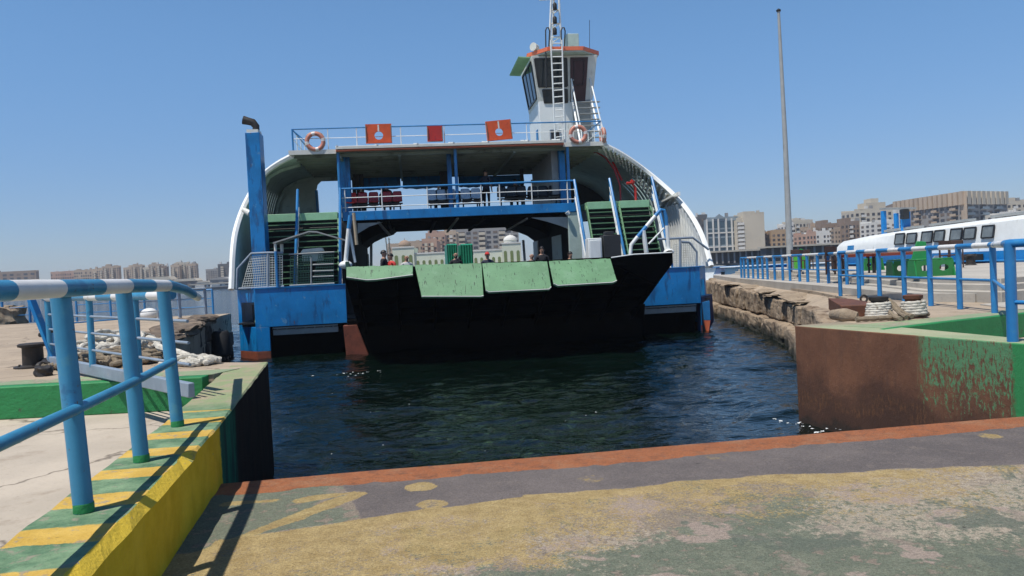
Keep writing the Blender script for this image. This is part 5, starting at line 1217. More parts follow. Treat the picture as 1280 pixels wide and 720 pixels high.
# ------------------------------------------------------------------ people
SKIN = mat('skin', (.36, .20, .13), .5, var=.06, bump=0); HAIR = mat('dark_hair', (.012, .009, .008), .5, var=.2, bump=0)
GREYH = mat('grey_hair', (.38, .36, .33), .6, var=.1, bump=0); EYE = mat('eye_dark', (.01, .008, .007), .3, bump=0)
def cloth(n, c): return mat(n, c, .85, var=.12, vs=6, bump=.2, bs=25)
C_BLACK = cloth('black_cloth', (.012, .012, .015)); C_RED = cloth('red_cloth', (.5, .035, .03)); C_NAVY = cloth('navy_cloth', (.02, .025, .045)); C_GREY = cloth('grey_cloth', (.12, .12, .12)); C_WHITE = cloth('pale_cloth', (.5, .5, .48)); C_JEANS = cloth('denim', (.03, .045, .08))
def person(label, loc, rz, shirt, trousers, hair=HAIR, h=1.72, seated=False, bald=False, cap=None, beard=False, turn=0.0, parent_group=None):
    k = h / 1.72
    J = {}; E_ = []; Rr = []
    def j(n, x, y, z, rx, ry=None, par=None):
        J[n] = len(J); P.append((x * k, y * k, z * k)); Rr.append((rx * k, (ry or rx) * k))
        if par is not None: E_.append((J[par], J[n]))
    P = []
    hz = .50 if seated else .93
    j('pelvis', 0, 0, hz, .150, .115); j('waist', 0, 0, hz + .17, .135, .105, 'pelvis'); j('chest', 0, .005, hz + .36, .165, .12, 'waist'); j('collar', 0, .01, hz + .50, .10, .085, 'chest')
    j('neck', 0, .0, hz + .565, .052, .056, 'collar'); j('jaw', 0, -.012, hz + .625, .066, .078, 'neck'); j('head', 0, -.002, hz + .705, .078, .097, 'jaw'); j('crown', 0, .006, hz + .765, .055, .07, 'head')
    for s_, n in ((-1, 'L'), (1, 'R')):
        j('sh' + n, s_ * .185, .01, hz + .455, .062, None, 'collar')
        if seated:
            j('el' + n, s_ * .24, -.06, hz + .18, .043, None, 'sh' + n); j('wr' + n, s_ * .15, -.30, hz + .10, .029, None, 'el' + n); j('pa' + n, s_ * .12, -.38, hz + .09, .034, .022, 'wr' + n)
            j('hip' + n, s_ * .10, -.02, hz - .02, .088, None, 'pelvis'); j('kn' + n, s_ * .12, -.44, hz - .02, .058, None, 'hip' + n); j('an' + n, s_ * .12, -.42, .09, .040, None, 'kn' + n); j('to' + n, s_ * .13, -.58, .04, .036, None, 'an' + n)
        else:
            j('el' + n, s_ * .235, .03, hz + .20, .044, None, 'sh' + n); j('wr' + n, s_ * .245, -.03, hz - .045, .029, None, 'el' + n); j('pa' + n, s_ * .245, -.045, hz - .125, .022, .034, 'wr' + n)
            j('hip' + n, s_ * .095, 0, hz - .06, .09, None, 'pelvis'); j('kn' + n, s_ * .10, -.01, .50, .060, None, 'hip' + n); j('an' + n, s_ * .105, .02, .09, .042, None, 'kn' + n); j('to' + n, s_ * .115, -.13, .035, .036, None, 'an' + n)
    me = bpy.data.meshes.new('skeleton'); me.from_pydata(P, E_, []); o = bpy.data.objects.new('skeleton', me); COL.objects.link(o)
    sk_ = o.modifiers.new('skin', 'SKIN'); sk_.use_smooth_shade = True
    for i, d in enumerate(me.skin_vertices[0].data): d.radius = Rr[i]; d.use_root = (i == 0)
    sb = o.modifiers.new('sub', 'SUBSURF'); sb.levels = 2; sb.render_levels = 2
    dg = bpy.context.evaluated_depsgraph_get(); me2 = bpy.data.meshes.new_from_object(o.evaluated_get(dg))
    bpy.data.objects.remove(o); mb = MB()
    mb.v = [tuple(v_.co) for v_ in me2.vertices]; mb.f = [tuple(p.vertices) for p in me2.polygons]
    def region(c):
        x_, y_, z_ = c.x / k, c.y / k, c.z / k
        if z_ > hz + .535: return 0
        arm = abs(x_) > .19 and z_ < hz + .40 or (seated and y_ < -.12 and z_ > hz + .04 and abs(x_) < .3 and z_ < hz + .2 and y_ > -.6 and abs(x_) > 0 and z_ > hz + .07)
        if arm and (z_ < hz + .22): return 0
        if z_ < .10: return 3
        return 1 if z_ > hz - .02 and not (seated and y_ < -.14) else 2
    mb.m = [region(p.center) for p in me2.polygons]
    bpy.data.meshes.remove(me2)
    hc = Vector((0, -.002 * k, (hz + .70) * k)); mb.slot(0)
    mb.sphere(hc + Vector((0, -.098 * k, -.018 * k)), .016 * k, 8, 6, (.8, 1.1, 1.5))
    for s_ in (-1, 1): mb.sphere(hc + Vector((s_ * .080 * k, .008 * k, -.012 * k)), .024 * k, 8, 6, (.4, .8, 1.2))
    for s_ in (-1, 1):          # four fingers and a thumb on each hand
        wv = Vector(P[J['paL' if s_ < 0 else 'paR']]); dn = Vector((0, -.9, -.3)).normalized() if seated else Vector((0, -.15, -1)).normalized()
        ac = Vector((1, 0, 0)) if seated else Vector((0, 1, 0))
        for f_, ln in zip((-.028, -.009, .010, .028), (.062, .075, .08, .066)):
            b_ = wv + ac * f_ * k; mb.tube([b_, b_ + dn * (ln * .5 + .02) * k, b_ + (dn + Vector((-s_ * .25, 0, 0))) * (ln + .02) * k], [.0095 * k, .009 * k, .006 * k], 6)
        b_ = wv + ac * -.03 * k - dn * .02 * k; mb.tube([b_, b_ + (dn * .6 - ac * .6) * .04 * k, b_ + (dn - ac * .35) * .07 * k], [.011 * k, .0105 * k, .007 * k], 6)
    mb.slot(4)
    for s_ in (-1, 1): mb.sphere(hc + Vector((s_ * .030 * k, -.088 * k, .008 * k)), .011 * k, 8, 6, (1.3, .6, .7))
    mb.tube([hc + Vector((-.024 * k, -.086 * k, -.058 * k)), hc + Vector((0, -.092 * k, -.06 * k)), hc + Vector((.024 * k, -.086 * k, -.058 * k))], .005 * k, 6)
    for s_ in (-1, 1): mb.tube([hc + Vector((s_ * .016 * k, -.094 * k, .028 * k)), hc + Vector((s_ * .046 * k, -.082 * k, .028 * k))], .005 * k, 5)
    body = mb.build('person', [SKIN, shirt, trousers, C_BLACK, EYE], fix=False)
    body.location = loc; body.rotation_euler = (0, 0, rz); tag(body, label, 'person', parent_group)
    def cap_mesh(r, cut, grow, mt, name, off=(0, .006, .012)):
        q = MB(); n_, m_ = 18, 9; c0 = hc + Vector(off) * k; vs = []; fs = []
        for i in range(m_ + 1):
            th = math.pi * .5 * 1.12 * i / m_
            for a_ in range(n_):
                an = 2 * math.pi * a_ / n_; front = max(0, -math.sin(an)); t_ = th * (1 - cut * front)
                vs.append(c0 + Vector((r * .88 * math.sin(t_) * math.cos(an), r * 1.08 * math.sin(t_) * math.sin(an), r * 1.08 * math.cos(t_))) * k)
        for i in range(m_):
            for a_ in range(n_): fs.append((i * n_ + a_, (i + 1) * n_ + a_, (i + 1) * n_ + (a_ + 1) % n_, i * n_ + (a_ + 1) % n_))
        q.add(vs, fs)
        if name == 'cap': q.prism([c0 + Vector(p) * k for p in ((-.07, -.09, .03), (.07, -.09, .03), (.05, -.17, .015), (-.05, -.17, .015))], (0, 0, .008))
        ob_ = q.build(name, mt, body); sm = ob_.modifiers.new('thick', 'SOLIDIFY'); sm.thickness = .006
        return ob_
    if cap: cap_mesh(.103, .34, 0, cap, 'cap')
    elif not bald: cap_mesh(.101, .42, 0, hair, 'hair')
    if beard:
        q = MB(); q.sphere(hc + Vector((0, -.035 * k, -.068 * k)), .07 * k, 14, 8, (.92, .9, .62)); q.build('beard', hair, body)
    return body
def ramp_z(v_): return 1.22 if v_ > -.35 else 1.22 + (-.35 - v_) / 4.63 * 1.78
def on_ramp(label, px, ytop, rz, shirt, trousers, h=1.72, **kw):
    best = None
    for i in range(120):
        v_ = -4.3 + i * .05; u_, w_ = LF(px, ytop, v_); e = abs(w_ - (ramp_z(v_) + h * .985))
        if best is None or e < best[0]: best = (e, u_, v_)
    _, u_, v_ = best
    return person(label, FW(u_, v_, ramp_z(v_) + .005), YAW + rz, shirt, trousers, h=h, **kw)
on_ramp('dark haired person in black standing at the left end of the raised ramp', 479.5, 314.5, 1.3, C_BLACK, C_JEANS, 1.78)
on_ramp('person in a red shirt partly behind the ramp, beside the one in black', 488, 318.5, -.9, C_RED, C_BLACK, 1.66)
on_ramp('pale bareheaded person looking down behind the left ramp flap', 508, 320, .3, C_WHITE, C_GREY, 1.64, bald=True)
on_ramp('bearded person with a shaved head in front of the green cargo body', 569.5, 316.5, .1, C_BLACK, C_JEANS, 1.72, bald=True, beard=True)
on_ramp('person wearing a red cap behind the second flap from the right', 609, 316.8, -.1, C_NAVY, C_BLACK, 1.7, cap=C_RED)
on_ramp('bald person behind the ramp just left of a dark haired passenger', 664.5, 317.5, .2, C_GREY, C_BLACK, 1.66, bald=True)
on_ramp('tall dark haired person behind the right ramp flap by the grey casing', 677, 310.5, .0, C_BLACK, C_JEANS, 1.82)
on_ramp('dark haired person at the far right end of the ramp beside the white cabinet', 712.5, 316, .4, C_BLACK, C_BLACK, 1.7)

# ------------------------------------------------------------------ seats and passengers on the upper deck
def make_seat(mt):
    mb = MB(); n_ = 7; prof = [(-.22, .43), (-.20, .455), (0, .43), (.17, .44), (.22, .52), (.25, .70), (.27, .86), (.285, .90)]
    wid = [.20, .215, .22, .22, .215, .21, .195, .16]; vs = []; fs = []
    for (y_, z_), w_ in zip(prof, wid):
        for i in range(n_):
            f_ = i / (n_ - 1) * 2 - 1; cu = f_ * f_; vs.append((f_ * w_, y_ - (.03 * cu if z_ > .5 else 0), z_ + (.025 * cu if z_ <= .5 else 0)))
    for r_ in range(len(prof) - 1):
        for i in range(n_ - 1): fs.append((r_ * n_ + i, r_ * n_ + i + 1, (r_ + 1) * n_ + i + 1, (r_ + 1) * n_ + i))
    mb.add(vs, fs); return mb
def seat_row(label, x0, x1, n, v_, mts, group='rows of plastic seats on the passenger deck', face=0.0):
    u0, u1 = LF(x0, 255, v_)[0], LF(x1, 255, v_)[0]; mid = (u0 + u1) / 2; w_ = (u1 - u0) / n
    r_ = empty('seat_row', FW(mid, v_, UP), YAW + face, label, 'seats', group)
    proto = {}
    for i in range(n):
        mt = mts[i % len(mts)]; x_ = (u0 - mid) + w_ * (i + .5)
        if mt not in proto:
            o = make_seat(mt).build('seat', mt, r_, loc=(x_, 0, 0)); sm = o.modifiers.new('thick', 'SOLIDIFY'); sm.thickness = .022; o.scale = (w_ / .46, 1, 1); proto[mt] = o
        else:
            c_ = proto[mt].copy(); COL.objects.link(c_); c_.parent = r_; c_.location = (x_, 0, 0)
    b_ = MB(); b_.box(u0 - mid, u1 - mid, -.04, .04, .34, .40)
    b_.build('beam', M['darkframe'], r_)
    for f_ in (.12, .88):
        q = MB(); x_ = lerp(u0 - mid, u1 - mid, f_); q.box(x_ - .03, x_ + .03, -.03, .03, .03, .34); q.box(x_ - .04, x_ + .04, -.22, .22, 0, .03); q.build('leg', M['darkframe'], r_)
    return r_
rd, mr_, pa_, bk_ = M['sunlit_red_seat'], M['shaded_red_seat'], M['pale_seat'], M['black_seat']
seat_row('row of red seats at the left behind the upper deck railing', 432.5, 474, 3, 3.6, [rd, mr_, mr_])
seat_row('pair of red seats coloured as in shade beside the gap in the upper deck row', 477.5, 503.5, 2, 3.6, [mr_])
seat_row('pale grey seats just left of the middle post on the upper deck', 534, 571, 3, 3.6, [pa_])
seat_row('pale grey seats just right of the middle post on the upper deck', 576, 602.5, 2, 3.6, [pa_])
seat_row('black seats left of the grey partition, lower front row', 622, 660, 3, 3.3, [bk_])
seat_row('black seats at the right end of the upper deck by the blue post', 661, 700, 3, 3.6, [bk_])
for k, (x0, x1, v_) in enumerate(((434, 500, 4.9), (535, 605, 4.9), (630, 700, 4.6))):
    seat_row(('second row of dark seats behind the red ones', 'second row of dark seats behind the pale grey ones', 'second row of black seats behind the right hand row')[k], x0, x1, 5, v_, [bk_], face=math.pi)
def on_deck(label, px, v_, rz, shirt, trousers, seated=True, h=1.7, **kw):
    u_ = LF(px, 250, v_)[0]; return person(label, FW(u_, v_, UP + .003), YAW + rz, shirt, trousers, seated=seated, h=h, **kw)
on_deck('passenger in black seated behind the second red seat', 452, 4.95, math.pi, C_BLACK, C_BLACK)
on_deck('broad shouldered passenger in black seated behind the shade coloured red pair', 483.5, 4.95, math.pi, C_BLACK, C_BLACK, h=1.8)
on_deck('passenger leaning behind the pale grey seats left of the middle post', 549, 4.95, math.pi, C_NAVY, C_BLACK, h=1.66)
on_deck('passenger seated among the black seats at the right', 645, 4.65, math.pi, C_BLACK, C_BLACK, h=1.74)
on_deck('passenger in dark clothes standing at the upper railing right of the pale seats', 608.5, 4.2, 2.6, C_NAVY, C_BLACK, seated=False, h=1.68)

# ------------------------------------------------------------------ life rings and floats on the ferry rails
M['ring'] = mat('faded_orange_ring', (.50, .20, .14), .5, var=.12, bump=0); M['ringw'] = mat('ring_band', (.66, .62, .58), .5, bump=0)
def life_ring(label, px, py, v_, R=.34, axis='y'):
    u_, w_ = LF(px, py, v_); o = MB().torus((0, 0, 0), R, .085, axis, 32, 10, slots=lambda f_: 1 if (f_ * 4) % 1 < .16 else 0).build('life_ring', [M['ring'], M['ringw']])
    o.location = FW(u_, v_, w_); o.rotation_euler = (0, 0, YAW); tag(o, label, 'life ring')
    for k in range(4):
        mb = MB(); a0 = math.pi / 4 + k * math.pi / 2; pts = [(1.16 * R * math.cos(a0 + d - .7) * (1.12 if i == 2 else 1.1), -.02, 1.16 * R * math.sin(a0 + d - .7) * (1.12 if i == 2 else 1.1)) for i, d in enumerate((0, .35, .7, 1.05, 1.4))]; mb.tube(pts if axis == 'y' else [(p[1], p[0], p[2]) for p in pts], .014, 6)
        mb.build('grab_line', M['rope'], o)
life_ring('faded orange life ring hanging on the left end of the roof railing', 394, 177, 2.5, .31)
life_ring('faded orange life ring on the roof railing below the wheelhouse stairs', 722.5, 168, 2.45, .31)
life_ring('life ring seen edge on at the right end of the roof railing', 753.5, 170, 2.65, .28, 'x')
def float_plate(label, px0, px1, py0, py1, v_, hole, mt, tilt=0.0):
    a, c_ = fp(px0, py1, v_), fp(px1, py0, v_); w_, h_ = c_.x - a.x, c_.z - a.z; mb = MB(); n_ = 24
    if hole:
        hc_ = (w_ * .5, h_ * .40); R = hole; ring = []; rect = []
        for i in range(n_):
            an = 2 * math.pi * i / n_; ring.append((hc_[0] + R * math.cos(an), hc_[1] + R * math.sin(an)))
            dx, dz = math.cos(an), math.sin(an); s_ = min(((w_ - hc_[0]) / dx) if dx > 1e-6 else 9, (-hc_[0] / dx) if dx < -1e-6 else 9, ((h_ - hc_[1]) / dz) if dz > 1e-6 else 9, (-hc_[1] / dz) if dz < -1e-6 else 9)
            rect.append((hc_[0] + dx * s_, hc_[1] + dz * s_))
        for q in ((0, 0), (w_, 0), (w_, h_), (0, h_)):
            i = min(range(n_), key=lambda i: (rect[i][0] - q[0]) ** 2 + (rect[i][1] - q[1]) ** 2); rect[i] = q
        th = .16; vs = [(p[0], 0, p[1]) for p in ring] + [(p[0], 0, p[1]) for p in rect] + [(p[0], th, p[1]) for p in ring] + [(p[0], th, p[1]) for p in rect]; fs = []
        for i in range(n_):
            k = (i + 1) % n_; fs += [(i, k, n_ + k, n_ + i), (2 * n_ + i, 3 * n_ + i, 3 * n_ + k, 2 * n_ + k), (i, 2 * n_ + i, 2 * n_ + k, k), (n_ + i, n_ + k, 3 * n_ + k, 3 * n_ + i)]
        mb.add(vs, fs)
    else: mb.box(0, w_, 0, .3, 0, h_)
    o = mb.build('life_float', mt, smooth=False); o.location = FW(a.x, v_, a.z); o.rotation_euler = (0, tilt, YAW); tag(o, label, 'life float')
    st = MB()
    if hole: st.box(w_ * .5 - .03, w_ * .5 + .03, -.012, -.002, h_ * .40 + hole - .02, h_ * .95)
    else: st.box(w_ * .46, w_ * .54, -.012, -.002, .02, h_ * .3)
    st.build('strap', M['ringw'] if hole else M['shaded_red_seat'], o)
    ed = MB(); 
    for x_ in (0.02, w_ - .02): MB().tube([(x_, -.01, .05), (x_, -.04, h_ * .5), (x_, -.01, h_ - .05)], .016, 6).build('grab_line', M['rope_old'], o)
float_plate('orange life float with a round hole on the roof railing, left of the red one', 457.5, 489, 154.5, 179, 2.35, .17, M['orange'])
float_plate('small solid red life float on the middle of the roof railing', 534.5, 553, 157, 176, 2.35, 0, M['red'])
float_plate('tilted orange life float with a round hole nearest the wheelhouse', 609.5, 640, 151, 176, 2.35, .16, M['orange'], rad(-4))

# ------------------------------------------------------------------ green cargo bodies on the car deck
for k, (x0, x1, y0, lab) in enumerate(((558.5, 572.5, 305, 'left one of two green tarpaulin cargo bodies on the car deck'), (576, 592, 305, 'right one of two green tarpaulin cargo bodies on the car deck'))):
    a, c_ = fp(x0, y0, 13.2), fp(x1, 330, 13.2); r_ = empty('cargo_truck', FW((a.x + c_.x) / 2, 13.2, DECK), YAW, lab, 'truck', 'green covered trucks on the car deck'); w_ = c_.x - a.x; h_ = a.z - DECK
    mb = MB(); n_ = 9; vs = []; fs = []
    for i in range(n_ + 1):
        x_ = -w_ / 2 + w_ * i / n_; d_ = .03 * (i % 2)
        vs += [(x_, d_, .75), (x_, d_, h_ - .06), (x_ * .94, .15, h_), (x_ * .94, 3.6, h_), (x_, 3.7, .75)]
    for i in range(n_):
        for q in range(4): fs.append((i * 5 + q, i * 5 + q + 1, (i + 1) * 5 + q + 1, (i + 1) * 5 + q))
    fs += [(0, 1, 2, 3, 4), tuple(n_ * 5 + q for q in (4, 3, 2, 1, 0))]
    mb.add(vs, fs).build('cargo_cover', M['teal_tarp'], r_)
    MB().box(-w_ / 2, w_ / 2, 0, 4.6, .55, .74).build('chassis', M['dark'], r_)
    cb = MB().box(-w_ / 2, w_ / 2, 3.75, 5.0, .4, h_ * .8).build('cab', M['offwhite'], r_, bevel=.08)
    for x_ in (-w_ / 2 + .09, w_ / 2 - .09):
        for y_ in (.7, 4.3): MB().tube([(x_ - .09, y_, .36), (x_ + .09, y_, .36)], .36, 20).build('wheel', M['rubber'], r_)
# ------------------------------------------------------------------ far shore land
FAR = concrete('hazy_shore_ground', (.30, .26, .21), (.18, .16, .12), .02, crack=False)
slab('far_shore', [(-900, 640), (-420, 560), (-215, 545), (-140, 470), (-60, 300), (-36, 196), (34, 190), (60, 240), (95, 300), (105, 215), (130, 200), (420, 300), (900, 420), (900, 1500), (-900, 1500)], -2, 1.4, FAR, 'low hazy far shore with waterfront ground')

# ------------------------------------------------------------------ far buildings
def fac(n, c, v=.1): return mat(n, c, .85, var=v, vs=.08, spots=[(mul(c, .72), .12, .56, .14, (1, 1, .25))], bump=0)
B = {'beige': fac('beige_render', (.40, .31, .225)), 'sand': fac('sand_render', (.46, .36, .26)), 'cream': fac('cream_render', (.52, .46, .36)), 'pink': fac('pinkish_render', (.42, .27, .20)),
     'grey': fac('grey_concrete', (.28, .27, .255)), 'brown': fac('brown_render', (.25, .18, .13)), 'bluegrey': fac('blue_grey_cladding', (.22, .27, .30)), 'white': fac('white_render', (.62, .60, .55)), 'dark': fac('dark_grey_facade', (.10, .10, .10)), 'ochre': fac('ochre_render', (.38, .26, .15)),
     'mosque': fac('pale_green_white_render', (.62, .64, .50)), 'tile': fac('brown_dome_tile', (.30, .21, .15))}
WIN = mat('far_window', (.055, .052, .055), .35, var=.3, bump=0); WINB = mat('far_blue_glass', (.05, .085, .11), .15, var=.3, bump=0); SHUT = mat('far_shutter', (.16, .12, .09), .7, var=.3, bump=0)
wcache = {}
def win_mesh(w_, h_, mt):
    key = (round(w_, 1), round(h_, 1), mt.name)
    if key not in wcache:
        a, b_ = key[0] / 2, key[1] / 2
        wcache[key] = MB().box(-a, a, -.06, .03, -b_, b_)
    return wcache[key]
wobj = {}
def add_win(parent, p, ang, w_, h_, mt, name='window'):
    key = (round(w_, 1), round(h_, 1), mt.name)
    if key not in wobj: o = win_mesh(w_, h_, mt).build(name, mt, parent, smooth=False); wobj[key] = o.data
    else: o = bpy.data.objects.new(name, wobj[key]); COL.objects.link(o); o.parent = parent
    o.location = p; o.rotation_euler = (0, 0, ang); return o
def facade(root, P0, P1, z0, z1, floors, bays, mt=WIN, wf=.5, hf=.5, balc=None, balc_mt=None, skip=.06, seed=0, cap=100):
    """windows and balconies on the wall from P0 to P1 (seen from the side of the viewer)"""
    r2 = random.Random(seed + 1); d = Vector((P1[0] - P0[0], P1[1] - P0[1], 0)); L_ = d.length; d.normalize(); ang = math.atan2(d.y, d.x); nrm = Vector((d.y, -d.x, 0))
    fh = (z1 - z0) / floors; bw = L_ / bays; n_ = 0
    for f_ in range(floors):
        for b_ in range(bays):
            if r2.random() < skip or n_ >= cap: continue
            c_ = Vector((P0[0], P0[1], 0)) + d * (bw * (b_ + .5)) + Vector((0, 0, z0 + fh * (f_ + .52)))
            deep = balc is not None and (b_ in balc)
            add_win(root, c_, ang, bw * (wf * (1.35 if deep else 1)), fh * (hf * (1.2 if deep else 1)), mt if r2.random() > .2 or mt is WINB else SHUT); n_ += 1
    if balc is not None:
        groups = []; 
        for b_ in sorted(balc):
            if groups and groups[-1][1] == b_ - 1: groups[-1][1] = b_
            else: groups.append([b_, b_])
        for f_ in range(floors):
            for g0, g1 in groups:
                q = Vector((P0[0], P0[1], 0)) + d * (bw * (g0 + .04)); e = Vector((P0[0], P0[1], 0)) + d * (bw * (g1 + .96)); z_ = z0 + fh * f_ + .08
                mb = MB(); mb.prism([q + Vector((0, 0, z_)), e + Vector((0, 0, z_)), e + nrm * 1.3 + Vector((0, 0, z_)), q + nrm * 1.3 + Vector((0, 0, z_))], (0, 0, .22))
                mb.prism([q + nrm * 1.18 + Vector((0, 0, z_ + .22)), e + nrm * 1.18 + Vector((0, 0, z_ + .22)), e + nrm * 1.3 + Vector((0, 0, z_ + .22)), q + nrm * 1.3 + Vector((0, 0, z_ + .22))], (0, 0, .85))
                mb.build('balcony', balc_mt, root, smooth=False)
def building(label, px0, px1, ytop, dist, depth, mt, floors, bays, steps=(), balc=None, balc_mt=None, wmt=WIN, turn=0.0, z0=1.2, seed=0, wf=.5, hf=.5, clutter=3, group=None, name='apartment_building', sidebays=0, skip=.06, cat='building'):
    a, c_ = A(px0, ytop, dist), A(px1, ytop, dist); z1 = (a.z + c_.z) / 2; r_ = empty(name, (a.x, a.y, z0), 0, label, cat, group)
    w_ = c_.x - a.x; d = Vector((math.cos(turn), math.sin(turn), 0)); n_ = Vector((d.y, -d.x, 0)); h_ = z1 - z0
    def P(u_, v_, z_): return d * u_ - n_ * v_ + Vector((0, 0, z_))
    MB().prism([P(0, 0, 0), P(w_, 0, 0), P(w_, depth, 0), P(0, depth, 0)], (0, 0, h_)).build('wall', mt, r_, smooth=False)
    facade(r_, P(0, 0, 0), P(w_, 0, 0), 0, h_ - .6, floors, bays, wmt, wf, hf, balc, balc_mt or mt, skip, seed)
    if sidebays:
        if px0 < 640: facade(r_, P(w_, 0, 0), P(w_, depth, 0), 0, h_ - .6, floors, sidebays, wmt, wf, hf, None, None, skip, seed + 9)
        else: facade(r_, P(0, depth, 0), P(0, 0, 0), 0, h_ - .6, floors, sidebays, wmt, wf, hf, None, None, skip, seed + 9)
    for (u0, u1, v0, v1) in ((0, w_, 0, .3), (0, w_, depth - .3, depth)): MB().prism([P(u0, v0, h_ + .002), P(u1, v0, h_ + .002), P(u1, v1, h_ + .002), P(u0, v1, h_ + .002)], (0, 0, .8)).build('parapet', mt, r_, smooth=False)
    r2 = random.Random(seed * 7 + 3)
    for si, (f0, f1, hh) in enumerate(steps):
        MB().prism([P(w_ * f0, 1 + .5 * si, h_ + .004 + .003 * si), P(w_ * f1, 1 + .5 * si, h_ + .004 + .003 * si), P(w_ * f1, depth * (.7 - .1 * si), h_ + .004 + .003 * si), P(w_ * f0, depth * (.7 - .1 * si), h_ + .004 + .003 * si)], (0, 0, hh)).build('roof_block', mt, r_, smooth=False)
    for k in range(clutter):
        u_ = r2.uniform(.08, .88) * w_; s_ = r2.uniform(.6, 1.6); v_ = r2.uniform(.4, .9) if k % 2 else r2.uniform(2.2, max(2.4, depth * .5))
        mb = MB(); mb.prism([P(u_, v_, h_ + .004), P(u_ + s_, v_, h_ + .004), P(u_ + s_, v_ + s_, h_ + .004), P(u_, v_ + s_, h_ + .004)], (0, 0, r2.uniform(.8, 2.4))); mb.build('roof_tank', r2.choice([B['grey'], B['white'], mt]), r_, smooth=False)
    return r_
LS = 'apartment blocks on the hazy left shore'
for i, (x0, x1, yt, D, mt, fl, by, st, lab) in enumerate((
    (-60, 45, 341.5, 640, 'brown', 6, 12, [(.2, .5, 1.2)], 'long low brown block on the left shore at the frame edge'),
    (63, 92, 340.5, 640, 'pink', 6, 10, [(.5, .9, 1)], 'low reddish block left of the far beige towers'),
    (92, 117, 338.5, 630, 'beige', 7, 9, [(.1, .3, 1.5)], 'low stepped beige block joining the leftmost far tower'),
    (115, 131, 337.2, 610, 'sand', 9, 6, [(.4, .9, 1.5)], 'pale sand block just left of the tallest pair on the left shore'),
    (128, 148, 333.8, 600, 'beige', 11, 7, [(.2, .5, 2.2), (.62, .9, 1.2)], 'tall beige tower block with a notched roof on the left shore'),
    (154, 167, 335.5, 600, 'sand', 10, 5, [(.5, .95, 2.4)], 'slim sand tower left of the gap on the left shore'),
    (164, 178, 332.5, 590, 'beige', 11, 5, [(.1, .5, 1.6)], 'tall beige tower with dark balconies above the white rail end'),
    (178, 189, 335.5, 590, 'cream', 10, 4, [(.3, .7, 1.5)], 'cream block between two taller beige towers on the left shore'),
    (186, 200, 331.5, 585, 'beige', 11, 5, [(.2, .6, 2.0)], 'tall brownish tower on the left shore with a roof hut'),
    (199, 208, 333.5, 585, 'brown', 10, 3, [], 'narrow brown tower at the right end of the middle group'),
    (213, 224, 332.5, 560, 'sand', 10, 4, [(.3, .8, 1.6)], 'sand tower at the left of the pair nearest the ferry'),
    (218, 235, 329.5, 565, 'cream', 11, 6, [(.1, .5, 1.4)], 'cream tower with many balconies, tallest near the ferry bow'),
    (233, 245, 331.0, 560, 'beige', 11, 4, [(.5, .9, 1.6)], 'beige tower right of the cream one near the ferry bow'),
    (257, 274, 337.5, 590, 'grey', 8, 6, [(.6, .9, 1.4)], 'grey hazy block left of the plain grey tower'),
    (272, 292, 331.0, 575, 'dark', 9, 5, [(.55, .8, 2.0)], 'plain grey slab tower beside the ferry left side'))):
    building(lab, x0, x1, yt, D, 4, B[mt], fl, by, st, balc=set(range(1, by, 3)) if fl > 8 else None, balc_mt=B['cream'], seed=i, group=LS, wf=.55, hf=.55, sidebays=0, clutter=3)
# low waterfront sheds
def shed(label, px0, px1, ytop, dist, mt, kind=0, z0=1.2):
    a, c_ = A(px0, ytop, dist), A(px1, ytop, dist); w_ = c_.x - a.x; h_ = max(2.2, a.z - z0); r_ = empty('waterfront_shed', (a.x, a.y, z0), 0, label, 'shed', 'low sheds along the left waterfront')
    MB().box(0, w_, 0, 10, 0, h_ * .72).build('wall', mt, r_, smooth=False)
    mb = MB()
    if kind: n_ = 10; prof = [(w_ * i / n_, -.4, h_ * .72 + h_ * .28 * math.sin(math.pi * i / n_)) for i in range(n_ + 1)]; mb.prism(prof + [(w_, -.4, h_ * .722), (0, -.4, h_ * .722)][0:0], (0, 11, 0))
    else: mb.prism([(-.3, -.5, h_ * .722), (w_ + .3, -.5, h_ * .722), (w_ * .9, -.5, h_), (w_ * .1, -.5, h_ * .97)], (0, 11, 0))
    mb.build('roof', B['grey'] if kind else B['cream'], r_, smooth=False)
    n_ = max(2, int(w_ / 5))
    for k in range(n_): add_win(r_, Vector((w_ * (k + .5) / n_, 0, h_ * .36)), 0, w_ / n_ * .6, h_ * .34, WIN, 'opening')
for k, (x0, x1, yt, D, mt, kd, lab) in enumerate((
    (178, 214, 347, 545, 'cream', 0, 'long low cream shed under the middle left shore towers'), (216, 246, 349, 540, 'brown', 0, 'low brown waterfront shed under the cream tower'),
    (246, 262, 351.5, 530, 'white', 0, 'small white waterfront shed at the water edge left of the ferry'), (237, 262, 355.5, 500, 'sand', 0, 'pale flat waterfront shed lowest by the far water'),
    (262, 290, 347, 520, 'grey', 1, 'grey shed with a curved roof beside the ferry left side'), (258, 290, 354, 490, 'white', 0, 'white low shed below the curved roof shed'),
    (60, 110, 352, 560, 'sand', 0, 'long sand coloured shed low on the left shore'), (118, 170, 351, 555, 'beige', 0, 'long beige waterfront shed below the tall beige towers'), (-60, 50, 354, 560, 'beige', 0, 'long shed low on the shore at the left frame edge'))):
    shed(lab, x0, x1, yt, D, B[mt], kd)
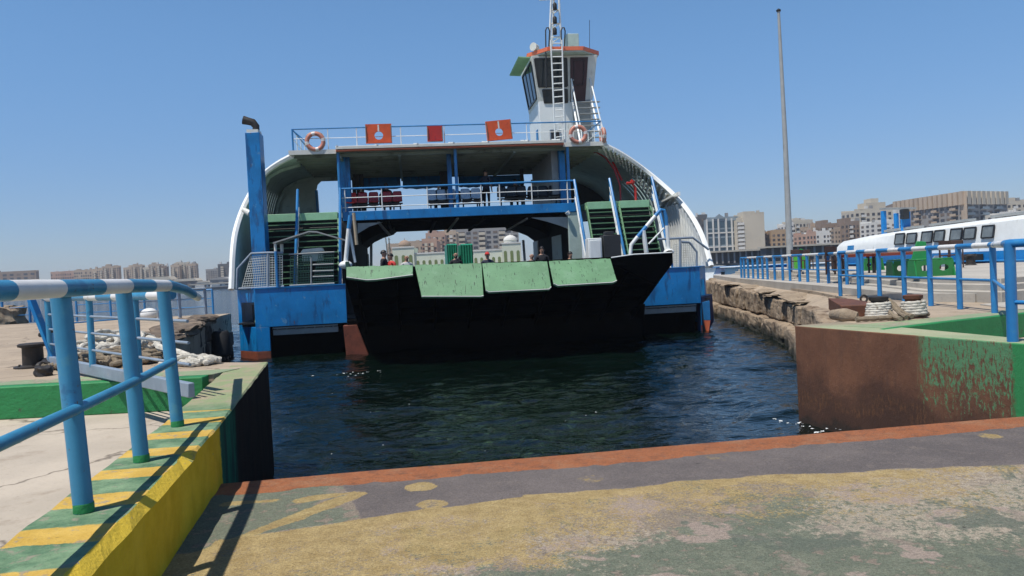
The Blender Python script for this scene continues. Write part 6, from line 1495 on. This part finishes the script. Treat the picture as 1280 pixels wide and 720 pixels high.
for k, (x_, D, c_) in enumerate(((203, 430, 'white'), (228, 425, 'dark'), (252, 420, 'white'), (272, 415, 'dark'))):
    a = A(x_, 361, D); r_ = empty('moored_boat', (a.x, a.y, 0), .2 * k, ('small white boat far off near the left shore, leftmost', 'dark small boat far off by the brown shed', 'small white boat far off nearest the ferry bow', 'dark low boat far off close to the ferry side')[k], 'boat', 'tiny boats near the left shore')
    MB().prism([(-5, 0, -.3), (4, 0, -.3), (6.5, 0, 1.3), (-5.4, 0, 1.1)], (0, 2.4, 0)).build('hull', B[c_], r_, smooth=False); MB().box(-3, 1.5, .3, 2.1, 1.1, 2.5).build('cabin', B['white'], r_, bevel=.1)

# ------------------------------------------------------------------ city seen through the car deck
building('reddish brown apartment block seen through the car deck left of the green trucks', 527, 546, 301, 270, 14, B['pink'], 9, 5, [(.3, .7, 1.2)], balc={1, 3}, balc_mt=B['cream'], seed=31, wf=.6, z0=1.4)
building('pinkish block with a pointed roof hut seen above the mosque arcade', 532, 556, 293.5, 300, 14, B['pink'], 10, 6, [(.1, .6, 1.6)], balc={0, 2, 4}, balc_mt=B['sand'], seed=32, wf=.6, z0=1.4)
building('cluttered sand coloured block just left of the green trucks, seen through the ferry', 545, 570, 291, 310, 14, B['sand'], 10, 6, [(.4, .8, 1.4)], balc={1, 2, 4}, balc_mt=B['white'], seed=33, wf=.6, z0=1.4)
building('long grey apartment block filling the car deck opening above the green trucks', 556, 648, 286, 330, 16, B['grey'], 9, 11, [], balc={2, 5, 8}, balc_mt=B['cream'], seed=34, wf=.66, hf=.5, z0=1.4)
building('low beige block left of the mosque dome seen through the ferry', 484, 530, 306, 340, 12, B['beige'], 6, 8, [(.5, .9, 1.5)], seed=35, z0=1.4)
# mosque
D = 205; a = A(490, 330, D); ms = empty('mosque', (a.x, D, 1.4), 0, 'pale mosque with arcades and two domes seen through the car deck', 'mosque')
def mx(px): return A(px, 325, D).x - a.x
def mz(px, py): return A(px, py, D).z - 1.4
ARCHM = mat('arch_window_green', (.16, .20, .06), .5, bump=0)
def arch_win(x_, z_, w_, h_, y_=0):
    n_ = 8; pr_ = [(x_ - w_ / 2, y_ - .06, z_), (x_ + w_ / 2, y_ - .06, z_)] + [(x_ + w_ / 2 * math.cos(math.pi * i / n_), y_ - .06, z_ + h_ - w_ / 2 + w_ / 2 * math.sin(math.pi * i / n_)) for i in range(n_ + 1)]
    MB().prism(pr_, (0, .09, 0)).build('arched_window', ARCHM, ms, smooth=False)
for (x0, x1, yt, nm) in ((491, 518, 310, 'tower_hall'), (518.2, 556, 317, 'arcade'), (591, 628, 313.5, 'arcade'), (628.2, 652, 304.5, 'tower_hall'), (556.2, 590.8, 317, 'arcade')):
    h_ = mz((x0 + x1) / 2, yt); x0m, x1m = mx(x0), mx(x1); y0 = 0 if nm == 'tower_hall' else .5
    MB().box(x0m, x1m, y0, 9, 0, h_).build(nm, B['mosque'], ms, smooth=False)
    MB().box(x0m - .12, x1m + .12, y0 - .14, y0 + .2, h_ + .003, h_ + .35).build('cornice', B['white'], ms, smooth=False)
    n_ = 3 if nm == 'tower_hall' else 5
    for k in range(n_): arch_win(lerp(x0m, x1m, (k + .5) / n_), h_ * (.28 if nm != 'arcade' else .25), (x1m - x0m) / n_ * .48, h_ * .5, y0)
for x_, yt, yb, mt in ((505, 299.5, 310, B['tile']), (639, 293, 304.5, B['white'])):
    r0 = 1.55 if x_ < 600 else 1.7; zb_ = mz(x_, yb) + .36; ht = mz(x_, yt) - zb_
    q = MB().lathe((mx(x_), 3, zb_), [(r0, 0), (r0, ht * .25), (r0 * 1.06, ht * .3), (r0 * 1.02, ht * .5), (r0 * .8, ht * .75), (r0 * .42, ht * .93), (.08, ht), (.05, ht * 1.25)], 20).build('dome', mt, ms)
# ------------------------------------------------------------------ right shore
RS = 'buildings of the right shore'
building('dark grey block partly hidden behind the ferry right side', 872, 884, 270.5, 335, 14, B['dark'], 9, 3, seed=50, group=RS, z0=1.4)
gb_ = building('blue grey glass fronted building with a pedimented roof', 883, 922, 273.5, 330, 16, B['bluegrey'], 5, 5, seed=51, group=RS, wmt=WINB, wf=.72, hf=.8, clutter=2, skip=0, z0=1.4)
w_ = A(922, 273, 330).x - A(883, 273, 330).x; h_ = A(900, 273.5, 330).z - 1.4
mb = MB(); mb.prism([(w_ * .2, -.4, h_ + .01), (w_ * .62, -.4, h_ + .01), (w_ * .41, -.4, h_ + 2.0)], (0, 1.2, 0)); mb.build('pediment', B['bluegrey'], gb_, smooth=False)
for f_ in (.0, .2, .37, .62, .8, .985): MB().box(w_ * f_ - .3, w_ * f_ + .3, -.45, .0, 0, h_).build('pilaster', B['white'], gb_, smooth=False)
for f_ in (.36, .68): MB().box(0, w_, -.3, -.005, h_ * f_ - .25, h_ * f_ + .25).build('string_course', B['white'], gb_, smooth=False)
building('narrow balcony stack beside the blank cream tower', 920.5, 929, 275, 326, 12, B['cream'], 10, 2, seed=52, group=RS, balc={0, 1}, balc_mt=B['white'], clutter=1, z0=1.4)
building('blank cream tower block with a white roof hut', 929, 955, 268, 325, 14, B['cream'], 10, 1, [(.05, .6, 1.4)], seed=53, group=RS, skip=1.1, clutter=2, z0=1.4)
for i, (x0, x1, yt, D, mt, fl, by, st, lab) in enumerate((
    (956, 966, 294, 330, 'brown', 5, 3, [], 'small brown house right of the cream tower'),
    (964, 988, 289.5, 325, 'ochre', 6, 4, [(.2, .6, .9)], 'ochre house left of the flagpole foot'),
    (984, 992, 280, 370, 'white', 7, 2, [], 'narrow white block just left of the flagpole'),
    (990, 1016, 277, 380, 'cream', 7, 6, [(.1, .4, 1.8), (.5, .9, 1)], 'cream stepped block just right of the flagpole'),
    (1008, 1020, 292, 300, 'pink', 5, 3, [], 'pinkish small house right of the flagpole, low'),
    (1014, 1033, 284, 360, 'beige', 7, 5, [(.3, .7, 2)], 'beige terrace of houses with white roof huts'),
    (1020, 1037, 291, 310, 'white', 5, 4, [], 'low white house in front of the beige terrace'),
    (1030, 1046, 281.5, 350, 'brown', 7, 4, [(.0, .4, 2.4)], 'dark brown house with a raised roof hut'),
    (1043, 1058, 286, 345, 'beige', 6, 4, [(.5, .9, 1.6)], 'beige house left of the cream tiered building'),
    (1056, 1074, 278.5, 340, 'brown', 7, 4, [(.1, .5, 2.2)], 'brown house beside the tiered cream building'),
    (1068, 1122, 262.5, 350, 'cream', 8, 8, [(.3, .75, 3.4), (.42, .6, 5.2)], 'cream tiered apartment building left of the finned block'),
    (1094, 1122, 277, 320, 'white', 7, 3, [], 'white plain block in front of the tiered cream building'),
    (1258, 1290, 253, 380, 'cream', 9, 5, [(.1, .4, 2.5), (.5, .9, 1.4)], 'cream buildings at the right frame edge beyond the finned block'),
    (1250, 1300, 266, 330, 'white', 6, 6, [], 'low white roofed block at the right frame edge'))):
    building(lab, x0, x1, yt, D, 14, B[mt], fl, by, st, balc={1} if fl > 6 else None, balc_mt=B['white'], seed=60 + i, group=RS, sidebays=3, clutter=4, z0=1.4)
# finned corner block
P0, P1, P2 = A(1117, 250, 385), A(1206, 250, 335), A(1259, 250, 352); zt_ = A(1206, 239, 335).z
fb = empty('apartment_building', (P1.x, P1.y, 1.4), 0, 'large grey apartment block crowned by a band of pale vertical fins', 'building', RS)
def rl(p, z_=0): return Vector((p.x - P1.x, p.y - P1.y, z_))
H_ = zt_ - 1.4; back = Vector((6, 22, 0)); fin_h = 5.2
MB().prism([rl(P0), rl(P1), rl(P2), rl(P2) + back, rl(P0) + back], (0, 0, H_ - fin_h)).build('wall', B['grey'], fb, smooth=False)
MB().prism([rl(P0, H_ - fin_h + .01), rl(P1, H_ - fin_h + .01), rl(P2, H_ - fin_h + .01), rl(P2, H_ - fin_h + .01) + back, rl(P0, H_ - fin_h + .01) + back], (0, 0, fin_h - .6)).build('crown', B['brown'], fb, smooth=False)
for Q0, Q1, n_ in ((P0, P1, 15), (P1, P2, 9)):
    d = (Q1 - Q0); d.z = 0; L_ = d.length; d.normalize(); nr = Vector((d.y, -d.x, 0))
    for k in range(n_):
        q = rl(Q0, H_ - fin_h - .3) + d * (L_ * (k + .18) / n_); e = rl(Q0, H_ - fin_h - .3) + d * (L_ * (k + .86) / n_)
        MB().prism([q - nr * .02, q + nr * .9, e + nr * .9, e - nr * .02], (0, 0, fin_h + .4)).build('fin', B['sand'] if Q0 is P0 else B['cream'], fb, smooth=False)
facade(fb, rl(P0), rl(P1), 0, H_ - fin_h, 8, 12, WIN, .62, .55, {1, 4, 7, 10}, B['sand'], .04, 5)
facade(fb, rl(P1), rl(P2), 0, H_ - fin_h, 8, 6, WIN, .6, .5, {0, 2, 4}, B['bluegrey'], .04, 6, cap=48)
d = (P1 - P0).normalized(); MB().prism([rl(P1) - d * 3.0 + Vector((0, -1.2, 0)), rl(P1) + Vector((.2, -1.2, 0)), rl(P1) + Vector((.2, .3, 0)), rl(P1) - d * 3.0], (0, 0, H_)).build('corner_pier', B['sand'], fb, smooth=False)
a, c_ = A(1121.5, 260, 332), A(1129.5, 260, 332); tw = empty('stair_tower', (a.x, a.y, 1.4), 0, 'slim white tower with one column of dark openings before the finned block', 'tower', RS)
w_ = c_.x - a.x; MB().box(0, w_, 0, 4, 0, a.z - 1.4).build('wall', B['white'], tw, smooth=False)
for k in range(9): add_win(tw, Vector((w_ / 2, 0, (a.z - 1.4) * (k + .5) / 9.3)), 0, w_ * .34, 1.7, WIN)
# long dark pier shed and harbour boats on the right
def longshed(label, px0, px1, ytop, D, mt, h0=1.4):
    a, c_ = A(px0, ytop, D), A(px1, ytop, D); r_ = empty('pier_shed', (a.x, a.y, h0), 0, label, 'shed'); w_ = c_.x - a.x; z_ = (a.z + c_.z) / 2 - h0
    MB().box(-.6, w_ + .6, -1.4, 8, z_, z_ + .5).build('roof', B['cream'], r_, smooth=False); MB().box(0, w_, 2, 7.5, 0, z_ - .003).build('wall', mt, r_, smooth=False)
    for k in range(10): x_ = w_ * (k + .5) / 10; MB().box(x_ - .25, x_ + .25, -.6, -.1, 0, z_ - .003).build('column', B['grey'], r_, smooth=False)
longshed('long dark pier shed with a pale roof behind the blue railing', 884, 958, 314.5, 250, B['dark'])
longshed('long pier shed with a pale canopy roof right of the flagpole', 960, 1064, 307.5, 235, B['dark'])

def boat(label, loc, rz, L_, W, hull_mt, cab, trim, group=None, bow=1.1):
    r_ = empty('moored_boat', loc, rz, label, 'boat', group); n_ = 12; vs = []; fs = []
    for i in range(n_ + 1):
        f_ = i / n_; x_ = (f_ - .5) * L_; b_ = W / 2 * (1 - max(0, (f_ - .55) / .45) ** 2.2) + .02; sh = .9 + bow * max(0, f_ - .45) ** 2 * 2
        vs += [(x_, 0, -.4), (x_, -b_ * .75, -.1), (x_ + .3 * f_, -b_, sh), (x_ + .3 * f_, -b_ + .08, sh), (x_, -b_ * .8, .6), (x_, b_ * .8, .6), (x_ + .3 * f_, b_ - .08, sh), (x_ + .3 * f_, b_, sh), (x_, b_ * .75, -.1)]
    for i in range(n_):
        for q in range(9): fs.append((i * 9 + q, i * 9 + (q + 1) % 9, (i + 1) * 9 + (q + 1) % 9, (i + 1) * 9 + q))
    fs += [tuple(range(9)), tuple(n_ * 9 + q for q in range(8, -1, -1))]
    MB().add(vs, fs).build('hull', hull_mt, r_)
    cb = MB().hexa([(-L_ * .3, -W * .33, .6), (L_ * .12, -W * .33, .6), (L_ * .12, W * .33, .6), (-L_ * .3, W * .33, .6), (-L_ * .28, -W * .28, 2.1), (L_ * .06, -W * .28, 2.1), (L_ * .06, W * .28, 2.1), (-L_ * .28, W * .28, 2.1)]).build('cabin', cab, r_, bevel=.06)
    MB().box(-L_ * .32, L_ * .1, -W * .36, W * .36, 2.104, 2.18).build('cabin_roof', trim, r_, bevel=.02)
    for k in range(3):
        for s_ in (-1, 1): MB().box(-L_ * .24 + k * L_ * .1, -L_ * .17 + k * L_ * .1, s_ * W * .30 - .04, s_ * W * .30 + .04, 1.2, 1.75).build('window', M['glass'], cb)
    return r_
g_ = 'boats moored beyond the right quay railing'
for k, (px, Y, rz, L_, hm, cm, tm, lab) in enumerate(((906, 64, 2.9, 11, 'blue_royal', 'white', 'blue_rail', 'dark blue hulled boat at the left end of the right quay'), (946, 60, .3, 8, 'blue_rail', 'offwhite', 'white', 'pale blue boat with white cabin behind the far railing'),
    (968, 62, .2, 8, 'red', 'blue_rail', 'white', 'red hulled boat behind the far railing left of the flagpole'), (1018, 58, .1, 9, 'blue_royal', 'blue_rail', 'blue_royal', 'blue boat behind the railing right of the green bin'), (1048, 56, .15, 9, 'blue_rail', 'white', 'white', 'blue and white boat just left of the long white vessel'), (893, 75, 1.2, 6, 'white', 'white', 'grey', 'small white boat seen by the ferry right flank'))):
    p = A(px, 330, Y); boat(lab, (p.x, Y, 0), rz, L_, 2.8, M[hm], M[cm], M[tm], g_)
PANE = mat('curtained_glass', (.16, .18, .18), .15, var=.35, vs=1.6, bump=0)
# white passenger vessel behind the terrace
N0, N1 = Vector((19.85, 31.3, 0)), Vector((18.15, 44.6, 0)); dv = (N1 - N0).normalized(); out = Vector((-dv.y, dv.x, 0)); out = out if out.x < 0 else -out
pv = empty('passenger_boat', (N0.x, N0.y, 0), 0, 'long white passenger vessel with dark square windows and a bright blue hull', 'boat')
LN = (N1 - N0).length
def bp_(s_, t_, z_): return dv * s_ - out * t_ + Vector((0, 0, z_))
def zr(s_): return lerp(3.96, 3.62, s_ / LN)
sh_ = MB()
vs = []; fs = []
sec = [(0, .22, 2.62), (.10, .12, 3.2), (1, .0, 0)]
st = [-.6, 0, LN * .3, LN * .6, LN * .8, LN * .995, LN]
for s_ in st:
    zr_ = zr(max(0, s_)) - (0 if s_ < LN * .75 else .04 if s_ < LN * .9 else .16 if s_ < LN else .2)
    for t_, z_ in ((0, 2.55), (.06, 3.1), (.16, zr_ - .22), (.42, zr_ - .05), (2.2, zr_ + .10), (4.0, zr_ - .05), (4.25, zr_ - .22), (4.35, 3.1), (4.4, 2.55)): vs.append(bp_(s_, t_, z_))
k9 = 9
for i in range(len(st) - 1):
    for q in range(k9): fs.append((i * k9 + q, i * k9 + (q + 1) % k9, (i + 1) * k9 + (q + 1) % k9, (i + 1) * k9 + q))
fs += [tuple(range(k9)), tuple((len(st) - 1) * k9 + q for q in range(k9 - 1, -1, -1))]
cabn = sh_.add(vs, fs).build('deckhouse', M['white'], pv)
def bpx(px):
    lo, hi = -1.0, LN + 1
    for _ in range(50):
        md = (lo + hi) / 2; p = N0 + dv * md
        if 640 + 1000 * p.x / p.y > px: lo = md
        else: hi = md
    return lo
for x0, x1, yb_, yt_ in ((1120, 1131, 305, 292), (1134.5, 1146, 304, 291.5), (1153, 1166, 303, 289.5), (1169, 1181, 301.5, 288), (1189, 1203, 300, 286), (1206, 1220, 298.5, 284.5), (1228.5, 1243, 297, 282)):
    s0, s1 = bpx(x1), bpx(x0); p = N0 + dv * ((s0 + s1) / 2); za, zb_ = A((x0 + x1) / 2, yb_, p.y).z, A((x0 + x1) / 2, yt_, p.y).z
    fr = MB(); q = [bp_(s0, .04, za), bp_(s1, .04, za), bp_(s1, .13, zb_), bp_(s0, .13, zb_)]
    for i in range(4): fr.bar(q[i] + out * .04, q[(i + 1) % 4] + out * .04, .055, .05, up=out)
    fo = fr.build('window', M['darkframe'], pv); MB().prism([x_ + out * .015 for x_ in q], out * .03).build('pane', PANE, fo)
s0, s1 = bpx(1068), bpx(1060.5); q = [bp_(s0, .0, 2.6), bp_(s1, .0, 2.6), bp_(s1, .09, 3.15), bp_(s0, .09, 3.15)]; MB().prism([x_ + out * .02 for x_ in q], out * .03).build('side_door', M['blue_rail'], pv)
mb = MB(); vs = []; fs = []
for s_, b_ in ((-1.6, .3), (0, 0), (LN * .9, 0), (LN + 2.5, 2.0)):
    vs += [bp_(s_, -.25 + b_, 2.54), bp_(s_, -.15 + b_, .4), bp_(s_, .4 + b_, -.6), bp_(s_, 4.2 - b_, -.6), bp_(s_, 4.7 - b_, .4), bp_(s_, 4.8 - b_, 2.54)]
for i in range(3):
    for q in range(6): fs.append((i * 6 + q, i * 6 + (q + 1) % 6, (i + 1) * 6 + (q + 1) % 6, (i + 1) * 6 + q))
fs += [tuple(range(6)), tuple(18 + q for q in range(5, -1, -1))]
BB = M['boat_blue'] = mat('bright_blue_hull', (.01, .22, .58), .35, var=.1)
hl = mb.add(vs, fs).build('hull', BB, pv)
MB().tube([bp_(-1.5, -.28, 2.15), bp_(LN, -.28, 2.15)], .05, 8).build('rubbing_strake', M['blue_rail'], hl)
s0 = bpx(1238); MB().prism([bp_(s0, -.29, 1.2), bp_(s0 + 1.6, -.29, 1.2), bp_(s0 + 1.6, -.27, 2.45), bp_(s0, -.27, 2.45)], out * .03).build('hull_opening', M['dark'], hl)
for x0, x1 in ((1085, 1120), (1140, 1182), (1214, 1245)):
    s0, s1 = bpx(x1), bpx(x0); MB().prism([bp_(s0, 1.0, zr(s0) + .04), bp_(s1, 1.0, zr(s1) + .04), bp_(s1, 1.6, zr(s1) + .06), bp_(s0, 1.6, zr(s0) + .06)], (0, 0, .12)).build('roof_hatch', M['grey'], cabn)
fr = empty('roof_frame', (0, 0, 0)); fr.parent = pv
for x0, y0, y1, w_ in ((1087, 292, 264, .2), (1102, 289, 267, .16), (1113, 288, 265, .42)):
    s0 = bpx(x0 - 6); p = N0 + dv * s0; za, zb_ = zr(s0) - .05, A(x0, y1, p.y - .3).z; MB().bar(bp_(s0, 1.2, za), bp_(s0, 1.2, zb_), w_, .22, up=dv).build('frame_leg', BB, fr, bevel=.02)
s0, s1 = bpx(1118), bpx(1079); p = N0 + dv * s0; MB().bar(bp_(s0, 1.2, A(1113, 261.5, p.y).z), bp_(s1, 1.2, A(1087, 262, p.y + 3).z), .22, .10).build('frame_beam', M['grey'], fr)
lb = bp_(bpx(1111), 1.0, zr(8) + .55); MB().box(lb.x - .16, lb.x + .16, lb.y - .16, lb.y + .16, lb.z, lb.z + .5).build('lamp_box', M['dark'], fr, bevel=.02)

# ------------------------------------------------------------------ terrace furniture
TZ = 2.08
def oval_plate(w_, h_, th, holes, mt, name, parent, loc=(0, 0, 0), rot=(0, 0, 0)):
    """upright plate (x,z) with oval holes spread along x"""
    mb = MB(); n_ = 16; cw = w_ / holes; vs = []; fs = []
    for c in range(holes):
        cx_ = -w_ / 2 + cw * (c + .5); cz_ = h_ * .52; ring = []; rect = []
        for i in range(n_):
            an = 2 * math.pi * i / n_ + math.pi / 4; dx, dz = math.cos(an), math.sin(an); ring.append((cx_ + cw * .26 * dx, cz_ + h_ * .20 * dz))
            s_ = 1 / max(abs(dx), abs(dz)); rect.append((cx_ + dx * s_ * cw / 2, h_ / 2 + dz * s_ * h_ / 2))
        for y_ in (0, th): vs += [(p[0], y_, p[1]) for p in ring] + [(p[0], y_, p[1]) for p in rect]
        o = c * 4 * n_
        for i in range(n_):
            k = (i + 1) % n_; fs += [tuple(o + q for q in (i, n_ + i, n_ + k, k)), tuple(o + q for q in (2 * n_ + i, 2 * n_ + k, 3 * n_ + k, 3 * n_ + i)), tuple(o + q for q in (i, k, 2 * n_ + k, 2 * n_ + i)), tuple(o + q for q in (n_ + i, 3 * n_ + i, 3 * n_ + k, n_ + k))]
    o = mb.add(vs, fs).build(name, mt, parent, loc=loc, smooth=False); o.rotation_euler = rot; return o
def bench(label, loc, rz, w_=1.35, back=True, pm=None):
    pm = pm or M['plastic_green']
    r_ = empty('bench', loc, rz, label, 'bench', 'green plastic benches on the terrace')
    oval_plate(w_, .40, .035, 2, pm, 'side_panel', r_, (0, -.22, 0), (.10, 0, 0))
    MB().box(-w_ / 2, w_ / 2, -.24, .26, .405, .44).build('seat', pm, r_, bevel=.012)
    for s_ in (-1, 1): MB().prism([(s_ * w_ / 2, -.3, 0), (s_ * w_ / 2, .3, 0), (s_ * w_ / 2, .22, .40), (s_ * w_ / 2, -.18, .40)], (s_ * .035, 0, 0)).build('end_panel', pm, r_)
    if back: MB().prism([(-.36, .24, .43), (.06, .24, .43), (.02, .30, .86), (-.20, .30, .88)], (0, .05, .01)).build('backrest', pm, r_, bevel=.01)
    return r_
def gz(px, py, z_=TZ): p = G(px, py, z_); return p
q = gz(1164, 345); bench('bright green plastic bench with oval cutouts and a backrest, behind the right handrail', q, -.12, .86)
q = gz(1130, 344.5); bench('shade coloured green plastic bench with oval cutouts left of the bright one', q, -.12, .66, False, M['plastic_green_shaded'])
q = gz(1088, 338); bench('small bright green bench farther back on the terrace by the railing posts', q, .1, .7, False)
def table(label, loc, rz, w_, d_, h_, top, leg, group='tables on the terrace'):
    r_ = empty('table', loc, rz, label, 'table', group); MB().box(-w_ / 2, w_ / 2, -d_ / 2, d_ / 2, h_ - .05, h_).build('tabletop', top, r_, bevel=.012)
    MB().box(-w_ / 2 + .05, w_ / 2 - .05, -d_ / 2 + .04, d_ / 2 - .04, h_ - .13, h_ - .053).build('apron', top, r_)
    for sx_ in (-1, 1):
        for sy_ in (-1, 1): MB().box(sx_ * (w_ / 2 - .08) - .025, sx_ * (w_ / 2 - .08) + .025, sy_ * (d_ / 2 - .08) - .025, sy_ * (d_ / 2 - .08) + .025, 0, h_ - .133).build('leg', leg, r_)
    return r_
table('orange red table top beyond the green benches', Vector((12.1, 25.0, TZ)), -.1, 1.5, .7, .66, M['tabletop'], M['dark'])
table('orange red table left of its twin behind the shade coloured green bench', Vector((11.1, 25.6, TZ)), -.1, 1.0, .7, .66, M['tabletop'], M['dark'])
table('grey table under the white vessel at the left of the terrace', Vector((12.4, 29.5, TZ)), 0, 1.4, .7, .72, M['grey'], M['dark'])
def chair(label, loc, rz, mt):
    r_ = empty('chair', loc, rz, label, 'chair', 'dark chairs on the terrace'); MB().box(-.21, .21, -.2, .2, .42, .46).build('seat', mt, r_, bevel=.01)
    MB().box(-.21, .21, .18, .21, .62, .92).build('backrest', mt, r_, bevel=.01)
    for sx_ in (-.19, .19):
        MB().box(sx_ - .02, sx_ + .02, .17, .21, 0, .92).build('leg', M['brown'], r_); MB().box(sx_ - .02, sx_ + .02, -.2, -.16, 0, .42).build('leg', M['brown'], r_)
    return r_
for k, (x_, y_, rz, lab) in enumerate(((14.35, 26.2, .3, 'brown chair right of the bright green bench'), (15.0, 27.0, 2.8, 'brown chair nearer the blue hull, right of its pair'), (10.6, 26.2, .4, 'dark chair at the left end of the orange red tables'), (12.7, 31.0, 1.6, 'dark chair by the grey table under the white vessel'), (11.9, 33.5, 3.0, 'dark chair far back on the terrace behind the railing posts'), (13.4, 36.2, 0, 'dark chair by the green bin'))):
    chair(lab, (x_, y_, TZ), rz, M['brown'])
mb = empty('quay_bollard', (17.0, 29.6, TZ), 0, 'black cleat bollard at the terrace edge before the blue hull', 'bollard'); MB().lathe((0, 0, 0), [(.22, 0), (.16, .05), (.15, .3), (.22, .36), (.2, .42)], 18).build('body', M['iron'], mb)
q = empty('anchor_plate', (15.65, 29.3, TZ), 0, 'pale triangular plate standing at the terrace edge before the blue hull', 'plate'); MB().prism([(-.4, 0, 0), (.4, 0, 0), (.12, 0, .42), (-.12, 0, .42)], (0, .06, 0)).build('plate', M['greyblue'], q); MB().torus((0, -.02, .26), .07, .02, 'y', 14, 6).build('eye', M['greyblue'], q)

# ------------------------------------------------------------------ foam flecks on the water
rf_ = random.Random(21); mb = MB()
def fleck(x_, y_, r):
    n_ = 7; mb.add([(x_ + r * rf_.uniform(.4, 1.3) * math.cos(6.28 * i / n_), y_ + r * .6 * rf_.uniform(.4, 1.3) * math.sin(6.28 * i / n_), .055 + rf_.uniform(0, .02)) for i in range(n_)], [tuple(range(n_))])
for i in range(34):
    f_ = rf_.random(); fleck(lerp(4.45, 5.2, f_) + rf_.gauss(-.12, .12), lerp(13.0, 11.0, f_) + rf_.gauss(0, .2), rf_.uniform(.012, .045))
p = G(440, 470, 0)
for i in range(20): fleck(p.x + rf_.gauss(0, .4), p.y + rf_.gauss(0, .2), rf_.uniform(.015, .05))
for i in range(14): q = G(rf_.uniform(350, 980), rf_.uniform(480, 575), 0); fleck(q.x, q.y, rf_.uniform(.006, .016))
tag(mb.build('foam', mat('foam', (.6, .62, .62), .6, bump=0), smooth=False, fix=False), 'small flecks of white foam on the dark water', kind='stuff')

# ------------------------------------------------------------------ thin coastal haze
HZ = bpy.data.materials.new('haze_air'); HZ.use_nodes = True; hn_ = HZ.node_tree; hn_.nodes.clear()
ho = hn_.nodes.new('ShaderNodeOutputMaterial'); hv = hn_.nodes.new('ShaderNodeVolumePrincipled'); hv.inputs['Color'].default_value = (.80, .88, 1, 1); hv.inputs['Density'].default_value = .00032; hv.inputs['Anisotropy'].default_value = .3
hn_.links.new(hv.outputs[0], ho.inputs['Volume'])
tag(MB().box(-1200, 1200, -80, 1700, -4, 45).build('haze', HZ, smooth=False), 'thin pale coastal haze', kind='stuff')
